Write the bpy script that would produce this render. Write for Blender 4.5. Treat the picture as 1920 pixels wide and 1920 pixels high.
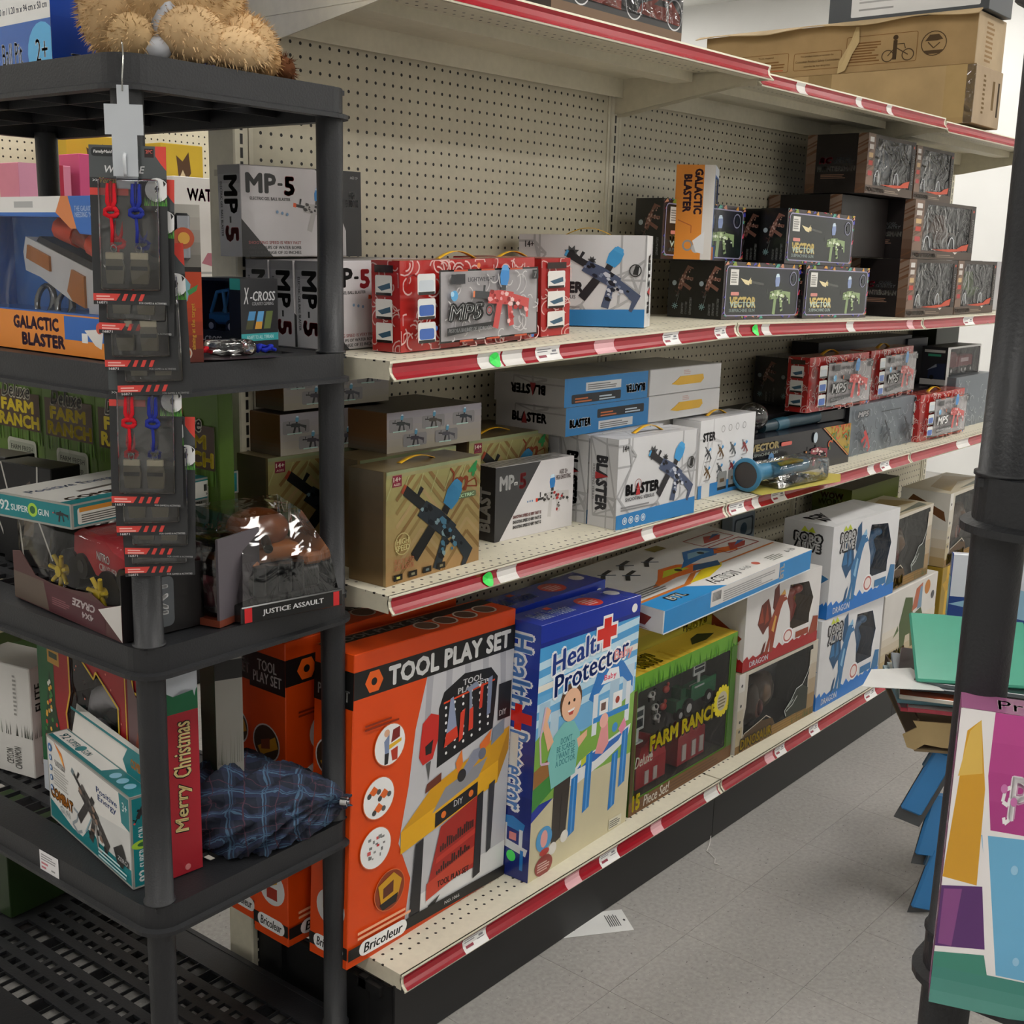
import bpy, bmesh, math, random
from mathutils import Vector, Matrix
from mathutils.geometry import tessellate_polygon
SC = bpy.context.scene
COL = SC.collection
for o in list(bpy.data.objects): bpy.data.objects.remove(o, do_unlink=True)
RAD = math.radians

# ---------------------------------------------------------------- camera
cam = bpy.data.objects.new('camera', bpy.data.cameras.new('camera')); COL.objects.link(cam)
cam.data.sensor_width = 36.0; cam.data.lens = 36.0 * 2236.95 / 1920.0
cam.data.clip_start = 0.05; cam.data.clip_end = 60
_r = Vector((0.64425039, -0.76439709, 0.02526903)); _u = Vector((0.14634351, 0.15563577, 0.97691406)); _f = Vector((0.75068303, 0.6256793, -0.21213296))
cam.matrix_world = Matrix(((_r.x, _u.x, -_f.x, -1.51171), (_r.y, _u.y, -_f.y, -1.93001), (_r.z, _u.z, -_f.z, 1.56323), (0, 0, 0, 1)))
SC.camera = cam
# ---------------------------------------------------------------- world, exposure
wd = bpy.data.worlds.new('store_ambient'); SC.world = wd; wd.use_nodes = True
wd.node_tree.nodes['Background'].inputs[0].default_value = (0.92, 0.95, 1.0, 1)
wd.node_tree.nodes['Background'].inputs[1].default_value = 0.25
SC.view_settings.view_transform = 'Standard'; SC.view_settings.look = 'None'
SC.view_settings.gamma = 1.0; SC.view_settings.use_curve_mapping = False
SC.view_settings.exposure = 0.0
LAMP_STRENGTH = 17.0

# ---------------------------------------------------------------- colour and materials
def _l(c): return c / 12.92 if c <= 0.04045 else ((c + 0.055) / 1.055) ** 2.4
def hx(h):
    if not isinstance(h, str): return h
    h = h.lstrip('#')
    if len(h) == 3: h = ''.join(a + a for a in h)
    return tuple(_l(int(h[i:i + 2], 16) / 255) for i in (0, 2, 4)) + (1.0,)
MATS = {}
def nmat(name):
    m = bpy.data.materials.new(name); m.use_nodes = True; MATS[name] = m
    nt = m.node_tree; return m, nt, nt.nodes['Principled BSDF']
def N(nt, t, **kw):
    n = nt.nodes.new(t)
    for k, v in kw.items():
        if hasattr(n, k): setattr(n, k, v)
        else: n.inputs[k].default_value = v
    return n
def noise_mul(nt, src, scale, amt, detail=4, vec=None):
    """src colour socket multiplied by noise between 1-amt and 1+amt"""
    tc = N(nt, 'ShaderNodeTexCoord'); nz = N(nt, 'ShaderNodeTexNoise'); nz.inputs['Scale'].default_value = scale; nz.inputs['Detail'].default_value = detail
    nt.links.new(tc.outputs['Object'] if vec is None else vec, nz.inputs['Vector'])
    mr = N(nt, 'ShaderNodeMapRange'); mr.inputs[1].default_value = 0.3; mr.inputs[2].default_value = 0.7; mr.inputs[3].default_value = 1 - amt; mr.inputs[4].default_value = 1 + amt * 0.6
    nt.links.new(nz.outputs[0], mr.inputs[0])
    mx = N(nt, 'ShaderNodeVectorMath', operation='SCALE')
    nt.links.new(src, mx.inputs[0]); nt.links.new(mr.outputs[0], mx.inputs['Scale'])
    return mx.outputs[0]
def print_mat(name, rough, spec=0.5, metal=0.0, var=0.06, coat=0.0, bump=0.0, bscale=30):
    m, nt, b = nmat(name)
    a = N(nt, 'ShaderNodeAttribute'); a.attribute_name = 'Col'
    nt.links.new(noise_mul(nt, a.outputs['Color'], 9, var), b.inputs['Base Color'])
    b.inputs['Roughness'].default_value = rough; b.inputs['Metallic'].default_value = metal
    b.inputs['Specular IOR Level'].default_value = spec; b.inputs['Coat Weight'].default_value = coat; b.inputs['Coat Roughness'].default_value = 0.12
    if bump:
        tc = N(nt, 'ShaderNodeTexCoord'); nz = N(nt, 'ShaderNodeTexNoise'); nz.inputs['Scale'].default_value = bscale; nz.inputs['Detail'].default_value = 3
        bp = N(nt, 'ShaderNodeBump'); bp.inputs['Strength'].default_value = bump; bp.inputs['Distance'].default_value = 0.01
        nt.links.new(tc.outputs['Object'], nz.inputs['Vector']); nt.links.new(nz.outputs[0], bp.inputs['Height']); nt.links.new(bp.outputs[0], b.inputs['Normal'])
    return m
print_mat('card', 0.42, 0.4)
print_mat('gloss', 0.25, 0.5, coat=0.25)
print_mat('matte', 0.8, 0.2, var=0.12)
print_mat('kraft', 0.85, 0.15, var=0.14)
print_mat('plastic', 0.35, 0.5)
print_mat('holo', 0.33, 0.5, metal=0.55, var=0.2)
print_mat('chrome', 0.18, 0.5, metal=1.0, var=0.05)
print_mat('cloth', 0.9, 0.1, var=0.2)
def film_mat(name, tint, rough, fac, bump, bscale):
    m, nt, b = nmat(name); nt.nodes.remove(b); out = nt.nodes['Material Output']
    tr = N(nt, 'ShaderNodeBsdfTransparent'); tr.inputs[0].default_value = hx(tint)
    gl = N(nt, 'ShaderNodeBsdfGlossy'); gl.inputs['Roughness'].default_value = rough; gl.inputs[0].default_value = (1, 1, 1, 1)
    lw = N(nt, 'ShaderNodeLayerWeight'); lw.inputs[0].default_value = fac
    mx = N(nt, 'ShaderNodeMixShader')
    if bump:
        tc = N(nt, 'ShaderNodeTexCoord'); nz = N(nt, 'ShaderNodeTexNoise'); nz.inputs['Scale'].default_value = bscale; nz.inputs['Detail'].default_value = 2; nz.inputs['Distortion'].default_value = 1.2
        bp = N(nt, 'ShaderNodeBump'); bp.inputs['Strength'].default_value = bump; bp.inputs['Distance'].default_value = 0.02
        nt.links.new(tc.outputs['Object'], nz.inputs['Vector']); nt.links.new(nz.outputs[0], bp.inputs['Height'])
        nt.links.new(bp.outputs[0], gl.inputs['Normal']); nt.links.new(bp.outputs[0], lw.inputs['Normal'])
    nt.links.new(lw.outputs['Fresnel'], mx.inputs[0]); nt.links.new(tr.outputs[0], mx.inputs[1]); nt.links.new(gl.outputs[0], mx.inputs[2]); nt.links.new(mx.outputs[0], out.inputs[0])
film_mat('film', '#f6f6f6', 0.08, 0.22, 0.25, 12)
film_mat('wrinkle', '#e8e8ea', 0.1, 0.34, 0.9, 18)
film_mat('blister', '#ececec', 0.08, 0.4, 0.3, 14)

# painted steel of the shop shelving, with scuffs; variants with peg holes or upright slots
def steel(name, col, holes=None, slots=False, deck=False):
    m, nt, b = nmat(name)
    rgb = N(nt, 'ShaderNodeRGB'); rgb.outputs[0].default_value = hx(col)
    c = noise_mul(nt, noise_mul(nt, rgb.outputs[0], 5, 0.07), 60, 0.05, 6)
    b.inputs['Roughness'].default_value = 0.5
    tc = N(nt, 'ShaderNodeTexCoord'); sp = N(nt, 'ShaderNodeSeparateXYZ'); nt.links.new(tc.outputs['Object'], sp.inputs[0])
    def M(op, a, bb=None, cc=None):
        n = N(nt, 'ShaderNodeMath', operation=op)
        for i, v in enumerate((a, bb, cc)):
            if v is None: continue
            if isinstance(v, (int, float)): n.inputs[i].default_value = v
            else: nt.links.new(v, n.inputs[i])
        return n.outputs[0]
    mask = None
    if holes:
        ax, pitch, r, off = holes
        u = M('SUBTRACT', M('FRACT', M('DIVIDE', M('SUBTRACT', sp.outputs[0], off[0]), pitch)), 0.5)
        v = M('SUBTRACT', M('FRACT', M('DIVIDE', M('SUBTRACT', sp.outputs[ax], off[1]), pitch)), 0.5)
        d = M('SQRT', M('ADD', M('MULTIPLY', u, u), M('MULTIPLY', v, v)))
        mask = M('LESS_THAN', d, r)
        if deck:
            for lo, hi in deck:
                g = M('MULTIPLY', M('GREATER_THAN', sp.outputs[1], lo), M('LESS_THAN', sp.outputs[1], hi)) if lo == deck[0][0] else M('MAXIMUM', g, M('MULTIPLY', M('GREATER_THAN', sp.outputs[1], lo), M('LESS_THAN', sp.outputs[1], hi)))
            mask = M('MULTIPLY', mask, g)
    if slots:
        w = M('LESS_THAN', M('ABSOLUTE', sp.outputs[0]), 0.0034)
        v = M('LESS_THAN', M('FRACT', M('DIVIDE', sp.outputs[2], 0.0254)), 0.76)
        geo = N(nt, 'ShaderNodeNewGeometry'); sn = N(nt, 'ShaderNodeSeparateXYZ'); nt.links.new(geo.outputs['Normal'], sn.inputs[0])
        mask = M('MULTIPLY', M('MULTIPLY', w, v), M('GREATER_THAN', M('ABSOLUTE', sn.outputs[1]), 0.7))
    if mask is not None:
        mx = N(nt, 'ShaderNodeMix', data_type='RGBA'); nt.links.new(mask, mx.inputs[0]); nt.links.new(c, mx.inputs[6]); mx.inputs[7].default_value = hx('#15110d'); c = mx.outputs[2]
    nt.links.new(c, b.inputs['Base Color'])
    return m
steel('cream', '#d8d2bd')
steel('cream_slots', '#d8d2bd', slots=True)
steel('pegboard', '#cdc6b0', holes=(2, 0.0254, 0.135, (0.0127, 0.0127)))
steel('deck', '#d9d3bf', holes=(1, 0.0254, 0.13, (0.0127, 0.0)), deck=[(-0.4, -0.345), (-0.3, -0.245)])

def plain(name, col, rough=0.5, var=0.08, scale=20, bump=0.0, bscale=200, metal=0.0, spec=0.5):
    m, nt, b = nmat(name)
    rgb = N(nt, 'ShaderNodeRGB'); rgb.outputs[0].default_value = hx(col)
    nt.links.new(noise_mul(nt, rgb.outputs[0], scale, var), b.inputs['Base Color'])
    b.inputs['Roughness'].default_value = rough; b.inputs['Metallic'].default_value = metal; b.inputs['Specular IOR Level'].default_value = spec
    if bump:
        tc = N(nt, 'ShaderNodeTexCoord'); nz = N(nt, 'ShaderNodeTexNoise'); nz.inputs['Scale'].default_value = bscale
        bp = N(nt, 'ShaderNodeBump'); bp.inputs['Strength'].default_value = bump; bp.inputs['Distance'].default_value = 0.002
        nt.links.new(tc.outputs['Object'], nz.inputs['Vector']); nt.links.new(nz.outputs[0], bp.inputs['Height']); nt.links.new(bp.outputs[0], b.inputs['Normal'])
    return m
plain('rail_red', '#981222', 0.22, 0.05)
plain('label_white', '#e6e4e4', 0.5)
plain('rack_black', '#222326', 0.48, 0.12, 8, 0.25, 260, spec=0.45)
plain('kick_black', '#151516', 0.45, 0.1, 6)
plain('wall_white', '#e4e4e2', 0.85, 0.03, 3)
plain('ceiling_white', '#dcdcd8', 0.9, 0.04, 3)
plain('grout', '#5a5855', 0.8)
# vinyl composition tile: grey with light and dark flecks and heel marks
m, nt, b = nmat('vinyl_tile')
tc = N(nt, 'ShaderNodeNewGeometry')
rgb = N(nt, 'ShaderNodeRGB'); rgb.outputs[0].default_value = hx('#a09d99')
c = noise_mul(nt, rgb.outputs[0], 90, 0.16, 6, tc.outputs['Position'])
c = noise_mul(nt, c, 2.2, 0.1, 4, tc.outputs['Position'])
def flecks(c, scale, thr, col, stretch):
    mp = N(nt, 'ShaderNodeMapping'); mp.inputs['Scale'].default_value = stretch; nt.links.new(tc.outputs['Position'], mp.inputs[0])
    nz = N(nt, 'ShaderNodeTexNoise'); nz.inputs['Scale'].default_value = scale; nz.inputs['Detail'].default_value = 2; nt.links.new(mp.outputs[0], nz.inputs['Vector'])
    mr = N(nt, 'ShaderNodeMapRange'); mr.inputs[1].default_value = thr; mr.inputs[2].default_value = thr + 0.05; nt.links.new(nz.outputs[0], mr.inputs[0])
    mx = N(nt, 'ShaderNodeMix', data_type='RGBA'); nt.links.new(mr.outputs[0], mx.inputs[0]); nt.links.new(c, mx.inputs[6]); mx.inputs[7].default_value = hx(col); return mx.outputs[2]
c = flecks(c, 130, 0.66, '#aeaba6', (1, 0.6, 1)); c = flecks(c, 150, 0.68, '#6b6865', (0.6, 1, 1)); c = flecks(c, 11, 0.765, '#4a4745', (1, 1, 1))
nt.links.new(c, b.inputs['Base Color']); b.inputs['Roughness'].default_value = 0.42
# lamp diffuser
m, nt, b = nmat('lamp_diffuser'); b.inputs['Emission Color'].default_value = (1.0, 0.97, 0.92, 1); b.inputs['Emission Strength'].default_value = LAMP_STRENGTH; b.inputs['Base Color'].default_value = (0.9, 0.9, 0.9, 1)

# ---------------------------------------------------------------- object helpers
def link(name, me, mat=None, parent=None, loc=None, rot=None):
    o = bpy.data.objects.new(name, me); COL.objects.link(o)
    if mat is not None and me is not None and not me.materials:
        me.materials.append(MATS[mat] if isinstance(mat, str) else mat)
    if parent: o.parent = parent
    if loc is not None: o.location = loc
    if rot is not None: o.rotation_euler = rot
    return o
def tag(o, label, cat, group=None):
    o['label'] = label; o['category'] = cat
    if group: o['group'] = group
    return o
def empty(name, loc=(0, 0, 0), rz=0.0, rx=0.0, ry=0.0):
    o = bpy.data.objects.new(name, None); COL.objects.link(o); o.empty_display_size = 0.05
    o.location = loc; o.rotation_euler = (RAD(rx), RAD(ry), RAD(rz)); return o
def copy_tree(o, parent=None):
    c = o.copy(); COL.objects.link(c); c.parent = parent
    for ch in list(o.children): copy_tree(ch, c)
    return c
class MB:
    """mesh collector with a colour per face"""
    def __init__(s): s.v = []; s.f = []; s.c = []; s.sm = []
    def add(s, verts, faces, col='#888', smooth=False):
        b = len(s.v); s.v += [tuple(p) for p in verts]; c = hx(col)
        for f in faces: s.f.append(tuple(i + b for i in f)); s.c.append(c); s.sm.append(smooth)
        return s
    def box(s, x0, y0, z0, x1, y1, z1, col='#888', cols=None, M=None):
        v = [(x0, y0, z0), (x1, y0, z0), (x1, y1, z0), (x0, y1, z0), (x0, y0, z1), (x1, y0, z1), (x1, y1, z1), (x0, y1, z1)]
        if M is not None: v = [M @ Vector(p) for p in v]
        fs = {'F': (0, 1, 5, 4), 'R': (1, 2, 6, 5), 'K': (2, 3, 7, 6), 'L': (3, 0, 4, 7), 'T': (4, 5, 6, 7), 'B': (3, 2, 1, 0)}
        b = len(s.v); s.v += [tuple(p) for p in v]
        for k, f in fs.items(): s.f.append(tuple(i + b for i in f)); s.c.append(hx((cols or {}).get(k, col))); s.sm.append(False)
        return s
    def rbox(s, x0, y0, z0, x1, y1, z1, r=0.002, col='#888', cols=None, seg=1, M=None):
        """box with chamfered edges"""
        bm = bmesh.new(); bmesh.ops.create_cube(bm, size=1.0)
        for v in bm.verts: v.co = Vector(((x0 if v.co.x < 0 else x1), (y0 if v.co.y < 0 else y1), (z0 if v.co.z < 0 else z1)))
        bmesh.ops.bevel(bm, geom=list(bm.edges), offset=r, segments=seg, profile=0.5, affect='EDGES')
        bm.normal_update(); bm.verts.index_update()
        b = len(s.v); s.v += [tuple((M @ v.co) if M is not None else v.co) for v in bm.verts]
        for f in bm.faces:
            n = f.normal; k = max(range(3), key=lambda i: abs(n[i])); key = ('R' if n.x > 0 else 'L', 'K' if n.y > 0 else 'F', 'T' if n.z > 0 else 'B')[k]
            s.f.append(tuple(v.index + b for v in f.verts)); s.c.append(hx((cols or {}).get(key, col))); s.sm.append(seg > 1)
        bm.free(); return s
    def prism(s, pts, d, M, col='#888', cap=True):
        """2-D outline (x,y) extruded by d along local z, placed by matrix M"""
        n = len(pts); v = [M @ Vector((p[0], p[1], 0)) for p in pts] + [M @ Vector((p[0], p[1], d)) for p in pts]
        fs = [(i, (i + 1) % n, n + (i + 1) % n, n + i) for i in range(n)]
        if cap:
            tri = tessellate_polygon([[Vector((p[0], p[1], 0)) for p in pts]])
            fs += [(t[2], t[1], t[0]) for t in tri] + [tuple(n + i for i in t) for t in tri]
        return s.add(v, fs, col)
    def tube(s, p0, p1, r0, r1=None, n=12, col='#888', caps=True, smooth=True):
        r1 = r0 if r1 is None else r1; p0 = Vector(p0); p1 = Vector(p1); d = (p1 - p0).normalized()
        a = d.orthogonal().normalized(); b2 = d.cross(a); v = []
        for p, r in ((p0, r0), (p1, r1)):
            for i in range(n):
                t = 2 * math.pi * i / n; v.append(p + (a * math.cos(t) + b2 * math.sin(t)) * r)
        s.add(v, [(i, (i + 1) % n, n + (i + 1) % n, n + i) for i in range(n)], col, smooth)
        if caps: s.add(v, [tuple(range(n))[::-1], tuple(range(n, 2 * n))], col)
        return s
    def path(s, pts, r, n=8, col='#888', closed=False):
        pts = [Vector(p) for p in pts]; m = len(pts); rs = r if isinstance(r, (list, tuple)) else [r] * m; v = []; ref = None
        for i, p in enumerate(pts):
            d = (pts[(i + 1) % m] - pts[i - 1]) if (closed or 0 < i < m - 1) else (pts[1] - pts[0] if i == 0 else pts[-1] - pts[-2])
            d.normalize(); a = (d.orthogonal() if ref is None else ref - d * ref.dot(d)).normalized(); ref = a; b2 = d.cross(a)
            v += [p + (a * math.cos(2 * math.pi * k / n) + b2 * math.sin(2 * math.pi * k / n)) * rs[i] for k in range(n)]
        fs = [(i * n + k, i * n + (k + 1) % n, ((i + 1) % m) * n + (k + 1) % n, ((i + 1) % m) * n + k) for i in range(m if closed else m - 1) for k in range(n)]
        if not closed: fs += [tuple(range(n))[::-1], tuple(range((m - 1) * n, m * n))]
        return s.add(v, fs, col, True)
    def lathe(s, prof, n=20, col='#888', M=Matrix(), smooth=True):
        v = []; k = len(prof)
        for i in range(n):
            t = 2 * math.pi * i / n
            for r, z in prof: v.append(M @ Vector((r * math.cos(t), r * math.sin(t), z)))
        return s.add(v, [(i * k + j, ((i + 1) % n) * k + j, ((i + 1) % n) * k + j + 1, i * k + j + 1) for i in range(n) for j in range(k - 1)], col, smooth)
    def ball(s, c, r, col='#888', nu=14, nv=9, M=None):
        r = (r, r, r) if isinstance(r, (int, float)) else r; v = []
        for j in range(nv + 1):
            ph = math.pi * j / nv
            for i in range(nu):
                t = 2 * math.pi * i / nu; p = Vector((r[0] * math.sin(ph) * math.cos(t), r[1] * math.sin(ph) * math.sin(t), -r[2] * math.cos(ph)))
                if M is not None: p = M @ p
                v.append(p + Vector(c))
        return s.add(v, [(j * nu + i, j * nu + (i + 1) % nu, (j + 1) * nu + (i + 1) % nu, (j + 1) * nu + i) for j in range(nv) for i in range(nu)], col, True)
    def mesh(s, name):
        me = bpy.data.meshes.new(name); me.from_pydata(s.v, [], s.f)
        a = me.attributes.new('Col', 'FLOAT_COLOR', 'CORNER'); flat = []
        for p, c in zip(me.polygons, s.c): flat += list(c) * p.loop_total
        a.data.foreach_set('color', flat); me.polygons.foreach_set('use_smooth', s.sm); me.validate(); return me
    def build(s, name, mat='card', parent=None, loc=None, rot=None): return link(name, s.mesh(name), mat, parent, loc, rot)
# ================================================================ the room
def struct(name, mb, mat, parent=None):
    o = mb.build(name, mat, parent)
    if parent is None: o['kind'] = 'structure'
    return o
struct('wall_back', MB().box(7.5, -6, 0, 7.6, 6, 3.6), 'wall_white')
struct('wall_left', MB().box(-5.1, 6, 0, 7.6, 6.1, 3.6), 'wall_white')
struct('wall_right', MB().box(-5.1, -6.1, 0, 7.6, -6, 3.6), 'wall_white')
struct('wall_front', MB().box(-5.2, -6.1, 0, -5.1, 6.1, 3.6), 'wall_white')
struct('ceiling', MB().box(-5.2, -6.1, 3.6, 7.6, 6.1, 3.7), 'ceiling_white')
floor = struct('floor', MB().box(-5.2, -6.1, -0.05, 7.6, 6.1, -0.004), 'grout')
# vinyl tiles, 12 inch, one object each where the photograph shows them
T = 0.3048; TX, TY, TH = 0.4202, -0.6314, -0.0119
def tile_mesh(w):
    return MB().rbox(0.0004, 0.0004, -0.0038, w - 0.0004, w - 0.0004, 0.0, 0.0003, '#999').mesh('tile')
tm = tile_mesh(T); tm.materials.append(MATS['vinyl_tile'])
for i in range(-4, 17):
    for j in range(-7, 2):
        if i > 8 and j < -4: continue
        a, b_ = i * T, j * T
        link('tile', tm, None, floor, (TX + a * math.cos(TH) - b_ * math.sin(TH), TY + a * math.sin(TH) + b_ * math.cos(TH), 0), (0, 0, TH))
rest = MB()
for (x0, y0, x1, y1) in ((-5.2, -6.1, TX - 4 * T - 0.02, 6.1), (TX - 4 * T - 0.02, TY + 2 * T + 0.02, 7.6, 6.1), (TX - 4 * T - 0.02, -6.1, 7.6, TY - 7 * T - 0.02), (TX + 17 * T + 0.02, TY - 7 * T, 7.6, TY + 2 * T)):
    rest.box(x0, y0, -0.006, x1, y1, -0.0015)
rest.build('tile_field', 'vinyl_tile', floor)['kind'] = 'stuff'
# ceiling fixtures
n = 0
for lx in (-2.6, 0.4, 3.4, 6.2):
    for ly in (-4.6, -1.7, 1.3, 4.3):
        t = empty('ceiling_light', (lx, ly, 3.6)); n += 1
        tag(t, 'recessed fluorescent ceiling light above the shop aisles', 'light', 'fluorescent ceiling lights')
        MB().box(-0.62, -0.32, -0.03, 0.62, -0.3, 0).box(-0.62, 0.3, -0.03, 0.62, 0.32, 0).box(-0.62, -0.3, -0.03, -0.6, 0.3, 0).box(0.6, -0.3, -0.03, 0.62, 0.3, 0).build('frame', 'wall_white', t)
        MB().box(-0.6, -0.3, -0.025, 0.6, 0.3, -0.015).build('diffuser', 'lamp_diffuser', t)

# ================================================================ gondola shelving, three four-foot bays
BAY = 1.2192; X0 = -0.036
def zS1(x): return 1.371 + 0.0284 * (x + 0.04) if x < 1.183 else 1.405 - 0.0146 * (x - 1.183)
YF = {'top': -0.455, 'up': -0.408, 'mid': -0.408, 'base': -0.447}
def rail_profile(yf):
    return [(yf, 0.0), (yf - 0.001, -0.004), (yf + 0.002, -0.012), (yf, -0.022), (yf - 0.005, -0.028), (yf - 0.011, -0.033), (yf - 0.010, -0.036)]
def make_shelf(parent, bay, key, z0, z1, depth, labels=(), full=True, deckmat='deck', side=-1):
    """a steel shelf of one bay; local x along the bay, z0/z1 heights of its two ends"""
    L = BAY - 0.006; ang = math.atan2(z1 - z0, L); yf = -depth
    mb = MB()
    mb.box(0, yf, -0.003, L, -0.004, 0.0)                       # tread
    sh = mb.build('shelf', deckmat, parent, (X0 + bay * BAY + 0.003, 0, z0), (0, -ang, 0))
    if side > 0: sh.scale = (1, -1, 1)
    b = MB()
    b.box(0, yf + 0.002, -0.034, 0.0015, -0.005, -0.003).box(L - 0.0015, yf + 0.002, -0.034, L, -0.005, -0.003)
    b.box(0.0, -0.03, -0.05, L, -0.027, -0.003)
    b.box(0.02, yf * 0.55, -0.026, L - 0.02, yf * 0.55 + 0.06, -0.003); b.box(0.02, yf + 0.02, -0.03, L - 0.02, yf + 0.045, -0.003)
    b.build('shelf_frame', 'cream', sh)
    pr = rail_profile(yf); L0, L1 = 0.0, L
    def rail(a, b_, pts, mat, nm, x0, x1):
        o = MB(); v = []
        for x in (x0, x1): v += [(x, p[0], p[1]) for p in pts]
        k = len(pts); o.add(v, [(i, i + 1, k + i + 1, k + i) for i in range(k - 1)]); return o.build(nm, mat, sh)
    rl = MB(); back = [(p[0] + 0.003, p[1]) for p in pr][::-1]; outline = pr + back; v = []
    for x in (L0, L1): v += [(x, p[0], p[1]) for p in outline]
    k = len(outline); rl.add(v, [(i, (i + 1) % k, k + (i + 1) % k, k + i) for i in range(k)] + [tuple(range(k))[::-1], tuple(range(k, 2 * k))])
    rl.build('price_rail', 'cream', sh)
    ins = [(p[0] - 0.0012, p[1]) for p in pr[1:6]]; ins = [(ins[0][0], -0.0045)] + ins[1:-1] + [(ins[-1][0] + 0.001, -0.0325)]
    rail(0, 0, ins, 'rail_red', 'rail_insert', L0 + 0.006, L1 - 0.012)
    lab = [(p[0] - 0.0008, p[1]) for p in ins]
    for (f0, f1, kind) in labels:
        o = MB(); v = []
        x0, x1 = f0 * L, f1 * L
        for x in (x0, x1): v += [(x, p[0], p[1] + (0 if 0 < i < len(lab) - 1 else 0)) for i, p in enumerate(lab)]
        k = len(lab)
        if kind == 'green':
            cx = (x0 + x1) / 2; r = 0.0155; o = MB(); mid = [(p[0] - 0.0012, p[1]) for p in lab]
            def yz(t):
                zz = -0.0185 + t; 
                for i in range(len(mid) - 1):
                    if mid[i][1] >= zz >= mid[i + 1][1]:
                        w = (mid[i][1] - zz) / (mid[i][1] - mid[i + 1][1] + 1e-9); return mid[i][0] + (mid[i + 1][0] - mid[i][0]) * w
                return mid[-1][0]
            v = [(cx, yz(0) - 0.0006, -0.0185)]
            for i in range(24): 
                t = 2 * math.pi * i / 24; zz = r * 0.9 * math.sin(t); v.append((cx + r * math.cos(t), yz(zz) - 0.0006, -0.0185 + zz))
            o.add(v, [(0, 1 + i, 1 + (i + 1) % 24) for i in range(24)], '#3fe05a'); o.build('sticker', 'card', sh); continue
        col = {'w': '#e4e2e0', 'p': '#d9a7ac', 't': '#d8d4d0'}[kind]
        fs = [(i, i + 1, k + i + 1, k + i) for i in range(k - 1)]
        o.add(v, fs, col)
        if kind == 'w':                                                  # printed lines on the price label
            w = x1 - x0
            for (ra, rb, q0, q1) in ((0.08, 0.62, 0.18, 0.24), (0.08, 0.5, 0.34, 0.4), (0.1, 0.42, 0.62, 0.78), (0.6, 0.9, 0.55, 0.62), (0.68, 0.86, 0.3, 0.45)):
                def P(q):
                    zz = lab[0][1] + (lab[-1][1] - lab[0][1]) * q
                    for i in range(k - 1):
                        if lab[i][1] >= zz >= lab[i + 1][1]:
                            t = (lab[i][1] - zz) / (lab[i][1] - lab[i + 1][1] + 1e-9); return (lab[i][0] + (lab[i + 1][0] - lab[i][0]) * t - 0.0005, zz)
                    return (lab[-1][0] - 0.0005, zz)
                a0, a1 = P(q0), P(q1)
                o.add([(x0 + w * ra, *a0), (x0 + w * rb, *a0), (x0 + w * rb, *a1), (x0 + w * ra, *a1)], [(3, 2, 1, 0)], '#8a3040' if q0 > 0.6 else '#77777c')
        o.build('price_label', 'card', sh)
    # cantilever brackets at both ends
    if full:
        for x in (0.001, L - 0.004):
            prof = [(-0.002, 0.012), (-0.03, -0.001), (yf + 0.03, -0.012), (yf + 0.03, -0.03), (-0.03, -0.088), (-0.002, -0.088)]
            M = Matrix(((0, 0, 1, x), (1, 0, 0, 0), (0, 1, 0, 0), (0, 0, 0, 1)))
            MB().prism(prof, 0.003, M, '#ccc').build('bracket', 'cream', sh)
    return sh
LB = {  # price labels on each rail: start, end as a fraction of the bay, kind
    ('up', 0): [(0.19, 0.245, 't'), (0.215, 0.245, 'green'), (0.25, 0.30, 't'), (0.335, 0.40, 'w'), (0.50, 0.56, 'p'), (0.72, 0.775, 'w'), (0.91, 0.955, 'w')],
    ('up', 1): [(0.055, 0.085, 'green'), (0.1, 0.135, 't'), (0.52, 0.56, 't'), (0.89, 0.93, 'p')],
    ('mid', 0): [(0.205, 0.245, 'green'), (0.25, 0.30, 't'), (0.68, 0.72, 't')],
    ('mid', 1): [(0.01, 0.075, 'w'), (0.11, 0.14, 't'), (0.2, 0.265, 'w'), (0.72, 0.76, 't'), (0.80, 0.86, 'w')],
    ('base', 0): [(0.145, 0.205, 'w'), (0.43, 0.475, 'p'), (0.54, 0.6, 'w'), (0.72, 0.76, 'p'), (0.93, 0.985, 't')],
    ('base', 1): [(0.2, 0.24, 'p'), (0.25, 0.3, 'w'), (0.43, 0.48, 'w'), (0.76, 0.83, 'w')],
    ('top', 1): [(0.16, 0.2, 't'), (0.45, 0.48, 't'), (0.62, 0.65, 't')], ('top', 0): [], ('top', 2): [], ('up', 2): [(0.3, 0.38, 'w')], ('mid', 2): [(0.35, 0.45, 't')], ('base', 2): []}
bays = ['nearest', 'middle', 'farthest']
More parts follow.
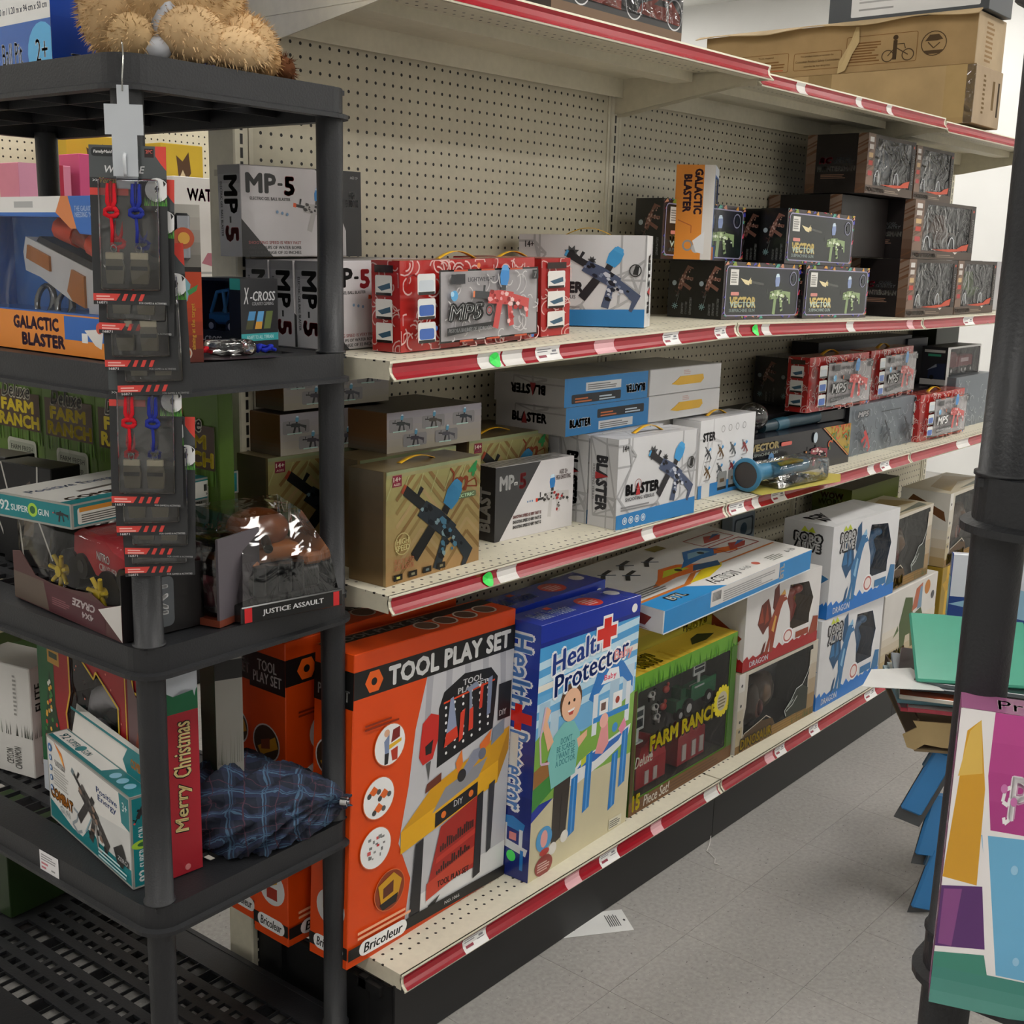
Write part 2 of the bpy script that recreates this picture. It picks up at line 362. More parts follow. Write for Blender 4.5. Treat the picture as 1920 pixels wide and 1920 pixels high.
for bay in range(3):
    g = empty('gondola_bay', (X0 + bay * BAY, 0, 0))
    tag(g, ['cream steel pegboard shelving bay nearest the black rack, with red price rails', 'cream steel pegboard shelving bay holding the submachine gun boxes and dark vehicle boxes', 'cream steel shelving bay at the far end, mostly behind the right black post'][bay], 'shelving')
    ox = X0 + bay * BAY
    bp = MB().box(-0.0 + 0.02 - 0.0, 0.0, 0.2, BAY - 0.02, 0.006, 2.02)
    o = bp.build('back_panel', 'pegboard', g, (0, 0, 0))
    MB().box(0.02, -0.003, 0.2, 0.03, 0.0, 2.02).build('panel_trim', 'cream', g); MB().box(BAY - 0.03, -0.003, 0.2, BAY - 0.02, 0.0, 2.02).build('panel_trim', 'cream', g)
    for k in ((0, 1) if bay == 2 else (0,)):
        up = MB().rbox(-0.0175, -0.006, 0, 0.0175, 0.076, 2.045, 0.003)
        u = up.build('upright', 'cream_slots', g, (k * BAY, 0, 0))
        if bay == 0:
            for zz in (0.35, 0.9, 1.5, 1.94, 1.99):
                MB().tube((-0.0165, 0.035, zz), (-0.0182, 0.035, zz), 0.004, n=10, col='#1a1712').build('bolt_hole', 'card', u)
            for zz in (0.5, 1.2, 1.7, 1.966, 2.018):
                MB().box(-0.0195, 0.018, zz - 0.006, -0.0172, 0.055, zz + 0.006, '#bdb7a2').build('knockout', 'card', u)
    r = make_shelf(g, 0, 'top', 2.008, 2.016, -YF['top'] if bay == 0 else 0.42, LB[('top', bay)]); r.location = (0.003, 0, 2.008)
    zz0, zz1 = zS1(ox), zS1(ox + BAY - 0.01)
    if bay == 1: zz0 = 1.405
    if bay == 2: zz0 = zz1 = 1.387
    r = make_shelf(g, 0, 'up', zz0, zz1, -YF['up'], LB[('up', bay)]); r.location.x = 0.003
    r = make_shelf(g, 0, 'mid', 0.94, 0.94, -YF['mid'], LB[('mid', bay)]); r.location.x = 0.003
    r = make_shelf(g, 0, 'base', 0.1785, 0.1785, -YF['base'], LB[('base', bay)], full=False); r.location.x = 0.003
    MB().box(0.0, -0.432, 0.002, BAY - 0.002, -0.426, 0.147).build('kick_plate', 'kick_black', g)
    if bay == 0:
        MB().box(0.0, -0.425, 0.0, 0.004, 0.07, 0.14).box(-0.012, -0.36, 0.01, 0.0, -0.34, 0.14).box(-0.012, -0.4, 0.115, 0.0, 0.05, 0.135).box(-0.012, -0.1, 0.01, 0.0, -0.08, 0.14).build('base_end', 'kick_black', g)
    # shelves of the other aisle side, seen past the end
    r = make_shelf(g, 0, 'back', 2.0, 2.0, 0.42, (), side=1); r.location = (0.003, 0.07, 2.0)
    MB().box(0.02, 0.064, 0.2, BAY - 0.02, 0.07, 2.02).build('back_panel', 'pegboard', g)
# ---------------------------------------------------------------- black resin racks
RT = [0.0, 0.447, 0.893, 1.334, 1.776]            # underside of each tier's lip
RH = 0.05
def rounded(x0, y0, x1, y1, r, n=6):
    p = []
    for cx, cy, a in ((x1 - r, y1 - r, 0), (x0 + r, y1 - r, 90), (x0 + r, y0 + r, 180), (x1 - r, y0 + r, 270)):
        for i in range(n + 1): t = RAD(a + 90 * i / n); p.append((cx + r * math.cos(t), cy + r * math.sin(t)))
    return p
def make_rack(name, loc, rz, W, Dp, label, tiers=RT):
    g = empty(name, loc, rz); tag(g, label, 'shelving rack')
    # one tier: rim, lip, perforated deck
    rim = MB(); out = rounded(0, 0, W, Dp, 0.045); inn = rounded(0.012, 0.012, W - 0.012, Dp - 0.012, 0.036); lip = rounded(-0.009, -0.009, W + 0.009, Dp + 0.009, 0.052)
    k = len(out); v = [(x, y, 0.007) for x, y in out] + [(x, y, RH) for x, y in out] + [(x, y, RH) for x, y in inn] + [(x, y, 0.0) for x, y in inn]
    fs = []
    for a, b_ in ((0, 1), (1, 2), (2, 3)): fs += [(a * k + i, a * k + (i + 1) % k, b_ * k + (i + 1) % k, b_ * k + i) for i in range(k)]
    rim.add(v, fs, '#333', False)
    v = [(x, y, 0.0) for x, y in lip] + [(x, y, 0.007) for x, y in lip] + [(x, y, 0.010) for x, y in out] + [(x, y, 0.0) for x, y in inn]
    fs = []
    for a, b_ in ((3, 0), (0, 1), (1, 2)): fs += [(a * k + i, a * k + (i + 1) % k, b_ * k + (i + 1) % k, b_ * k + i) for i in range(k)]
    rim.add(v, fs, '#444', False)
    # deck: lattice of slats leaving rows of open cells, rows along local y
    dk = MB(); zt, zb = RH - 0.002, RH - 0.010
    x = 0.075; rows = []
    kinds = [0.034, 0.02, 0.02, 0.034, 0.02, 0.02, 0.034]; gap = 0.022
    tot = sum(kinds) + gap * (len(kinds) - 1); x = (W - tot) / 2
    for w in kinds: rows.append((x, x + w)); x += w + gap
    xs = [0.01] + [c for r_ in rows for c in r_] + [W - 0.01]
    for i in range(0, len(xs), 2): dk.box(xs[i], 0.012, zb, xs[i + 1], Dp - 0.012, zt)
    ym = 0.075
    for (a, b_) in rows:
        dk.box(a, 0.012, zb, b_, ym, zt); dk.box(a, Dp - ym, zb, b_, Dp - 0.012, zt)
        wide = b_ - a > 0.03; p = 0.036; cnt = int((Dp - 2 * ym) / p); p = (Dp - 2 * ym) / cnt
        for j in range(1, cnt): yy = ym + j * p; dk.box(a, yy - (0.0012 if wide else 0.006), zb, b_, yy + (0.0012 if wide else 0.006), zt)
    for i in range(1, 5):                                  # ribs beneath
        yy = Dp * i / 5; dk.box(0.012, yy - 0.002, 0.012, W - 0.012, yy + 0.002, zb)
    for fx in (0.33, 0.67): dk.box(W * fx - 0.002, 0.012, 0.012, W * fx + 0.002, Dp - 0.012, zb)
    mr = rim.mesh('tier_rim'); md = dk.mesh('tier_deck'); pm = {}
    px = 0.029
    for i, z in enumerate(tiers):
        s = link('tier', mr, 'rack_black', g, (0, 0, z)); link('deck', md, 'rack_black', s, (0, 0, 0))
        if i + 1 < len(tiers):
            h = tiers[i + 1] - z - RH + 0.01
            if round(h, 4) not in pm:
                pm[round(h, 4)] = MB().lathe([(0.0, 0), (0.0265, 0.0), (0.0265, 0.003), (0.0232, 0.0035), (0.0222, h * 0.5), (0.0232, h)], 28).mesh('post')
            for (a, b_) in ((px, px), (W - px, px), (px, Dp - px), (W - px, Dp - px)):
                link('post', pm[round(h, 4)], 'rack_black', g, (a, b_, z + RH))
    return g
RACK_L = make_rack('resin_rack', (-0.522, -0.372, 0.0), 2.5, 0.457, 0.9144, 'black plastic five tier rack at the left with hanging whistle cards')
# ================================================================ printed artwork: flat shapes and lettering laid on a face
_TX = {}
def text_mesh(s, bold=0.0, shear=0.0, space=1.0):
    """lettering as a flat mesh in a unit box; bolder weights by overlaying shifted copies"""
    k = (s, round(bold, 3), shear, space)
    if k in _TX: return _TX[k]
    cu = bpy.data.curves.new('t', 'FONT'); cu.body = s; cu.size = 1.0; cu.shear = shear; cu.space_character = space + bold * 0.8; cu.space_line = 0.82; cu.align_x = 'CENTER'; cu.resolution_u = 2
    ob = bpy.data.objects.new('t', cu); me = ob.to_mesh()
    v0 = [(v.co.x, v.co.y) for v in me.vertices]; f0 = [tuple(p.vertices) for p in me.polygons]
    ob.to_mesh_clear(); bpy.data.objects.remove(ob); bpy.data.curves.remove(cu)
    if not v0: v0 = [(0, 0), (1, 0), (1, 1)]
    if bold < 0.008: sh = [(0, 0)]
    elif bold <= 0.035: sh = [(-bold, 0), (bold, 0), (0, bold * 0.5)]
    else: sh = [(bold * math.cos(t * math.pi / 4), bold * math.sin(t * math.pi / 4)) for t in range(8)]
    vs = []; fs = []
    for dx, dy in sh:
        b = len(vs); vs += [(x + dx, y + dy) for x, y in v0]; fs += [tuple(i + b for i in f) for f in f0]
    x0 = min(v[0] for v in vs); x1 = max(v[0] for v in vs); y0 = min(v[1] for v in vs); y1 = max(v[1] for v in vs)
    vs = [((v[0] - x0) / max(x1 - x0, 1e-6), (v[1] - y0) / max(y1 - y0, 1e-6)) for v in vs]
    _TX[k] = (vs, fs); return _TX[k]
def clip01(p):
    for ax, val, sg in ((0, 0, 1), (0, 1, -1), (1, 0, 1), (1, 1, -1)):
        q = []
        for i in range(len(p)):
            a, b = p[i - 1], p[i]; da = (a[ax] - val) * sg; db = (b[ax] - val) * sg
            if (da >= 0) != (db >= 0): t = da / (da - db); q.append((a[0] + (b[0] - a[0]) * t, a[1] + (b[1] - a[1]) * t))
            if db >= 0: q.append(b)
        p = q
        if not p: return p
    return p
class Art:
    """shapes in 0..1 face coordinates; asp = width / height of the face"""
    def __init__(s, asp=1.0): s.asp = asp; s.ops = []
    def raw(s, vs, fs, c): s.ops.append((vs, fs, hx(c))); return s
    def poly(s, pts, c, clip=True):
        if clip: pts = clip01(list(pts))
        if len(pts) < 3: return s
        tri = tessellate_polygon([[Vector((x * s.asp, y, 0)) for x, y in pts]]) if len(pts) > 4 else [tuple(range(len(pts)))]
        return s.raw(list(pts), tri, c)
    def rect(s, x, y, w, h, c): return s.poly([(x, y), (x + w, y), (x + w, y + h), (x, y + h)], c)
    def grad(s, x, y, w, h, c0, c1, n=8, horiz=False):
        a, b = hx(c0), hx(c1); vs = []; 
        for i in range(n):
            c = tuple(a[k] + (b[k] - a[k]) * (i + 0.5) / n for k in range(3)) + (1.0,)
            if horiz: s.rect(x + w * i / n, y, w / n, h, c)
            else: s.rect(x, y + h * i / n, w, h / n, c)
        return s
    def circ(s, x, y, r, c, ry=None, n=20):
        """r as a fraction of the face height"""
        ry = r if ry is None else ry
        return s.poly([(x + r / s.asp * math.cos(2 * math.pi * i / n), y + ry * math.sin(2 * math.pi * i / n)) for i in range(n)], c)
    def ring(s, x, y, r, t, c, n=24):
        vs = []; 
        for rr in (r, r - t):
            vs += [(x + rr / s.asp * math.cos(2 * math.pi * i / n), y + rr * math.sin(2 * math.pi * i / n)) for i in range(n)]
        return s.raw(vs, [(i, (i + 1) % n, n + (i + 1) % n, n + i) for i in range(n)], c)
    def rrect(s, x, y, w, h, r, c):
        p = rounded(x * s.asp, y, (x + w) * s.asp, y + h, r, 4); return s.poly([(a / s.asp, b) for a, b in p], c)
    def frame(s, x, y, w, h, r, t, c):
        o = rounded(x * s.asp, y, (x + w) * s.asp, y + h, r, 4); i_ = rounded(x * s.asp + t, y + t, (x + w) * s.asp - t, y + h - t, max(r - t, 0.001), 4); k = len(o)
        return s.raw([(a / s.asp, b) for a, b in o + i_], [(i, (i + 1) % k, k + (i + 1) % k, k + i) for i in range(k)], c)
    def line(s, pts, w, c):
        for (x0, y0), (x1, y1) in zip(pts, pts[1:]):
            dx, dy = (x1 - x0) * s.asp, y1 - y0; L = math.hypot(dx, dy) or 1; nx, ny = -dy / L * w / 2, dx / L * w / 2
            s.poly([(x0 + nx / s.asp, y0 + ny), (x0 - nx / s.asp, y0 - ny), (x1 - nx / s.asp, y1 - ny), (x1 + nx / s.asp, y1 + ny)], c)
        return s
    def text(s, t, x, y, w, h, c, rot=0, bold=0.02, shear=0.0, out=None, ow=0.0):
        """lettering stretched into the box x,y,w,h; rot 90 reads upward, -90 downward; out = outline colour"""
        if out: s.text(t, x - ow / s.asp, y - ow, w + 2 * ow / s.asp, h + 2 * ow, out, rot, bold + 0.035, shear)
        vs, fs = text_mesh(t, bold, shear)
        if rot == 90: vs = [(1 - b, a) for a, b in vs]
        elif rot == -90: vs = [(b, 1 - a) for a, b in vs]
        elif rot == 180: vs = [(1 - a, 1 - b) for a, b in vs]
        return s.raw([(x + a * w, y + b * h) for a, b in vs], fs, c)
    def textr(s, t, cx, cy, w, h, ang, c, bold=0.02, shear=0.0):
        """lettering turned by any angle about its centre; w and h in face heights"""
        vs, fs = text_mesh(t, bold, shear); ca, sa = math.cos(RAD(ang)), math.sin(RAD(ang)); o = []
        for a, b in vs:
            X, Y = (a - 0.5) * w, (b - 0.5) * h; o.append((cx + (X * ca - Y * sa) / s.asp, cy + X * sa + Y * ca))
        return s.raw(o, fs, c)
    def lines(s, x, y, w, h, n, c, seed=1):
        r = random.Random(seed)
        for i in range(n): s.rect(x, y + h * (n - 1 - i) / n, w * r.uniform(0.7, 1), h / n * 0.5, c)
        return s
    def sub(s, x, y, ang, sc, shapes, flip=False):
        """shapes: (points, colour) in a unit drawing, turned by ang, scaled by sc (face heights), centred at x,y"""
        ca, sa = math.cos(RAD(ang)), math.sin(RAD(ang))
        for pts, c in shapes:
            q = []
            for a, b in pts:
                if flip: a = -a
                q.append((x + (a * ca - b * sa) * sc / s.asp, y + (a * sa + b * ca) * sc))
            s.poly(q, c)
        return s
# face name -> (origin, u axis, v axis, normal) for a carton W x D x H whose front-left-bottom corner is the origin
def face_frame(k, W, Dp, H):
    return {'F': ((0, 0, 0), (W, 0, 0), (0, 0, H), (0, -1, 0)), 'L': ((0, Dp, 0), (0, -Dp, 0), (0, 0, H), (-1, 0, 0)), 'R': ((W, 0, 0), (0, Dp, 0), (0, 0, H), (1, 0, 0)),
            'T': ((0, 0, H), (W, 0, 0), (0, Dp, 0), (0, 0, 1)), 'K': ((W, Dp, 0), (-W, 0, 0), (0, 0, H), (0, 1, 0))}[k]
def lay(mb, art, O, U, V, Nn, eps=2.2e-5, base=0.00025):
    O, U, V, Nn = Vector(O), Vector(U), Vector(V), Vector(Nn)
    for i, (vs, fs, c) in enumerate(art.ops):
        off = Nn * (base + eps * i)
        mb.add([O + U * a + V * b + off for a, b in vs], fs, c)
    return mb
CART = {}
def carton(name, label, cat, loc, dims, rz=0, col='#ccc', cols=None, arts=None, group=None, mat='card', key=None, rx=0, ry=0, r=0.0018, parent=None):
    """closed printed carton as one mesh"""
    W, Dp, H = dims
    if key is None or key not in CART:
        mb = MB().rbox(0, 0, 0, W, Dp, H, r, col, cols)
        for k, a in (arts or {}).items(): lay(mb, a, *face_frame(k, W, Dp, H))
        me = mb.mesh(name)
        if key: CART[key] = me
    else: me = CART[key]
    o = link(name, me, mat, parent, loc, (RAD(rx), RAD(ry), RAD(rz)))
    if label: tag(o, label, cat, group)
    return o
def handle(parent, x, y, z, w=0.1, h=0.012, col='#e8b21c', d=0.012):
    mb = MB(); pts = []; n = 10
    for i in range(n + 1): t = i / n; pts.append((x - w / 2 + w * t, h * math.sin(math.pi * t)))
    v = [(a, y - d / 2, z + b) for a, b in pts] + [(a, y + d / 2, z + b) for a, b in pts]; v += [(a, b, c + 0.0012) for a, b, c in v]; k = n + 1
    fs = [(i, i + 1, k + i + 1, k + i) for i in range(n)] + [(2 * k + i, 3 * k + i, 3 * k + i + 1, 2 * k + i + 1) for i in range(n)] + [(i, 2 * k + i, 2 * k + i + 1, i + 1) for i in range(n)] + [(k + i, k + i + 1, 3 * k + i + 1, 3 * k + i) for i in range(n)]
    return mb.add(v, fs, col, True).build('carry_handle', 'plastic', parent)
# generic drawings in a unit square around the origin (muzzle to the left)
def gun_shapes(body, dark, bottle, tip, seed=3, camo=None, mag=True, silencer=False, stock=True, btop='#cfe4f2'):
    r = random.Random(seed); S = []
    if silencer: S += [([(-0.5, 0.02), (-0.16, 0.02), (-0.16, 0.1), (-0.5, 0.1)], dark), ([(-0.53, 0.025), (-0.5, 0.025), (-0.5, 0.095), (-0.53, 0.095)], tip)]
    else: S += [([(-0.42, 0.03), (-0.16, 0.03), (-0.16, 0.075), (-0.42, 0.075)], dark), ([(-0.48, 0.02), (-0.42, 0.02), (-0.42, 0.085), (-0.48, 0.085)], tip)]
    S += [([(-0.36, 0.08), (-0.33, 0.08), (-0.32, 0.17), (-0.36, 0.17)], dark)]
    S += [([(-0.26, -0.03), (0.16, -0.03), (0.2, 0.02), (0.2, 0.12), (-0.05, 0.13), (-0.24, 0.11)], body)]
    if mag: S += [([(-0.1, -0.03), (0.0, -0.03), (-0.05, -0.32), (-0.15, -0.3)], dark if seed % 2 else body)]
    S += [([(0.1, -0.03), (0.18, -0.03), (0.24, -0.26), (0.15, -0.28)], body)]
    if stock: S += [([(0.2, 0.02), (0.44, -0.05), (0.46, -0.16), (0.5, -0.16), (0.5, 0.06), (0.2, 0.1)], body)]
    S += [([(-0.03, 0.13), (0.05, 0.13), (0.05, 0.19), (-0.03, 0.19)], dark)]
    if bottle: S += [([(-0.05, 0.19), (0.07, 0.19), (0.1, 0.28), (0.09, 0.38), (0.03, 0.42), (-0.04, 0.4), (-0.07, 0.3)], bottle), ([(-0.055, 0.36), (0.088, 0.36), (0.06, 0.42), (-0.02, 0.42)], btop)]
    if camo:
        for i in range(26):
            x, y = r.uniform(-0.24, 0.18), r.uniform(-0.02, 0.11)
            if i % 5 == 0: x, y = r.uniform(0.11, 0.2), r.uniform(-0.24, -0.03)
            if i % 5 == 1: x, y = r.uniform(0.22, 0.46), r.uniform(-0.08, 0.05)
            q = r.uniform(0.018, 0.045); a = r.uniform(0, 6.28)
            S.append(([(x + q * r.uniform(0.6, 1.4) * math.cos(a + t * 1.256), y + q * 0.7 * math.sin(a + t * 1.256)) for t in range(5)], camo[i % len(camo)]))
    return S
# ================================================================ cartons on the long shelves
def window_box(name, label, cat, loc, dims, rz, win, depth, col, cols=None, arts=None, inner='#222', film='film', filmart=None, group=None, mat='card', rx=0, ry=0, sidewin=None):
    """carton with a die-cut window in its front, a tray behind it and clear film over it"""
    W, Dp, H = dims; mb = MB()
    c = dict(cols or {}); 
    mb.box(0, 0.0, 0, W, Dp, H, col, c); mb.f.pop(-6); mb.c.pop(-6); mb.sm.pop(-6)      # front is rebuilt as a frame
    outer = [(0, 0), (1, 0), (1, 1), (0, 1)]
    tri = tessellate_polygon([[Vector((a * W, b * H, 0)) for a, b in outer], [Vector((a * W, b * H, 0)) for a, b in win]])
    allp = outer + list(win); mb.add([(a * W, 0, b * H) for a, b in allp], [tuple(t) for t in tri], c.get('F', col))
    k = len(win); v = [(a * W, 0, b * H) for a, b in win] + [(a * W, depth, b * H) for a, b in win]
    mb.add(v, [(i, (i + 1) % k, k + (i + 1) % k, k + i) for i in range(k)], inner)
    mb.add(v, [tuple(k + i for i in t) for t in tessellate_polygon([[Vector((a * W, b * H, 0)) for a, b in win]])], inner)
    for kk, a in (arts or {}).items(): lay(mb, a, *face_frame(kk, W, Dp, H))
    o = mb.build(name, mat, None, loc, (RAD(rx), RAD(ry), RAD(rz))); tag(o, label, cat, group)
    f = MB(); f.add([(a * W, 0.0012, b * H) for a, b in win], [tuple(t) for t in tessellate_polygon([[Vector((a * W, b * H, 0)) for a, b in win]])])
    f.build('window_film', film, o)
    if filmart: lay(MB(), filmart, (0, 0, 0), (W, 0, 0), (0, 0, H), (0, -1, 0), base=0.0004).build('film_print', mat, o)
    return o
def rwin(x0, y0, x1, y1, r, asp): return [(a / asp, b) for a, b in rounded(x0 * asp, y0, x1 * asp, y1, r, 4)]
def wheel(mb, c, r, w, col='#1c1c1c', hub='#ddd', ax='y'):
    c = Vector(c); d = Vector((0, w / 2, 0)) if ax == 'y' else Vector((w / 2, 0, 0))
    mb.tube(c - d, c + d, r, n=18, col=col); mb.tube(c - d * 1.06, c + d * 1.06, r * 0.5, n=12, col=hub); return mb

# ---------------------------------------------------------------- tool play sets
def tool_art():
    a = Art(0.753)
    a.poly([(0.42, 0.86), (1, 0.86), (1, 0.05), (0.33, 0.05), (0.36, 0.2), (0.28, 0.34), (0.33, 0.52), (0.36, 0.7)], '#c4c4c8')
    for i in range(5): a.poly([(0.42 + 0.12 * i, 0.86), (0.46 + 0.12 * i, 0.86), (0.44 + 0.13 * i, 0.62), (0.41 + 0.13 * i, 0.62)], '#a9a9b0')
    a.poly([(0.34, 0.05), (1, 0.05), (1, 0.16), (0.36, 0.12)], '#e2e2e2')
    a.rect(0, 0.86, 1, 0.085, '#161616'); a.poly([(0.06, 0.902), (0.085, 0.935), (0.135, 0.935), (0.16, 0.902), (0.135, 0.87), (0.085, 0.87)], '#f0651b'); a.circ(0.11, 0.902, 0.012, '#161616')
    a.text('TOOL PLAY SET', 0.19, 0.87, 0.78, 0.064, '#f4f4f4', bold=0.045)
    # pegboard arch
    a.poly([(0.5, 0.54), (0.87, 0.6), (0.89, 0.78), (0.84, 0.82), (0.66, 0.83), (0.53, 0.79), (0.5, 0.74)], '#17171a')
    a.text('TOOL\nPLAY SET', 0.62, 0.765, 0.2, 0.045, '#f5f5f5', bold=0.03); a.line([(0.53, 0.752), (0.87, 0.772)], 0.006, '#e0481c')
    for i in range(6):
        for j in range(7): a.circ(0.545 + 0.055 * i + 0.002 * j, 0.735 - 0.026 * j + 0.009 * i, 0.0055, '#f0f0f0', n=8)
    a.poly([(0.385, 0.6), (0.4, 0.71), (0.45, 0.735), (0.5, 0.72), (0.5, 0.64), (0.47, 0.58), (0.41, 0.57)], '#c62a22'); a.poly([(0.42, 0.63), (0.47, 0.645), (0.46, 0.6), (0.425, 0.6)], '#1b1b1b'); a.poly([(0.43, 0.57), (0.46, 0.575), (0.45, 0.51)], '#555')
    a.poly([(0.57, 0.76), (0.59, 0.765), (0.62, 0.65), (0.55, 0.63)], '#8d97b3'); a.poly([(0.54, 0.6), (0.63, 0.62), (0.62, 0.66), (0.55, 0.645)], '#d23a20')
    a.poly([(0.67, 0.775), (0.74, 0.79), (0.76, 0.77), (0.71, 0.765), (0.725, 0.64), (0.7, 0.635), (0.695, 0.76)], '#8a93a8'); a.poly([(0.7, 0.7), (0.725, 0.705), (0.728, 0.63), (0.698, 0.625)], '#d8402a')
    a.poly([(0.77, 0.77), (0.79, 0.775), (0.785, 0.69), (0.765, 0.69)], '#d8402a'); a.poly([(0.82, 0.785), (0.85, 0.79), (0.845, 0.66), (0.82, 0.655)], '#7e8aa6')
    a.poly([(0.64, 0.7), (0.67, 0.71), (0.66, 0.61), (0.635, 0.6)], '#d8402a'); a.rect(0.9, 0.62, 0.09, 0.13, '#1d1d20'); a.text('DIY', 0.91, 0.635, 0.05, 0.02, '#ddd')
    # work top
    a.poly([(0.29, 0.375), (0.47, 0.48), (0.99, 0.585), (0.99, 0.5), (0.92, 0.47)], '#d39a17'); a.poly([(0.29, 0.3), (0.29, 0.375), (0.92, 0.475), (0.92, 0.395)], '#e8ae1e'); a.poly([(0.92, 0.475), (0.99, 0.585), (0.99, 0.5), (0.92, 0.4)], '#b98210')
    a.poly([(0.48, 0.39), (0.56, 0.46), (0.84, 0.505), (0.78, 0.445)], '#8e8e92'); a.poly([(0.5, 0.335), (0.5, 0.385), (0.78, 0.43), (0.78, 0.38)], '#1c1c1e'); a.circ(0.555, 0.368, 0.012, '#e8772a'); a.circ(0.735, 0.398, 0.012, '#e8772a'); a.text('DIY', 0.62, 0.378, 0.06, 0.022, '#fff')
    a.poly([(0.43, 0.47), (0.44, 0.5), (0.53, 0.52), (0.53, 0.49)], '#6b3322'); a.poly([(0.62, 0.53), (0.66, 0.57), (0.67, 0.52), (0.64, 0.49)], '#e47a2c'); a.poly([(0.66, 0.49), (0.74, 0.55), (0.8, 0.55), (0.78, 0.51), (0.7, 0.47)], '#8b8fa0'); a.poly([(0.78, 0.56), (0.86, 0.6), (0.85, 0.55), (0.79, 0.53)], '#e0702a'); a.circ(0.665, 0.478, 0.022, '#2a2a2c'); a.circ(0.8, 0.525, 0.02, '#6c7080'); a.poly([(0.86, 0.54), (0.95, 0.57), (0.95, 0.62), (0.87, 0.6)], '#7d8796')
    # legs and red shelves
    a.poly([(0.54, 0.33), (0.78, 0.38), (0.78, 0.12), (0.46, 0.12)], '#a92a22'); a.poly([(0.52, 0.225), (0.78, 0.265), (0.78, 0.245), (0.515, 0.205)], '#c63a2c'); a.poly([(0.46, 0.09), (0.78, 0.14), (0.78, 0.2), (0.46, 0.15)], '#c8442e')
    r = random.Random(4)
    for i in range(16): x = 0.54 + 0.014 * i; a.rect(x, 0.24 + 0.0022 * i, 0.01, r.uniform(0.015, 0.04), '#3a2320'); a.rect(x - 0.02, 0.165 + 0.0022 * i, 0.01, r.uniform(0.01, 0.035), '#33201d')
    a.text('TOOL PLAY SET', 0.53, 0.118, 0.21, 0.022, '#2a1512', bold=0.03)
    a.poly([(0.38, 0.31), (0.43, 0.32), (0.42, 0.04), (0.35, 0.03)], '#26262a'); a.poly([(0.78, 0.38), (0.82, 0.39), (0.82, 0.09), (0.77, 0.08)], '#26262a'); a.poly([(0.86, 0.4), (0.9, 0.41), (0.89, 0.16), (0.86, 0.15)], '#3a3a3e'); a.poly([(0.47, 0.07), (0.55, 0.09), (0.5, 0.05)], '#222')
    # inset circles
    for (x, y, ring) in ((0.205, 0.685, '#fff'), (0.15, 0.525, '#fff'), (0.14, 0.365, '#fff'), (0.23, 0.2, '#e8b04a')):
        a.circ(x, y, 0.068, '#d96a3a', n=28); a.circ(x, y, 0.065, '#ececec' if ring == '#fff' else '#8b3b20', n=28)
    a.poly([(0.17, 0.7), (0.2, 0.72), (0.2, 0.66), (0.18, 0.64)], '#7f8fae'); a.circ(0.185, 0.725, 0.012, '#e0b090'); a.poly([(0.175, 0.66), (0.2, 0.66), (0.195, 0.625), (0.175, 0.625)], '#222'); a.poly([(0.21, 0.69), (0.26, 0.7), (0.26, 0.735), (0.22, 0.73)], '#7a2320'); a.poly([(0.2, 0.67), (0.27, 0.685), (0.27, 0.695), (0.2, 0.685)], '#e2b22a'); a.poly([(0.21, 0.665), (0.25, 0.672), (0.25, 0.63), (0.22, 0.63)], '#b33a26')
    for (x, y) in ((0.12, 0.55), (0.18, 0.53), (0.15, 0.49)): a.poly([(x - 0.03, y), (x, y + 0.02), (x + 0.03, y), (x, y - 0.012)], '#e0682a'); a.circ(x - 0.025, y - 0.008, 0.009, '#444'); a.circ(x + 0.028, y - 0.004, 0.009, '#555')
    for i in range(18): a.rect(0.09 + r.uniform(0, 0.09), 0.33 + r.uniform(0, 0.07), r.uniform(0.006, 0.02), r.uniform(0.004, 0.015), r.choice(['#b33', '#777', '#888', '#c55']))
    a.poly([(0.16, 0.23), (0.25, 0.255), (0.3, 0.22), (0.28, 0.17), (0.18, 0.16)], '#cf9a22'); a.poly([(0.19, 0.215), (0.25, 0.23), (0.25, 0.19), (0.19, 0.18)], '#5e2f1d'); a.poly([(0.17, 0.165), (0.28, 0.18), (0.27, 0.15), (0.19, 0.142)], '#1c1c1c')
    a.lines(0.06, 0.755, 0.2, 0.025, 2, '#8a2a0c'); a.lines(0.05, 0.085, 0.36, 0.035, 2, '#f6b48c', 3)
    a.rect(0, 0.03, 1, 0.038, '#1b1b1b'); a.rrect(0.06, 0.024, 0.28, 0.05, 0.025, '#f1f1f1'); a.text('Bricoleur', 0.085, 0.033, 0.23, 0.032, '#141414', bold=0.03, shear=0.2); a.text('NO.1066', 0.58, 0.043, 0.1, 0.012, '#ddd')
    return a
def tool_side():
    a = Art(0.163); a.rect(0, 0.83, 1, 0.115, '#161616'); a.text('TOOL\nPLAY SET', 0.1, 0.85, 0.8, 0.075, '#dcdcdc', bold=0.03)
    for y in (0.66, 0.46): a.circ(0.45, y, 0.062, '#c8c8c8', n=24); a.circ(0.45, y, 0.057, '#3a2a1c', n=24); a.poly([(0.2, y - 0.02), (0.7, y + 0.03), (0.78, y - 0.005), (0.3, y - 0.045)], '#c08a1c'); a.poly([(0.3, y + 0.005), (0.55, y + 0.02), (0.55, y - 0.015), (0.3, y - 0.025)], '#7a3a1e')
    a.circ(0.55, 0.18, 0.06, '#d8d8d8', n=24); a.poly([(0.35, 0.17), (0.7, 0.2), (0.7, 0.22), (0.35, 0.2)], '#d0a020'); a.rect(0.4, 0.14, 0.3, 0.04, '#a33020')
    a.rect(0, 0.032, 1, 0.04, '#1b1b1b'); a.rrect(0.12, 0.028, 0.78, 0.048, 0.022, '#efefef'); a.text('Bricoleur', 0.2, 0.037, 0.62, 0.03, '#141414', bold=0.03, shear=0.2)
    return a
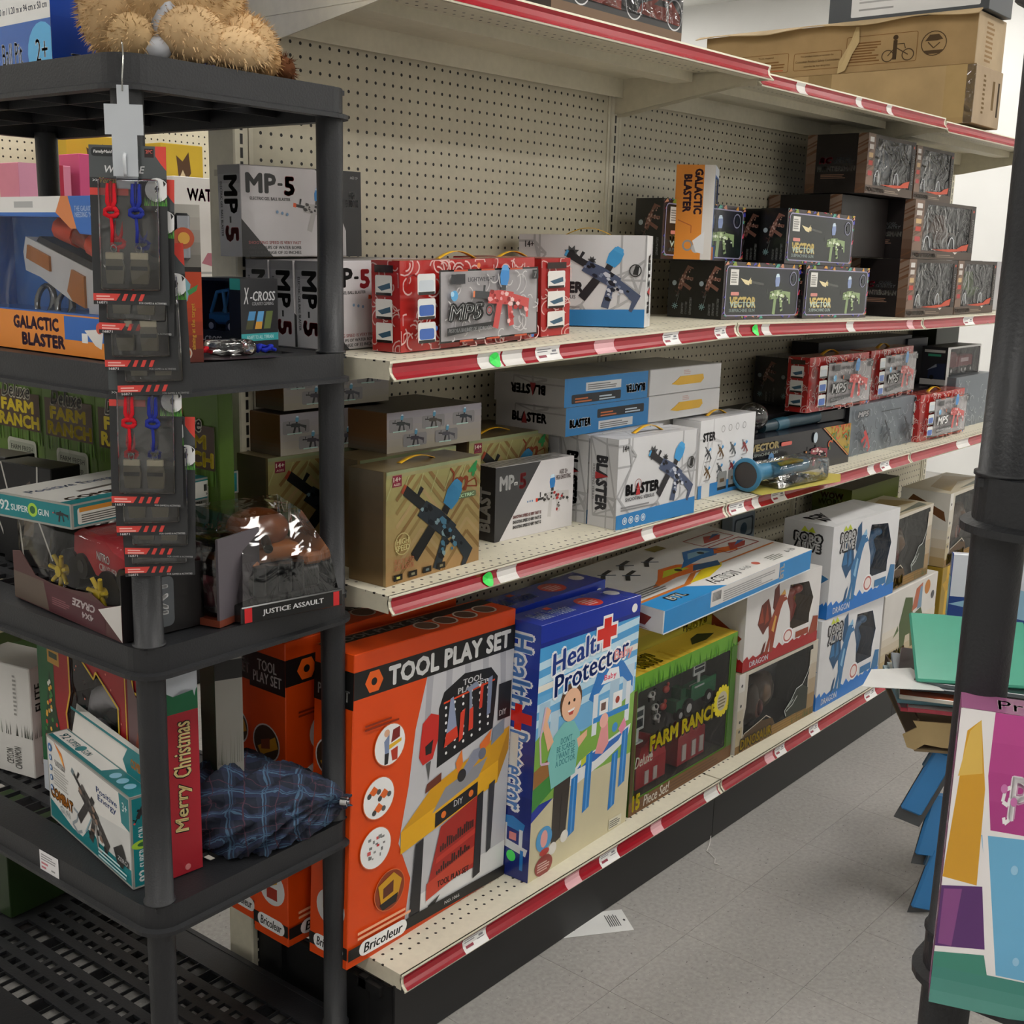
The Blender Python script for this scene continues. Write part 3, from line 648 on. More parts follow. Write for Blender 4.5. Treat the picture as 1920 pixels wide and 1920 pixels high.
def tool_top():
    a = Art(4.6); a.rect(0, 0.62, 1, 0.3, '#141414'); a.text('TOOL PLAY SET', 0.05, 0.68, 0.55, 0.2, '#b8b8b0', bold=0.03)
    for x in (0.5, 0.62, 0.75, 0.88): a.circ(x, 0.4, 0.26, '#d8c8b8', n=20); a.circ(x, 0.4, 0.22, '#6a4a38', n=20)
    return a
ta = {'F': tool_art(), 'L': tool_side(), 'T': tool_top()}
for i, (y, lab, ry) in enumerate(((-0.358, 'large orange tool play set carton standing frontmost on the bottom shelf', 2.2), (-0.213, 'orange tool play set carton second from the front, mostly behind the rack post', 0.3), (-0.094, 'orange tool play set carton rearmost of the three against the pegboard', 0))):
    carton('tool_set_box', lab, 'toy box', (-0.104 + (0.008, -0.018, 0)[i], y, 0.179), (0.493, 0.107, 0.645), (2.2, 1, 0)[i], '#dd4a0c', arts=ta, group='orange tool play sets', key='tool', ry=ry)
# ---------------------------------------------------------------- doctor play sets
def hp_front():
    a = Art(0.658); a.grad(0, 0.33, 1, 0.6, '#8cc3e6', '#3f9ad8', 6)
    for y in (0.86, 0.8, 0.7, 0.64): a.poly([(0, y - 0.03), (1, y + 0.02), (1, y + 0.05), (0, y)], '#bfe0f2')
    a.poly([(0, 0.745), (1, 0.775), (1, 0.8), (0, 0.77)], '#e8e6dc'); a.rect(0, 0.93, 1, 0.07, '#1c34a0'); a.rect(0, 0.915, 1, 0.018, '#1a2c86')
    for (x, w, h, c) in ((0.02, 0.1, 0.2, '#a9c9de'), (0.13, 0.08, 0.15, '#b9d3e4'), (0.72, 0.1, 0.18, '#aecbe0'), (0.86, 0.12, 0.22, '#bcd4e6')): a.rect(x, 0.5, w, h, c)
    a.poly([(0, 0.3), (0, 0.56), (0.1, 0.6), (0.2, 0.5), (0.3, 0.55), (0.45, 0.52), (0.75, 0.55), (1, 0.6), (1, 0.3)], '#7fae4a'); a.poly([(0, 0.24), (0.3, 0.33), (1, 0.33), (1, 0), (0, 0)], '#cfc6a4'); a.poly([(0, 0.44), (0.28, 0.5), (0.28, 0.38), (0, 0.3)], '#9a6a38'); a.poly([(0, 0.37), (0.26, 0.42), (0.2, 0.34), (0, 0.28)], '#3f8a3c')
    # play station
    a.poly([(0.5, 0.64), (0.58, 0.74), (0.72, 0.77), (0.85, 0.745), (0.97, 0.66), (0.97, 0.62), (0.85, 0.68), (0.7, 0.7), (0.55, 0.62)], '#2476c4'); a.poly([(0.62, 0.68), (0.7, 0.735), (0.8, 0.73), (0.82, 0.68), (0.7, 0.68)], '#e8eef4'); a.text('Baby', 0.65, 0.685, 0.13, 0.03, '#d46', bold=0.03)
    for x in (0.55, 0.9): a.rect(x, 0.48, 0.05, 0.17, '#dfe6ec')
    a.rect(0.56, 0.53, 0.38, 0.022, '#2e86d0'); a.rect(0.62, 0.555, 0.09, 0.06, '#f2f2f2'); a.rect(0.635, 0.57, 0.05, 0.032, '#6d5048'); a.rect(0.76, 0.555, 0.1, 0.07, '#f2f2f2'); a.circ(0.81, 0.59, 0.015, '#a33a2a')
    a.poly([(0.3, 0.33), (0.45, 0.4), (0.98, 0.46), (0.95, 0.4), (0.7, 0.345), (0.4, 0.305)], '#e4e8ea'); a.poly([(0.42, 0.37), (0.5, 0.4), (0.9, 0.44), (0.85, 0.41), (0.6, 0.37)], '#2a6ac0'); a.poly([(0.46, 0.37), (0.56, 0.395), (0.55, 0.42), (0.46, 0.4)], '#c8d040')
    a.poly([(0.6, 0.4), (0.65, 0.5), (0.72, 0.51), (0.74, 0.42), (0.68, 0.385)], '#e69a9a'); a.circ(0.675, 0.525, 0.03, '#f0b4a8'); a.circ(0.8, 0.475, 0.02, '#3f8fd0'); a.poly([(0.84, 0.46), (0.9, 0.5), (0.93, 0.46), (0.88, 0.43)], '#e88ca8')
    for x, y in ((0.36, 0.1), (0.5, 0.17), (0.78, 0.12), (0.88, 0.2)): a.poly([(x, y), (x + 0.07, y + 0.015), (x + 0.075, y + 0.25), (x + 0.01, y + 0.24)], '#1d78c6'); a.poly([(x + 0.03, y + 0.01), (x + 0.045, y + 0.013), (x + 0.05, y + 0.24), (x + 0.035, y + 0.24)], '#4a9be0')
    # child
    a.poly([(0.2, 0.1), (0.34, 0.13), (0.36, 0.36), (0.2, 0.35)], '#3a332e'); a.line([(0.275, 0.13), (0.28, 0.3)], 0.006, '#221e1b'); a.circ(0.22, 0.09, 0.025, '#e8e4dc'); a.circ(0.33, 0.115, 0.025, '#e8e4dc')
    a.poly([(0.17, 0.34), (0.4, 0.36), (0.43, 0.52), (0.36, 0.58), (0.26, 0.59), (0.17, 0.55), (0.12, 0.47)], '#7fc4bf'); a.text('DON\'T\nBE SCARED\nI WANT BE\nA DOCTOR', 0.2, 0.42, 0.19, 0.11, '#3d7f86')
    a.poly([(0.12, 0.5), (0.17, 0.53), (0.1, 0.62), (0.13, 0.66), (0.09, 0.68), (0.05, 0.62)], '#ecb896'); a.line([(0.08, 0.68), (0.04, 0.56), (0.06, 0.46), (0.14, 0.45)], 0.01, '#d8b8c8'); a.poly([(0.4, 0.5), (0.5, 0.52), (0.5, 0.495), (0.42, 0.46)], '#ecb896')
    a.circ(0.32, 0.665, 0.07, '#5a3f2e', ry=0.075); a.circ(0.325, 0.65, 0.062, '#f0bf9f', ry=0.066); a.circ(0.3, 0.66, 0.007, '#33241c'); a.circ(0.35, 0.665, 0.007, '#33241c'); a.poly([(0.29, 0.63), (0.36, 0.635), (0.34, 0.61), (0.31, 0.61)], '#c05048'); a.poly([(0.29, 0.63), (0.36, 0.635), (0.35, 0.625), (0.3, 0.622)], '#fff')
    # lettering
    for t, cx, cy, w, h in (('Health', 0.37, 0.855, 0.34, 0.085), ('Protector', 0.52, 0.775, 0.5, 0.085)):
        a.textr(t, cx, cy, w + 0.02, h + 0.02, 7, '#f4f8fc', bold=0.09, shear=0.1); a.textr(t, cx, cy, w, h, 7, '#24408e', bold=0.03, shear=0.1)
    for d, c in ((0.012, '#f2f2f2'), (0, '#d8261c')): a.rect(0.61 - d, 0.83 - d, 0.075 + 2 * d, 0.12 + 2 * d, c); a.rect(0.545 - d, 0.868 - d, 0.2 + 2 * d, 0.045 + 2 * d, c)
    a.text('Baby', 0.74, 0.75, 0.2, 0.055, '#e8a0a0', bold=0.03); a.circ(0.93, 0.955, 0.02, '#eee', ry=0.018)
    a.circ(0.13, 0.15, 0.05, '#4f9bd0', n=24); a.circ(0.13, 0.15, 0.022, '#e9a5a0', ry=0.035); a.circ(0.14, 0.095, 0.03, '#b53a34', ry=0.015); a.circ(0.14, 0.04, 0.055, '#8e2f2a', ry=0.042, n=24); a.lines(0.08, 0.02, 0.12, 0.04, 4, '#d8b0a8')
    a.rect(0.8, 0.03, 0.14, 0.045, '#d8d4c0'); a.lines(0.81, 0.035, 0.12, 0.035, 4, '#555'); return a
def hp_side():
    a = Art(0.17); a.grad(0, 0, 1, 1, '#12226e', '#2440a8', 6)
    a.text('Health', 0.14, 0.66, 0.72, 0.3, '#f4f6fa', -90, 0.1); a.text('Health', 0.2, 0.67, 0.6, 0.28, '#5a8ad0', -90, 0.03); a.text('Protector', 0.14, 0.26, 0.72, 0.33, '#f4f6fa', -90, 0.1); a.text('Protector', 0.2, 0.27, 0.6, 0.31, '#5a8ad0', -90, 0.03)
    a.rect(0.12, 0.615, 0.76, 0.04, '#d8261c'); a.rect(0.4, 0.585, 0.2, 0.1, '#d8261c'); a.rect(0.3, 0.44, 0.24, 0.13, '#e0e0dc')
    a.poly([(0.1, 0.12), (0.9, 0.1), (0.95, 0.13), (0.15, 0.15)], '#d6dbe0'); a.poly([(0.2, 0.2), (0.8, 0.19), (0.85, 0.225), (0.5, 0.245), (0.15, 0.235)], '#2f82cc'); a.rect(0.25, 0.14, 0.1, 0.07, '#dfe6ec'); a.rect(0.7, 0.13, 0.1, 0.07, '#dfe6ec'); a.rect(0.42, 0.15, 0.2, 0.03, '#d88'); a.rect(0.2, 0.04, 0.09, 0.09, '#1d78c6'); a.rect(0.75, 0.04, 0.09, 0.08, '#1d78c6'); a.circ(0.5, 0.085, 0.022, '#44e060', ry=0.022); return a
def hp_top():
    a = Art(3.9); a.textr('Health Protector', 0.26, 0.5, 1.3, 0.5, 0, '#dfe8f4', bold=0.06); a.textr('Health Protector', 0.26, 0.5, 1.25, 0.42, 0, '#2d4fa8', bold=0.02); a.rect(0.28, 0.7, 0.05, 0.16, '#c8342c'); a.circ(0.62, 0.5, 0.36, '#d33a30', ry=0.34, n=24); a.lines(0.56, 0.3, 0.12, 0.4, 4, '#eab0a8'); a.circ(0.9, 0.6, 0.2, '#e4e4e4'); return a
ha = {'F': hp_front(), 'L': hp_side(), 'T': hp_top()}
carton('doctor_set_box', 'tall blue doctor play set carton with a red cross, beside the orange carton', 'toy box', (0.402, -0.408, 0.179), (0.402, 0.1, 0.6), 1.8, '#1d35a2', arts=ha, group='doctor play sets', mat='gloss', key='hp', ry=2.2)
carton('doctor_set_box', 'blue doctor play set carton standing behind its twin, only its top showing', 'toy box', (0.43, -0.29, 0.179), (0.402, 0.1, 0.6), 1, '#1d35a2', arts=ha, group='doctor play sets', mat='gloss', key='hp')
# ---------------------------------------------------------------- farm sets
def grass(a, x, y, w, h, n, seed, c=('#3f7a1e', '#5a9a2c', '#2f6016')):
    r = random.Random(seed)
    for i in range(n): u = x + w * r.random(); hh = h * r.uniform(0.4, 1); a.poly([(u, y), (u + 0.012, y), (u + r.uniform(-0.01, 0.015), y + hh)], c[i % len(c)])
    return a
def farm_front():
    a = Art(1.4); a.rect(0, 0.9, 1, 0.1, '#5f9a2a'); grass(a, 0, 0.88, 1, 0.12, 60, 2); a.rect(0, 0, 1, 0.1, '#6b4420'); a.rect(0.94, 0.1, 0.06, 0.8, '#3f6a1c'); a.rect(0, 0.1, 0.03, 0.8, '#4a3a1e'); a.lines(0.02, 0.02, 0.9, 0.07, 3, '#59381a', 5)
    a.text('15', 0.03, 0.02, 0.07, 0.12, '#e8d21a', bold=0.05); a.text('Piece Set!', 0.13, 0.02, 0.24, 0.08, '#e6e2d8', shear=0.2); a.circ(0.965, 0.945, 0.03, '#6a8a3a'); return a
def farm_film():
    a = Art(1.4); a.text('FARM RANCH', 0.16, 0.385, 0.68, 0.145, '#2a2410', bold=0.09); a.text('FARM RANCH', 0.17, 0.4, 0.66, 0.115, '#ecd81c', bold=0.045); a.text('Deluxe', 0.04, 0.33, 0.16, 0.08, '#dcd8c8', shear=0.3)
    for i in range(16): t = 2 * math.pi * i / 16; a.circ(0.87 + 0.105 / 1.4 * math.cos(t), 0.5 + 0.105 * math.sin(t), 0.022, '#d8c81e', n=8)
    a.circ(0.87, 0.5, 0.105, '#d8c81e', n=24); a.circ(0.87, 0.5, 0.075, '#b8b098', n=20); a.lines(0.83, 0.45, 0.08, 0.1, 4, '#6a6040'); return a
def farm_toys(o, W, H):
    b = MB(); b.box(0.06, 0.02, 0.045, 0.2, 0.06, 0.11, '#b8343c'); b.prism([(0, 0), (0.14, 0), (0.12, 0.045), (0.07, 0.065), (0.02, 0.045)], 0.04, Matrix.Translation((0.06, 0.06, 0.11)) @ Matrix.Rotation(RAD(90), 4, 'X'), '#c9424a')
    for x in (0.1, 0.14): b.box(x, 0.018, 0.05, x + 0.018, 0.02, 0.085, '#d8d4d0')
    b.box(0.115, 0.018, 0.12, 0.13, 0.02, 0.145, '#e8e4e0'); b.build('barn', 'plastic', o)
    b2 = MB(); b2.box(0.26, 0.02, 0.045, 0.4, 0.06, 0.125, '#b23a42'); b2.prism([(0, 0), (0.14, 0), (0.07, 0.04)], 0.04, Matrix.Translation((0.26, 0.06, 0.125)) @ Matrix.Rotation(RAD(90), 4, 'X'), '#c04a50')
    for x in (0.28, 0.33, 0.37): b2.box(x, 0.017, 0.055, x + 0.02, 0.02, 0.1, '#dcd8d2')
    b2.build('barn', 'plastic', o)
    t = MB(); t.box(0.24, 0.02, 0.2, 0.3, 0.05, 0.235, '#1f6a42'); t.box(0.26, 0.02, 0.235, 0.285, 0.05, 0.265, '#1b5a38'); t.box(0.31, 0.018, 0.215, 0.44, 0.055, 0.25, '#1f7048'); t.box(0.31, 0.018, 0.25, 0.44, 0.022, 0.262, '#25804f'); wheel(t, (0.255, 0.02, 0.195), 0.018, 0.012); wheel(t, (0.295, 0.02, 0.205), 0.026, 0.014); wheel(t, (0.4, 0.02, 0.21), 0.02, 0.012); t.build('tractor', 'plastic', o)
    for (x, z) in ((0.13, 0.285), (0.15, 0.245), (0.16, 0.215)):
        c = MB(); c.ball((x, 0.03, z), (0.016, 0.008, 0.009), '#d8d8d4'); c.ball((x + 0.016, 0.03, z + 0.007), (0.007, 0.005, 0.006), '#1f1f1f'); c.box(x - 0.011, 0.027, z - 0.018, x - 0.007, 0.033, z, '#222'); c.box(x + 0.007, 0.027, z - 0.018, x + 0.011, 0.033, z, '#e0e0dc'); c.ball((x - 0.003, 0.025, z + 0.003), (0.006, 0.004, 0.006), '#222'); c.build('cow', 'plastic', o)
    for (x, z) in ((0.2, 0.28), (0.19, 0.235)): MB().ball((x, 0.03, z), (0.013, 0.008, 0.01), '#c03a30').ball((x + 0.009, 0.03, z + 0.012), (0.005, 0.004, 0.006), '#c8463a').build('hen', 'plastic', o)
    for (x, z, w, h) in ((0.03, 0.21, 0.055, 0.06), (0.32, 0.285, 0.06, 0.035)):
        s = MB(); s.box(x, 0.02, z, x + w, 0.023, z + h, '#d8dcda'); s.box(x + 0.006, 0.019, z + 0.008, x + w - 0.006, 0.0201, z + h * 0.5, '#2b3338'); s.box(x + 0.006, 0.019, z + h * 0.62, x + w - 0.006, 0.0201, z + h - 0.008, '#3a4448'); s.box(x + w * 0.4, 0.02, z - 0.03, x + w * 0.6, 0.023, z, '#d8dcda'); s.box(x + w * 0.1, 0.016, z - 0.034, x + w * 0.9, 0.034, z - 0.03, '#d8dcda'); s.build('sign', 'plastic', o)
def farm_top(): return grass(Art(4), 0, 0, 1, 1, 30, 8, ('#c8a428', '#b89020', '#d8b838')).text('FARM\nRANCH', 0.1, 0.15, 0.24, 0.7, '#2a2408', 180, 0.08).text('FARM\nRANCH', 0.11, 0.2, 0.22, 0.6, '#e2cc18', 180, 0.03).poly([(0.62, 0.3), (0.7, 0.6), (0.8, 0.7), (0.88, 0.4), (0.75, 0.25)], '#22301c')
fw = rwin(0.04, 0.11, 0.93, 0.88, 0.02, 1.4)
o = window_box('farm_set_box', 'farm toy set carton with window, green tractor and red barns, beside the doctor set', 'toy box', (0.822, -0.39, 0.179), (0.515, 0.1, 0.372), 0.5, fw, 0.07, '#c39f26', {'F': '#4f7f22', 'T': '#cdb13a', 'L': '#4a6a20'}, {'F': farm_front(), 'T': farm_top()}, '#3b3c38', 'film', farm_film(), 'farm toy sets')
farm_toys(o, 0.515, 0.372)
def farm_back():
    a = Art(1.4); a.grad(0, 0, 1, 1, '#8a9a3a', '#c0a030', 5); a.text('FARM\nRANCH', 0.7, 0.3, 0.24, 0.26, '#2a2408', 180, 0.08); a.text('FARM\nRANCH', 0.71, 0.32, 0.22, 0.22, '#dccb1c', 180, 0.03); a.text('FARM\nRANCH', 0.02, 0.3, 0.2, 0.26, '#2a2408', 180, 0.08); a.text('FARM\nRANCH', 0.02, 0.32, 0.19, 0.22, '#dccb1c', 180, 0.03); a.poly([(0.03, 0.02), (0.08, 0.22), (0.18, 0.2), (0.2, 0.06), (0.12, 0.0)], '#232a18'); a.circ(0.3, 0.15, 0.02, '#222'); return a
carton('spare_carton', 'low plain carton hidden behind the farm set with the window', 'toy box', (0.84, -0.285, 0.179), (0.5, 0.23, 0.29), 0, '#8a7a3a')
carton('farm_set_box', 'yellow and green farm toy carton set upside down behind the one with the window', 'toy box', (0.85, -0.285, 0.47), (0.515, 0.1, 0.2), 0, '#b0a03a', arts={'F': farm_back()}, group='farm toy sets')
# ---------------------------------------------------------------- blaster set lying across the top
def action_top():
    a = Art(2.0); a.rect(0, 0, 1, 0.1, '#e9e7e4'); a.poly([(0, 0), (0.38, 0), (0.26, 0.2), (0, 0.2)], '#2f8fd0'); a.text('BTL', 0.1, 0.07, 0.1, 0.1, '#1c1c1c', bold=0.09); a.text('BTL', 0.11, 0.085, 0.08, 0.07, '#f0efe8', bold=0.03)
    a.poly([(0, 0.2), (0.3, 0.2), (0.42, 0.32), (0.98, 0.32), (0.98, 0.34), (0.4, 0.34), (0.28, 0.23), (0, 0.23)], '#d2762a'); a.poly([(0.3, 0.21), (0.46, 0.33), (0.6, 0.33), (0.56, 0.28), (0.42, 0.2)], '#e8d020'); a.text('ACTION', 0.36, 0.07, 0.18, 0.11, '#222', bold=0.06); a.text('ACTION', 0.368, 0.085, 0.165, 0.08, '#f4f4f0', bold=0.0); a.text('6-10', 0.57, 0.1, 0.06, 0.05, '#888'); a.circ(0.68, 0.13, 0.035, '#cc6a5a'); a.lines(0.76, 0.07, 0.1, 0.1, 4, '#7c8078'); a.text('6-10', 0.9, 0.1, 0.06, 0.05, '#888')
    for (x, y, s, c1, c2, c3) in ((0.33, 0.42, 1.0, '#e8742a', '#d0d830', '#2c5a86'), (0.58, 0.55, 0.9, '#2f74b8', '#8ab4cc', '#e8742a')):
        a.poly([(x - 0.18 * s, y - 0.1), (x - 0.08 * s, y), (x + 0.02 * s, y + 0.14), (x + 0.12 * s, y + 0.12), (x + 0.2 * s, y), (x + 0.1 * s, y - 0.08), (x, y - 0.06)], c1); a.poly([(x - 0.05 * s, y), (x + 0.02 * s, y + 0.09), (x + 0.1 * s, y + 0.07), (x + 0.12 * s, y)], c2); a.poly([(x + 0.1 * s, y - 0.06), (x + 0.24 * s, y - 0.12), (x + 0.28 * s, y - 0.04), (x + 0.16 * s, y + 0.02)], c3); a.circ(x + 0.07 * s, y + 0.03, 0.03, '#222')
    r = random.Random(9)
    for (x, y) in ((0.16, 0.75), (0.3, 0.8), (0.22, 0.62), (0.4, 0.72)): a.line([(x - 0.05, y - 0.06), (x, y + 0.02), (x + 0.06, y + 0.05)], 0.035, '#2a2a2a'); a.line([(x - 0.02, y + 0.04), (x + 0.03, y - 0.05)], 0.02, '#3d5066')
    for (x, y) in ((0.84, 0.5), (0.84, 0.74)): a.frame(x - 0.12, y - 0.08, 0.23, 0.2, 0.01, 0.012, '#a83a34'); a.poly([(x - 0.08, y - 0.04), (x, y + 0.08), (x + 0.08, y + 0.02), (x + 0.02, y - 0.05)], r.choice(['#555', '#b4443a'])); a.poly([(x - 0.02, y), (x + 0.06, y + 0.07), (x + 0.09, y + 0.04)], '#3f6ea8')
    a.rect(0.52, 0.84, 0.08, 0.1, '#8a7a20'); a.lines(0.05, 0.26, 0.2, 0.12, 4, '#777', 4); return a
def action_front():
    a = Art(12); a.rect(0.28, 0.28, 0.47, 0.72, '#d6d4d2'); 
    for i in range(14): a.rect(0.29 + 0.004 * i, 0.5, 0.0022, 0.4, '#333')
    a.lines(0.36, 0.34, 0.36, 0.5, 5, '#9a9a9a', 2); a.text('BTL', 0.755, 0.2, 0.03, 0.7, '#e6e6e6', 90, 0.05); a.rect(0.0, 0.0, 1, 0.06, '#d8e4ea'); return a
def action_side():
    a = Art(3); a.poly([(0.1, 0.9), (0.5, 0.95), (0.9, 0.6), (0.85, 0.2), (0.4, 0.4)], '#8a3a30'); a.poly([(0.1, 0.3), (0.5, 0.25), (0.9, 0.05), (0.4, 0.05)], '#b07a4a'); a.poly([(0.4, 0.8), (0.7, 0.7), (0.6, 0.4)], '#4a3a44'); return a
carton('blaster_set_box', 'flat white and blue blaster set carton lying across the boxes below the middle shelf', 'toy box', (0.885, -0.425, 0.655), (0.79, 0.36, 0.062), 0.0, '#e6e4e2', {'F': '#2c86c6', 'L': '#e0dedc'}, {'T': action_top(), 'F': action_front(), 'L': action_side()}, ry=-1.2, rx=2.0)
# ---------------------------------------------------------------- dragons and dinosaurs
def dragon_shapes(c, d, l):
    return [([(-0.35, 0.1), (-0.28, 0.42), (-0.12, 0.5), (-0.05, 0.3), (0.0, 0.05), (-0.12, -0.02), (-0.2, -0.12)], d), ([(-0.33, 0.1), (-0.26, 0.38), (-0.2, 0.1)], c), ([(-0.18, 0.05), (-0.14, 0.42), (-0.08, 0.1)], c), ([(0.0, 0.3), (0.02, 0.62), (0.12, 0.7), (0.16, 0.4), (0.08, 0.2)], d),
            ([(-0.15, -0.5), (-0.05, -0.2), (-0.08, 0.02), (0.05, 0.25), (0.16, 0.48), (0.26, 0.5), (0.36, 0.36), (0.26, 0.34), (0.2, 0.22), (0.14, 0.0), (0.1, -0.2), (0.06, -0.48), (-0.02, -0.5), (-0.01, -0.25), (-0.06, -0.5)], c),
            ([(0.0, -0.1), (0.07, 0.15), (0.11, 0.12), (0.06, -0.15)], l), ([(0.18, 0.48), (0.27, 0.56), (0.31, 0.46)], l), ([(-0.25, -0.5), (-0.18, -0.3), (-0.12, -0.25), (-0.16, -0.45)], d), ([(0.27, 0.43), (0.3, 0.44), (0.29, 0.41)], '#fff')]
def splat(a, y, c, seed):
    r = random.Random(seed); a.rect(0, 0, 1, y, c)
    for i in range(12): x = i / 12 + r.uniform(0, 0.03); a.poly([(x - 0.03, y - 0.001), (x + 0.07, y - 0.001), (x + 0.03 + r.uniform(-0.02, 0.02), y + r.uniform(0.02, 0.07))], c)
    return a
def dragon_front(c, d, l, band, logo=True, seed=1):
    a = Art(1.35); splat(a, 0.13, band, seed); a.sub(0.34, 0.47, 0, 0.72, dragon_shapes(c, d, l)); a.text('DRAGON', 0.08, 0.035, 0.24, 0.07, '#e8eaf0', bold=0.03)
    if logo: a.text('ROBO\nALIVE', 0.1, 0.68, 0.24, 0.24, '#1a1a1c', bold=0.14); a.text('ROBO\nALIVE', 0.115, 0.7, 0.21, 0.2, '#f2f2f2', bold=0.05); a.poly([(0.14, 0.92), (0.17, 0.98), (0.2, 0.93), (0.23, 0.98), (0.27, 0.92)], '#b8c43a')
    a.circ(0.57, 0.24, 0.1, '#e4e4e6', ry=0.1); a.circ(0.57, 0.24, 0.08, '#b06058' if band[1] != '9' else '#c8968c'); a.circ(0.57, 0.24, 0.06, '#e0d4d0'); a.poly([(0.86, 0.12), (0.92, 0.36), (0.99, 0.34), (0.99, 0.14)], c); a.rect(0.68, 0.16, 0.18, 0.08, c); return a
def robo_toy(o, W, H, c, d):
    mb = MB(); p = [(0.62 * W, 0.05, 0.3 * H), (0.68 * W, 0.05, 0.45 * H), (0.72 * W, 0.045, 0.58 * H), (0.7 * W, 0.04, 0.7 * H), (0.76 * W, 0.03, 0.75 * H)]
    mb.path(p, [0.03, 0.036, 0.03, 0.02, 0.012], 10, c); mb.ball((0.78 * W, 0.028, 0.75 * H), (0.026, 0.014, 0.014), c)
    for s in (0.8, 0.86): mb.add([(0.68 * W, 0.06, 0.5 * H), (s * W, 0.06, 0.78 * H), (0.9 * W, 0.055, 0.5 * H)], [(0, 1, 2)], d)
    mb.tube((0.64 * W, 0.05, 0.3 * H), (0.64 * W, 0.04, 0.2 * H), 0.014, col=d); mb.tube((0.72 * W, 0.05, 0.34 * H), (0.74 * W, 0.04, 0.2 * H), 0.014, col=d); mb.build('toy_dragon', 'plastic', o)
bl = ('#2f6c9c', '#1c4a70', '#86b4d4'); rd = ('#8c3a22', '#5e2418', '#cc9a4a')
def ra_side():
    a = Art(0.6); splat(a, 0.13, '#1f6fc0', 3); a.text('ROBO\nALIVE', 0.2, 0.68, 0.62, 0.22, '#1a1a1c', bold=0.14); a.text('ROBO\nALIVE', 0.24, 0.7, 0.54, 0.18, '#f2f2f2', bold=0.05); a.poly([(0.35, 0.9), (0.42, 0.96), (0.5, 0.91), (0.58, 0.96), (0.65, 0.9)], '#b8c43a'); a.poly([(0.55, 0.36), (0.7, 0.5), (0.98, 0.44), (0.8, 0.36)], bl[0]); return a
def rt(): return Art(1.7).text('ROBO\nALIVE', 0.1, 0.3, 0.3, 0.5, '#3a3a34', bold=0.06).poly([(0.1, 0.1), (0.4, 0.9), (0.9, 0.9), (0.7, 0.1)], '#d8d8da')
rw = [(0.6, 0.3), (0.86, 0.3), (0.86, 0.42), (0.9, 0.62), (0.82, 0.86), (0.56, 0.9), (0.53, 0.72), (0.58, 0.55)]
for i, (loc, rz, lab) in enumerate((((1.822, -0.41, 0.179), -1, 'white and blue robotic dragon carton on the bottom shelf, below its twin'), ((1.845, -0.412, 0.476), -3, 'white and blue robotic dragon carton stacked on top of its twin'))):
    o = window_box('dragon_box', lab, 'toy box', loc, (0.45, 0.17, 0.295), rz, rw, 0.11, '#cfd0d2', {'F': '#d4d5d7'}, {'F': dragon_front(*bl, '#1f6fc0'), 'L': ra_side(), 'T': rt()}, '#31506c', 'film', None, 'robotic dragon sets'); robo_toy(o, 0.45, 0.295, '#3a6f9c', '#24506f')
def dr_side():
    a = Art(0.6); splat(a, 0.13, '#a02024', 7); a.poly([(0.1, 0.5), (0.3, 0.66), (0.95, 0.42), (0.85, 0.34), (0.4, 0.5)], rd[0]); a.poly([(0.4, 0.52), (0.9, 0.34), (0.8, 0.3), (0.35, 0.44)], rd[2]); a.poly([(0.1, 0.3), (0.25, 0.36), (0.3, 0.28), (0.15, 0.26)], '#a04a3a'); return a
o = window_box('dragon_box', 'white and red robotic dragon carton resting on the dinosaur carton', 'toy box', (1.36, -0.395, 0.424), (0.43, 0.17, 0.235), -2, rw, 0.11, '#d0cfcd', {'F': '#d6d4d2'}, {'F': dragon_front(*rd, '#a02024', False), 'L': dr_side()}, '#5a4a30', 'film', None, 'robotic dragon sets'); robo_toy(o, 0.43, 0.235, '#a03a2a', '#c8a040')
def dino_front(asp, txt=True):
    a = Art(asp); a.rect(0, 0, 1, 0.13, '#7a5a26'); a.grad(0.9, 0.1, 0.1, 0.8, '#8a6a34', '#c8c2b4', 4); a.grad(0, 0.1, 0.07, 0.9, '#a89870', '#d8d6d2', 4); a.lines(0.3, 0.02, 0.6, 0.1, 3, '#8e6c30', 6); grass(a, 0.7, 0.02, 0.3, 0.12, 20, 3, ('#4a5a2a', '#6a5a2a'))
    if txt: a.text('DINOSAUR', 0.05, 0.01, 0.4, 0.17, '#2a1c0c', bold=0.12); a.text('DINOSAUR', 0.06, 0.03, 0.38, 0.13, '#c0a024', bold=0.04)
    for y in (0.85, 0.6, 0.4, 0.28): a.circ(0.035, y, 0.02, '#444'); 
    return a
def dino_film(asp):
    a = Art(asp); p = [(0.62, 0.16), (0.6, 0.24), (0.68, 0.34), (0.74, 0.46), (0.82, 0.48), (0.88, 0.6), (0.92, 0.75)]; a.poly([(0.62, 0.14), (0.6, 0.24), (0.68, 0.34), (0.74, 0.46), (0.82, 0.48), (0.9, 0.4), (0.9, 0.12)], '#232a22'); a.line(p, 0.012, '#c9cfcc'); a.line([(0.62, 0.22), (0.7, 0.27), (0.76, 0.36)], 0.012, '#c9cfcc'); a.line([(0.64, 0.27), (0.71, 0.34)], 0.01, '#c9cfcc')
    a.poly([(0.06, 0.12), (0.08, 0.2), (0.3, 0.28), (0.44, 0.24), (0.48, 0.14)], '#4a3418'); a.line([(0.07, 0.14), (0.1, 0.22), (0.28, 0.28), (0.36, 0.31), (0.42, 0.25)], 0.012, '#c0b8a8'); return a
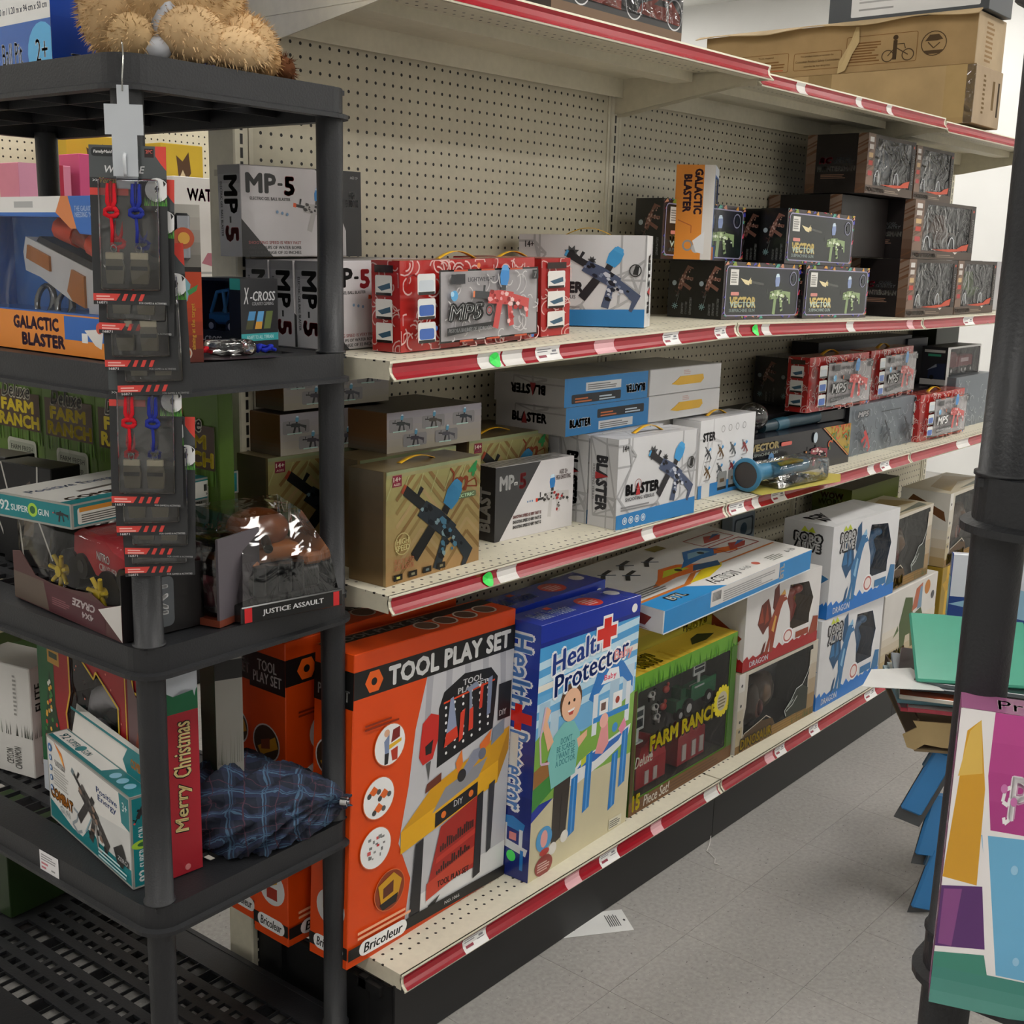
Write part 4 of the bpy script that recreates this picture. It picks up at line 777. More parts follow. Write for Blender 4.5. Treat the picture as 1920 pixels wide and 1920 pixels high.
def dino_toy(o, W, H, c1='#5a4a3c', c2='#7c3028'):
    mb = MB(); mb.path([(0.2 * W, 0.05, 0.3 * H), (0.32 * W, 0.045, 0.5 * H), (0.36 * W, 0.04, 0.62 * H), (0.5 * W, 0.045, 0.7 * H)], [0.03, 0.042, 0.05, 0.02], 12, c1); mb.ball((0.3 * W, 0.03, 0.48 * H), (0.05, 0.024, 0.06), c1); mb.ball((0.3 * W, 0.012, 0.44 * H), (0.022, 0.008, 0.034), '#a87a70'); mb.ball((0.3 * W, 0.008, 0.44 * H), (0.016, 0.008, 0.026), '#4a1412')
    for x in (0.22, 0.34): mb.tube((x * W, 0.05, 0.36 * H), (x * W, 0.045, 0.15 * H), 0.016, 0.011, col=c1)
    mb.ball((0.48 * W, 0.05, 0.5 * H), (0.06, 0.024, 0.05), '#4c443c'); mb.build('toy_dinosaur', 'plastic', o)
dw = [(0.09, 0.13), (0.9, 0.13), (0.89, 0.55), (0.95, 0.75), (0.93, 0.96), (0.11, 0.95), (0.1, 0.55), (0.08, 0.4)]
def dino_box(loc, dims, rz, lab, **k):
    asp = dims[0] / dims[2]; o = window_box('dinosaur_box', lab, 'toy box', loc, dims, rz, dw, min(dims[1] * 0.8, 0.11), '#c9c6be', {'F': '#c2bcae', 'T': '#a89e88'}, {'F': dino_front(asp), 'T': Art(2).poly([(0.1, 0.1), (0.2, 0.6), (0.8, 0.9), (0.95, 0.3), (0.6, 0.4)], '#8a7448').poly([(0.3, 0.1), (0.95, 0.25), (0.9, 0.05)], '#54584e'), **k}, '#4b5152', 'film', dino_film(asp), 'dinosaur sets'); dino_toy(o, dims[0], dims[2]); return o
dino_box((1.347, -0.395, 0.179), (0.465, 0.17, 0.242), -1.5, 'dinosaur carton with a wide window on the bottom shelf, under the red dragon carton')
dino_box((2.31, -0.39, 0.452), (0.41, 0.19, 0.265), 0, 'dinosaur carton with clear window beside the upper blue dragon carton')
dino_box((2.9, -0.385, 0.44), (0.46, 0.19, 0.285), 0, 'dinosaur carton with white end panel, farthest along the bottom shelf', L=Art(0.67).poly([(0.1, 0.8), (0.25, 0.93), (0.9, 0.75), (0.95, 0.62), (0.8, 0.66), (0.3, 0.82)], '#5e3a1c').grad(0.7, 0, 0.3, 0.5, '#a08248', '#cfcac0', 4))
def dinosaur_print():
    a = Art(1.8); a.grad(0, 0, 1, 0.5, '#9a865a', '#cfcac0', 5); a.poly([(0.35, 0.1), (0.3, 0.5), (0.38, 0.85), (0.52, 0.8), (0.55, 0.55), (0.7, 0.6), (0.78, 0.4), (0.65, 0.3), (0.6, 0.1), (0.55, 0.1), (0.52, 0.3), (0.44, 0.3), (0.42, 0.1)], '#3f5226'); a.poly([(0.28, 0.5), (0.2, 0.35), (0.3, 0.42)], '#4c6030'); a.poly([(0.52, 0.6), (0.58, 0.9), (0.7, 0.95), (0.7, 0.65)], '#a85a3c'); a.poly([(0.62, 0.6), (0.66, 0.9), (0.7, 0.9), (0.71, 0.6)], '#6a88a0'); a.circ(0.8, 0.85, 0.1, '#b0702c'); a.circ(0.92, 0.7, 0.06, '#4a4a4c'); a.text('DINOSAUR', 0.1, 0.04, 0.35, 0.14, '#2a1c0c', bold=0.12); a.text('DINOSAUR', 0.11, 0.06, 0.33, 0.1, '#b89a24', bold=0.04); return a
carton('dinosaur_box', 'white printed dinosaur carton on the bottom shelf, behind the pile of folders', 'toy box', (2.33, -0.4, 0.179), (0.48, 0.2, 0.268), 0, '#c8c5c0', arts={'F': dinosaur_print()}, group='dinosaur sets')
carton('dinosaur_box', 'yellow dinosaur carton at the far end of the bottom shelf', 'toy box', (2.9, -0.385, 0.179), (0.46, 0.2, 0.258), 0, '#8f7420', arts={'F': Art(1.8).rect(0.1, 0, 0.12, 1, '#c09a1c').rect(0.3, 0.1, 0.1, 0.8, '#5a5a2a').poly([(0.02, 0.75), (0.4, 0.95), (0.5, 0.8), (0.1, 0.6)], '#b08a1c').rect(0.5, 0, 0.05, 0.8, '#2a2a1a')})
carton('play_world_box', 'dark green carton at the back of the bottom shelf, lettering on its end', 'toy box', (2.46, -0.19, 0.179), (0.42, 0.15, 0.59), 0, '#3c4a18', {'T': '#26281c'}, {'L': Art(0.25).rect(0, 0.87, 1, 0.13, '#4a5416').text('WOW', 0.2, 0.93, 0.6, 0.04, '#b05a3a', bold=0.05).text('WORLD', 0.15, 0.885, 0.75, 0.045, '#c8c05a', bold=0.05), 'F': Art(0.7).rect(0, 0.87, 1, 0.13, '#4a5416').rect(0, 0.86, 1, 0.008, '#8a9a3a')})
carton('figure_card', 'small pale blue carton against the pegboard behind the lying blaster set', 'toy box', (1.87, -0.05, 0.179), (0.15, 0.04, 0.56), 0, '#8a98a4', arts={'F': Art(0.27).rrect(0.08, 0.86, 0.84, 0.12, 0.02, '#2b3a48').rrect(0.14, 0.87, 0.72, 0.1, 0.02, '#9aa6ae').circ(0.5, 0.91, 0.04, '#3e566a')})
# ================================================================ gel blaster cartons of the two upper shelves
def mp5_front(inv=False):
    a = Art(1.8); W_, B_ = '#d2ced0', '#3a3a3b'
    if not inv:
        a.poly([(0, 0.42), (0.24, 0), (0, 0)], B_); a.poly([(0.6, 1), (0.86, 0.45), (0.86, 0), (1, 0), (1, 1)], B_); a.poly([(0.74, 1), (0.86, 1), (0.86, 0.3), (0.74, 0.75)], B_)
        a.text('MP', 0.04, 0.7, 0.24, 0.22, '#262626', bold=0.04); a.text('-', 0.29, 0.79, 0.04, 0.03, '#262626', bold=0.04); a.text('5', 0.34, 0.68, 0.09, 0.22, '#8e2026', bold=0.05); a.text('ELECTRIC GEL BALL BLASTER', 0.07, 0.625, 0.32, 0.035, '#444', bold=0.03)
        for t, y, c in (('SHOOTING SPEED IS VERY FAST', 0.13, '#9a5a58'), ('AND GROUPS OF WATER BOMB', 0.075, '#444'), ('WITH A RANGE OF 32 INCHES', 0.02, '#444')): a.text(t, 0.05, y + 0.01, 0.42, 0.036, c, bold=0.03)
        a.sub(0.6, 0.5, -8, 0.72, gun_shapes('#b5b2b0', '#2a2a2a', '#3a86c8', '#e05a2a', 4, ('#33302f', '#77706e', '#8a4038', '#4a4745'), stock=False))
        for i in range(3): a.circ(0.28 + 0.04 * i, 0.5 - 0.012 * i, 0.018, '#7a98b8')
        a.text('HIGH\nSHOOTING', 0.86, 0.58, 0.11, 0.18, '#d8d8d8', bold=0.04); a.text('AGE 12+', 0.9, 0.91, 0.07, 0.03, '#ccc')
    else:
        a.rect(0, 0, 1, 1, '#d8d5d6'); a.poly([(0, 0), (0.06, 0), (0.56, 1), (0, 1)], B_)
        a.text('MP-', 0.05, 0.68, 0.22, 0.2, '#dcdcdc', bold=0.04); a.text('5', 0.29, 0.66, 0.09, 0.22, '#7e2226', bold=0.05); a.sub(0.72, 0.45, 4, 0.8, gun_shapes('#c8c5c4', '#3a3838', '#2f7ec4', '#d8402a', 4, ('#33302f', '#77706e', '#b03030', '#4a4745')))
        for i in range(3): a.circ(0.4 + 0.03 * i, 0.47, 0.014, '#6a90b8')
        a.text('AGES 12+\nHIGH SHOOTING', 0.76, 0.7, 0.2, 0.14, '#6a5a5a', bold=0.03)
        for y, c in ((0.27, '#8a3a38'), (0.2, '#222'), (0.13, '#222')): a.text('SHOOTING SPEED IS VERY FAST 32', 0.22, y, 0.36, 0.045, c, bold=0.04)
    return a
def mp5_side():
    a = Art(0.39); a.rect(0.0, 0, 1, 1, '#b3b2b4'); a.grad(0, 0.6, 1, 0.4, '#b3b2b4', '#7e7c7e', 4)
    a.text('MP', 0.26, 0.47, 0.62, 0.42, '#242424', -90, 0.04); a.rect(0.48, 0.37, 0.08, 0.07, '#242424'); a.text('5', 0.26, 0.16, 0.62, 0.18, '#8e2026', -90, 0.05); a.text('ELECTRIC GEL BALL BLASTER', 0.09, 0.22, 0.1, 0.6, '#2c2c2c', -90, 0.03); return a
def mp5_side_b(): return Art(0.35).rect(0, 0, 1, 1, '#2c2b2c').text('BLAST', 0.2, 0.12, 0.6, 0.6, '#cfcfcf', 90, 0.05)
MP = dict(dims=(0.30, 0.066, 0.166), col='#cfcbcd')
mpa = {'F': mp5_front(), 'L': mp5_side(), 'T': Art(4.5).lines(0, 0.1, 1, 0.8, 6, '#8e8b88', 3).rect(0, 0, 1, 0.12, '#c8c4c4')}
TL1 = math.degrees(math.atan2(0.034, 1.2))
for i, (x, y, z, lab) in enumerate(((-0.028, -0.222, 1.3735, 'white MP-5 gel blaster carton, frontmost of the row behind the red carton'), (-0.034, -0.154, 1.373, 'white MP-5 gel blaster carton, second from the front of its row'), (-0.038, -0.086, 1.373, 'white MP-5 gel blaster carton at the back of its row, against the pegboard'), (-0.098, -0.083, 1.5435, 'white MP-5 gel blaster carton laid on top of the row, nearest the corner upright'))):
    carton('gel_blaster_box', lab, 'toy box', (x, y, z), rz=(1.5, 1, 0.5, 0)[i], arts=mpa, group='white gel blaster cartons', key='mp5', ry=-TL1 if i < 3 else -1.0, **MP)
# red graffiti cartons
def graffiti(a, x0, y0, w, h, n, c, seed, lw=0.014):
    r = random.Random(seed)
    for i in range(n):
        x, y = x0 + w * r.random(), y0 + h * r.random(); R0 = r.uniform(0.05, 0.16); s = r.uniform(0, 6.28); L = r.uniform(1.5, 4); pts = []
        for k in range(8): t = s + L * k / 7; q = R0 * (1 - 0.06 * k); pts.append((min(max(x + q / a.asp * math.cos(t), x0), x0 + w), min(max(y + q * math.sin(t), y0), y0 + h)))
        a.line(pts, lw, c)
    return a
def red_front(gray=False):
    a = Art(2.4); a.rect(0, 0, 1, 1, '#b32a26'); graffiti(a, 0, 0, 1, 1, 110, '#e0b4ae', 11, 0.018); graffiti(a, 0, 0, 1, 1, 12, '#7e1c1c', 12, 0.02)
    for i, c in enumerate(('#3a6ab0', '#e07a3a', '#3a6ab0')): a.circ((0.19, 0.5, 0.93)[i], (0.25, 0.93, 0.06)[i], 0.03, c)
    a.rect(0.215, 0.07, 0.755, 0.82, '#15130f'); a.rect(0.225, 0.09, 0.735, 0.78, '#a09c9e'); graffiti(a, 0.225, 0.09, 0.735, 0.78, 42, '#cdc9ca', 13, 0.013)
    for k in (0.3, 0.5, 0.72): a.rect(k, 0.87, 0.1, 0.02, '#c04a2a'); a.rect(k + 0.04, 0.07, 0.1, 0.02, '#c04a2a')
    for k, c in ((0.63, '#c4ccd4'), (0.36, '#3a62b0'), (0.1, '#3a62b0')): a.rrect(0.05, k, 0.12, 0.23, 0.03, '#dcdcda'); a.rrect(0.06, k + 0.04, 0.1, 0.12, 0.03, c); a.rect(0.055, k, 0.11, 0.035, '#1c1714')
    a.text('MP5', 0.255, 0.3, 0.27, 0.22, '#151515', bold=0.12, shear=0.2); a.text('MP5', 0.265, 0.325, 0.24, 0.17, '#f2f2f2', bold=0.02, shear=0.2); a.ring(0.56, 0.41, 0.07, 0.02, '#201c1c'); a.ring(0.56, 0.41, 0.04, 0.012, '#b03030')
    a.poly([(0.25, 0.15), (0.6, 0.22), (0.62, 0.28), (0.25, 0.24)], '#1c1c1e'); a.text('PISTOLA BALINES DE HIDROGEL', 0.26, 0.185, 0.32, 0.045, '#d8d8da', bold=0.03, shear=0.15); a.rect(0.28, 0.73, 0.1, 0.11, '#24242a'); a.text('LIGHTWEIGHT', 0.4, 0.75, 0.2, 0.05, '#54545a'); a.rect(0.9, 0.75, 0.05, 0.11, '#1c1c1c'); a.text('7', 0.915, 0.765, 0.02, 0.07, '#eee')
    a.sub(0.66, 0.5, -5, 1.02, gun_shapes('#c64846', '#3c3e40', '#3a8ad0', '#e07a4a', 4, ('#e8a0a0', '#b02c2c', '#f0c4c0', '#8e2022'), silencer=True, btop='#5aa0dc')); a.circ(0.3, 0.6, 0.06, '#5aa6d8'); a.circ(0.285, 0.62, 0.03, '#a8d4ee'); return a
def red_side():
    a = Art(0.42); a.rect(0, 0, 1, 1, '#a82624'); graffiti(a, 0, 0, 1, 1, 22, '#d8a8a2', 15, 0.014); a.rect(0.16, 0.87, 0.66, 0.08, '#2a1a16')
    for k in (0.62, 0.36, 0.1): a.rrect(0.18, k, 0.6, 0.22, 0.02, '#e0dcd8'); a.poly([(0.25, k + 0.09), (0.7, k + 0.14), (0.72, k + 0.08), (0.4, k + 0.05)], '#3a5a70'); a.rect(0.2, k, 0.55, 0.03, '#221814')
    return a
RDd = (0.41, 0.072, 0.168)
ra_ = {'F': red_front(), 'L': red_side(), 'T': graffiti(Art(5).rect(0, 0, 1, 1, '#8e3a32'), 0, 0, 1, 1, 16, '#c8a09a', 16, 0.05)}
def red_box(loc, rz, lab, ry=0, h=True):
    o = carton('red_blaster_box', lab, 'toy box', loc, RDd, rz, '#b32a26', arts=ra_, group='red gel blaster cartons', key='red', ry=ry, mat='gloss', r=0.006)
    if h: handle(o, 0.2, 0.036, 0.168, 0.11, 0.014)
    return o
red_box((0.066, -0.335, 1.376), 2, 'red graffiti MP5 gel blaster carton at the front of the upper shelf', -TL1)
o = carton('red_blaster_box', 'red gel blaster carton turned end-on, next to the white and blue blaster carton', 'toy box', (0.513, -0.31, 1.388), (0.105, 0.25, 0.165), 2, '#a82624', arts={'F': red_side(), 'T': graffiti(Art(0.6).rect(0, 0, 1, 1, '#8e3a32'), 0, 0, 1, 1, 16, '#c8a09a', 16, 0.02)}, group='red gel blaster cartons', ry=-TL1); handle(o, 0.05, 0.12, 0.165, 0.1, 0.012)
# white and blue blaster cartons with a cracked web pattern
def web(a, n, c, seed, w=0.02):
    r = random.Random(seed); P = [(r.random(), r.random()) for _ in range(n)]
    for i, p in enumerate(P):
        q = sorted(P, key=lambda k: (k[0] - p[0]) ** 2 + (k[1] - p[1]) ** 2)
        for k in q[1:4]: a.line([p, k], w, c)
        if i % 3 == 0: a.line([p, (0 if p[0] < 0.5 else 1, p[1])], w, c); a.line([p, (p[0], 0 if p[1] < 0.5 else 1)], w, c)
    return a
def bla_title(a, x, y, w, h, rot=0):
    a.text('BLASTER', x, y, w, h, '#26262a', rot, 0.06)
    if rot == 0: a.poly([(x + w * 0.3, y - h * 0.05), (x + w * 0.36, y + h * 1.15), (x + w * 0.43, y - h * 0.05)], '#b02a2c'); a.ring(x + w * 0.36, y + h * 0.9, h * 0.45, h * 0.06, '#a06a68')
    elif rot == 90: a.poly([(x + w * 1.05, y + h * 0.3), (x - w * 0.1, y + h * 0.36), (x + w * 1.05, y + h * 0.43)], '#b02a2c')
    else: a.poly([(x - w * 0.05, y + h * 0.7), (x + w * 1.1, y + h * 0.64), (x - w * 0.05, y + h * 0.57)], '#b02a2c')
    return a
def bla_front():
    a = Art(1.45); a.rect(0, 0, 1, 1, '#d4d4d6'); web(a, 16, '#acacae', 21, 0.024); a.poly([(0, 0), (1, 0), (1, 0.2), (0, 0.16)], '#2f80bf'); a.text('14+', 0.05, 0.86, 0.07, 0.07, '#2c2c2c', bold=0.03)
    for x, y, s in ((0.42, 0.8, 0.075), (0.58, 0.72, 0.045)):
        a.poly([(x + s * (1.2 if k % 2 else 0.7) / 1.45 * math.cos(k * math.pi / 8), y + s * (1.2 if k % 2 else 0.7) * math.sin(k * math.pi / 8)) for k in range(16)], '#4a4c4e'); a.circ(x, y, s * 0.5, '#1c1c1e')
    bla_title(a, 0.1, 0.36, 0.42, 0.13); a.text('SHOOTING VERSUS', 0.1, 0.3, 0.36, 0.04, '#4a4a4e', bold=0.02); a.lines(0.05, 0.2, 0.45, 0.06, 2, '#8a8a8c', 8)
    a.sub(0.66, 0.52, -28, 0.95, gun_shapes('#4a5570', '#26262a', '#3f9ad6', '#4aa0d4', 5, ('#1c2030', '#c8ccd8', '#7a86a0', '#10131c'), silencer=True, btop='#4aa4de'))
    for i in range(4): a.ring(0.1 + 0.075 * i, 0.085, 0.042, 0.01, '#dfeaf2'); a.circ(0.1 + 0.075 * i, 0.085, 0.022, '#c4dcee')
    a.ring(0.92, 0.62, 0.07, 0.012, '#333'); a.poly([(0.9, 0.58), (0.92, 0.68), (0.95, 0.66), (0.94, 0.57)], '#222'); return a
def bla_side(): return bla_title(web(Art(0.4).rect(0, 0, 1, 1, '#cfcfd1'), 7, '#adadaf', 22, 0.02), 0.25, 0.18, 0.42, 0.62, -90).text('SHOOTING VERSUS', 0.14, 0.3, 0.08, 0.4, '#6a6a6c', -90)
def bla_end(): return bla_title(web(Art(0.35).rect(0, 0, 1, 1, '#dededf'), 5, '#c8c8ca', 23, 0.015), 0.3, 0.15, 0.42, 0.66, 90)
def bla_top(): return web(Art(4).rect(0, 0, 1, 1, '#c4c4c8'), 6, '#a8a8ac', 25, 0.06)
BLd = (0.308, 0.085, 0.212); ba = {'F': bla_front(), 'L': bla_side(), 'T': bla_top(), 'R': bla_end()}
def bla_box(loc, rz, lab, ry=0):
    o = carton('web_blaster_box', lab, 'toy box', loc, BLd, rz, '#d4d4d6', arts=ba, group='white and blue blaster cartons', key='bla', ry=ry); handle(o, 0.16, 0.042, 0.212, 0.11, 0.016); return o
bla_box((0.735, -0.06, 1.396), -65, 'white and blue blaster carton turned at an angle on the upper shelf, yellow handle up', -0.5)
bla_box((0.713, -0.388, 0.9405), -4, 'white and blue blaster carton standing at the front of the middle shelf')
bla_box((0.72, -0.298, 0.9405), -1, 'white and blue blaster carton standing just behind its twin on the middle shelf')
bla_box((0.72, -0.21, 0.9405), 0, 'white and blue blaster carton rearmost of three on the middle shelf')
def bla_back():
    a = Art(1.4); a.rect(0, 0, 1, 1, '#dcdcde'); web(a, 5, '#c4c4c6', 31, 0.02); a.text('STER', 0.05, 0.72, 0.22, 0.12, '#26262a', bold=0.06)
    for i in range(4): a.ring(0.4 + 0.13 * i, 0.85, 0.045, 0.008, '#999')
    for i in range(4):
        for j in range(2): a.sub(0.15 + 0.22 * i, 0.57 - 0.24 * j, -45, 0.24, gun_shapes(['#3a3c40', '#6a5030', '#505458', '#8a3034'][(i + j) % 4], '#202020', '#3f94d0', '#444', 4)); a.rect(0.1 + 0.22 * i, 0.455 - 0.24 * j, 0.1, 0.012, '#999')
    a.rect(0.0, 0, 1, 0.17, '#2a78b8'); a.rect(0.06, 0.0, 0.14, 0.19, '#d0d0d0')
    for i in range(3): a.rrect(0.34 + 0.2 * i, 0.05, 0.16, 0.24, 0.02, '#8a8c8c'); a.rect(0.34 + 0.2 * i, 0.05, 0.16, 0.04, '#1c1c1c'); a.rect(0.38 + 0.2 * i, 0.15, 0.08, 0.05, '#5a4a3a')
    return a
o = carton('web_blaster_box', 'white blaster carton showing its back panel of eight small guns', 'toy box', (1.165, -0.33, 0.9405), (0.30, 0.085, 0.208), 1, '#dcdcde', arts={'F': bla_back(), 'T': bla_top()}, group='white and blue blaster cartons'); handle(o, 0.15, 0.042, 0.208, 0.1, 0.014)
def lie_front(flip):
    a = Art(5); R_ = 180 if flip else 0; a.rect(0, 0, 1, 1, '#2b7cba')
    a.rect(0.24 if flip else 0.38, 0.5 if flip else 0.08, 0.42, 0.3, '#d4d6d8'); a.lines(0.26 if flip else 0.4, 0.55 if flip else 0.12, 0.36, 0.22, 3, '#777'); a.rrect(0.08 if flip else 0.36, 0.1 if flip else 0.5, 0.58, 0.32, 0.06, '#1c2026'); a.lines(0.12 if flip else 0.4, 0.14 if flip else 0.55, 0.2, 0.2, 2, '#c06a3a'); a.lines(0.4 if flip else 0.7, 0.14 if flip else 0.55, 0.2, 0.2, 2, '#b8c8d4')
    a.text('BLASTER', 0.72 if flip else 0.04, 0.25, 0.25, 0.34, '#d8dee4', R_, 0.1); a.text('BLASTER', 0.725 if flip else 0.045, 0.28, 0.24, 0.28, '#222834', R_, 0.05); return a
def lie_side(flip): 
    a = web(Art(3.2).rect(0, 0, 1, 1, '#a2a0a0'), 6, '#8a8888', 35, 0.05); a.text('BLASTER', 0.24, 0.35, 0.5, 0.36, '#2c2a2c', 180 if flip else 0, 0.06); a.poly([(0.38, 0.3), (0.42, 0.75), (0.46, 0.3)] if not flip else [(0.52, 0.76), (0.56, 0.3), (0.6, 0.76)], '#8e3034'); return a
for i, (x, z, lab) in enumerate(((0.645, 1.154, 'blue-edged blaster carton lying flat, lower of two on the standing cartons'), (0.637, 1.221, 'blue-edged blaster carton lying flat, upper of two, lettering upside down'))):
    carton('web_blaster_box', lab, 'toy box', (x, -0.285, z), (0.338, 0.21, 0.066), 0, '#bcbcbe', arts={'F': lie_front(i == 1), 'L': lie_side(i == 1)}, group='white and blue blaster cartons')
for i, z in enumerate((1.1545, 1.2215)):
    o = carton('web_blaster_box', ['white blaster carton lying flat with a yellow tab, lower of two', 'white blaster carton lying flat with a yellow tab, upper of two'][i], 'toy box', (0.99, -0.282, z), (0.345, 0.21, 0.066), 0, '#d2d2d4', arts={'F': Art(5).lines(0.45, 0.7, 0.1, 0.2, 3, '#c8a8a4')}, group='white and blue blaster cartons')
    MB().prism([(0.1, 0.024), (0.13, 0.02), (0.24, 0.02), (0.255, 0.03), (0.25, 0.042), (0.14, 0.042), (0.125, 0.034)], 0.0015, Matrix.Rotation(RAD(90), 4, 'X'), '#dfae22').build('handle_tab', 'plastic', o)
carton('filler_carton', 'plain white carton under the lying blaster cartons, behind the standing ones', 'toy box', (1.06, -0.235, 0.9405), (0.28, 0.16, 0.212), 0, '#b8b6b4')
# ---------------------------------------------------------------- gold holographic cartons
def gold_front():
    a = Art(1.27); a.grad(0, 0, 1, 1, '#b08a5c', '#a8a46a', 8)
    for k in range(7): y = 0.02 + 0.12 * k; a.line([(0.1, y), (0.36, y + 0.3), (0.6, y), (0.85, y + 0.3), (1, y + 0.12)], 0.035, ('#8e6f42', '#b49a6c', '#98804e')[k % 3])
    for k in range(6): a.line([(0.1 + 0.15 * k, 1), (0.0 + 0.15 * k, 0.75)], 0.012, '#b8b47c')
    a.grad(0, 0.94, 1, 0.06, '#a89a6a', '#8ea07c', 2); a.rect(0.06, 0.86, 0.09, 0.1, '#8a2a40'); a.text('14+', 0.068, 0.905, 0.075, 0.04, '#f0e4d4', bold=0.03); a.text('AGES', 0.072, 0.87, 0.065, 0.02, '#e8d0c0')
    a.text('m', 0.68, 0.7, 0.18, 0.14, '#8e4020', bold=0.03, shear=0.35); a.line([(0.66, 0.93), (0.7, 0.88), (0.68, 0.74)], 0.02, '#8e4020'); a.line([(0.84, 0.74), (0.96, 0.72), (0.94, 0.8), (0.84, 0.77), (0.76, 0.68)], 0.012, '#8e4020'); a.text('4', 0.86, 0.82, 0.1, 0.14, '#3aa05a', bold=0.05, shear=0.3); a.rrect(0.68, 0.63, 0.27, 0.055, 0.02, '#6a7a58'); a.text('ELECTRIC', 0.7, 0.642, 0.23, 0.03, '#c4ecc0', bold=0.03)
    a.sub(0.52, 0.42, -36, 1.16, gun_shapes('#2c333a', '#1f2020', '#3a86b4', '#a84a30', 5, ('#1a1f26', '#4c7a94', '#86a0a8', '#0f1318'), silencer=True, btop='#3f8cba'))
    a.ring(0.16, 0.35, 0.1, 0.01, '#c8b87c'); a.text('HIGH\nSPEED', 0.09, 0.29, 0.14, 0.11, '#d4c88c', bold=0.02); a.text('FULLY AUTO\nGEL BLASTER', 0.08, 0.12, 0.2, 0.1, '#c07858', bold=0.02)
    for k in range(4): a.rect(0.07 + 0.15 * k, 0.03, 0.09, 0.055, '#1e1a14'); a.rect(0.1 + 0.15 * k, 0.045, 0.035, 0.022, ('#d8d070', '#8a8a70', '#6a7a80', '#807a60')[k])
    return a
GLd = (0.28, 0.096, 0.22); ga = {'F': gold_front(), 'L': Art(0.44).grad(0, 0, 1, 1, '#8e7450', '#7e7262', 8).rect(0.94, 0, 0.06, 1, '#b09a70'), 'T': Art(3).grad(0, 0, 1, 1, '#9a8a64', '#6e6048', 4, True)}
def gold_box(loc, rz, lab, h=True):
    o = carton('gold_blaster_box', lab, 'toy box', loc, GLd, rz, '#a08a58', arts=ga, group='gold gel blaster cartons', mat='holo', key='gold')
    if h: handle(o, 0.14, 0.05, 0.22, 0.1, 0.01)
    return o
gold_box((0.004, -0.361, 0.9405), 3, 'gold M4 gel blaster carton at the front corner of the middle shelf')
gold_box((0.055, -0.235, 0.9405), 1, 'gold M4 gel blaster carton standing behind the front gold carton', False)
gold_box((-0.062, -0.1, 0.9405), 0, 'gold M4 gel blaster carton under the two lying silver cartons, seen past the rack', False)
gold_box((0.405, -0.205, 0.9405), 0, 'gold M4 gel blaster carton behind the black and white MP-5 carton')
gold_box((0.415, -0.105, 0.9405), 0, 'gold M4 gel blaster carton nearest the pegboard, behind another gold one')
def silver_front(n, seed):
    a = Art(3.4); a.grad(0, 0, 1, 1, '#a8a08e', '#9c98a4', 6)
    for k in range(n):
        x = 0.14 + (k % 3) * 0.33 + (0.14 if k >= 3 else 0); y = 0.68 if k < 3 else 0.28; a.rrect(x - 0.12, y - 0.17, 0.24, 0.32, 0.05, '#8c8a8c'); a.sub(x, y, -6, 0.62, gun_shapes(['#303436', '#4a4640', '#2a3038', '#3a3440', '#50505a'][k % 5], '#1f1f1f', '#5a9abc', '#333', 3, mag=True)); a.rect(x - 0.08, y - 0.18, 0.13, 0.03, '#b8d8d0')
    return a
for i, (loc, lab) in enumerate((((-0.03, -0.1, 1.161), 'silver-faced brown carton lying flat, lower of two behind the right rack post'), ((-0.012, -0.09, 1.248), 'silver-faced brown carton lying flat, upper of two behind the right rack post'), ((0.147, -0.215, 1.161), 'silver-faced brown carton lying alone on the gold cartons'))):
    o = carton('silver_blaster_box', lab, 'toy box', loc, (0.285, 0.2 if i == 2 else 0.165 - 0.02 * (i == 0) - 0.012 * i, 0.082), 0, '#6b4a2a', {'F': '#a39c94', 'T': '#4a4238', 'L': '#7a5430'}, {'F': silver_front(5, i), 'L': Art(2).grad(0, 0, 1, 0.4, '#6c6458', '#7a5430', 4)}, 'silver-faced cartons', mat='holo' if 0 else 'card')
    if i == 0: MB().prism([(0.17, 0.028), (0.19, 0.022), (0.24, 0.022), (0.245, 0.04), (0.2, 0.04)], 0.0015, Matrix.Rotation(RAD(90), 4, 'X'), '#dfae22').build('handle_tab', 'plastic', o)
carton('gel_blaster_box', 'black and white MP-5 gel blaster carton between the gold and the web-patterned cartons', 'toy box', (0.419, -0.272, 0.9405), (0.265, 0.062, 0.166), -2.5, '#d4d1d2', {'L': '#2c2b2c'}, {'F': mp5_front(True), 'L': mp5_side_b(), 'T': Art(4).lines(0, 0.1, 1, 0.8, 5, '#5a5858', 3)}, 'white gel blaster cartons')
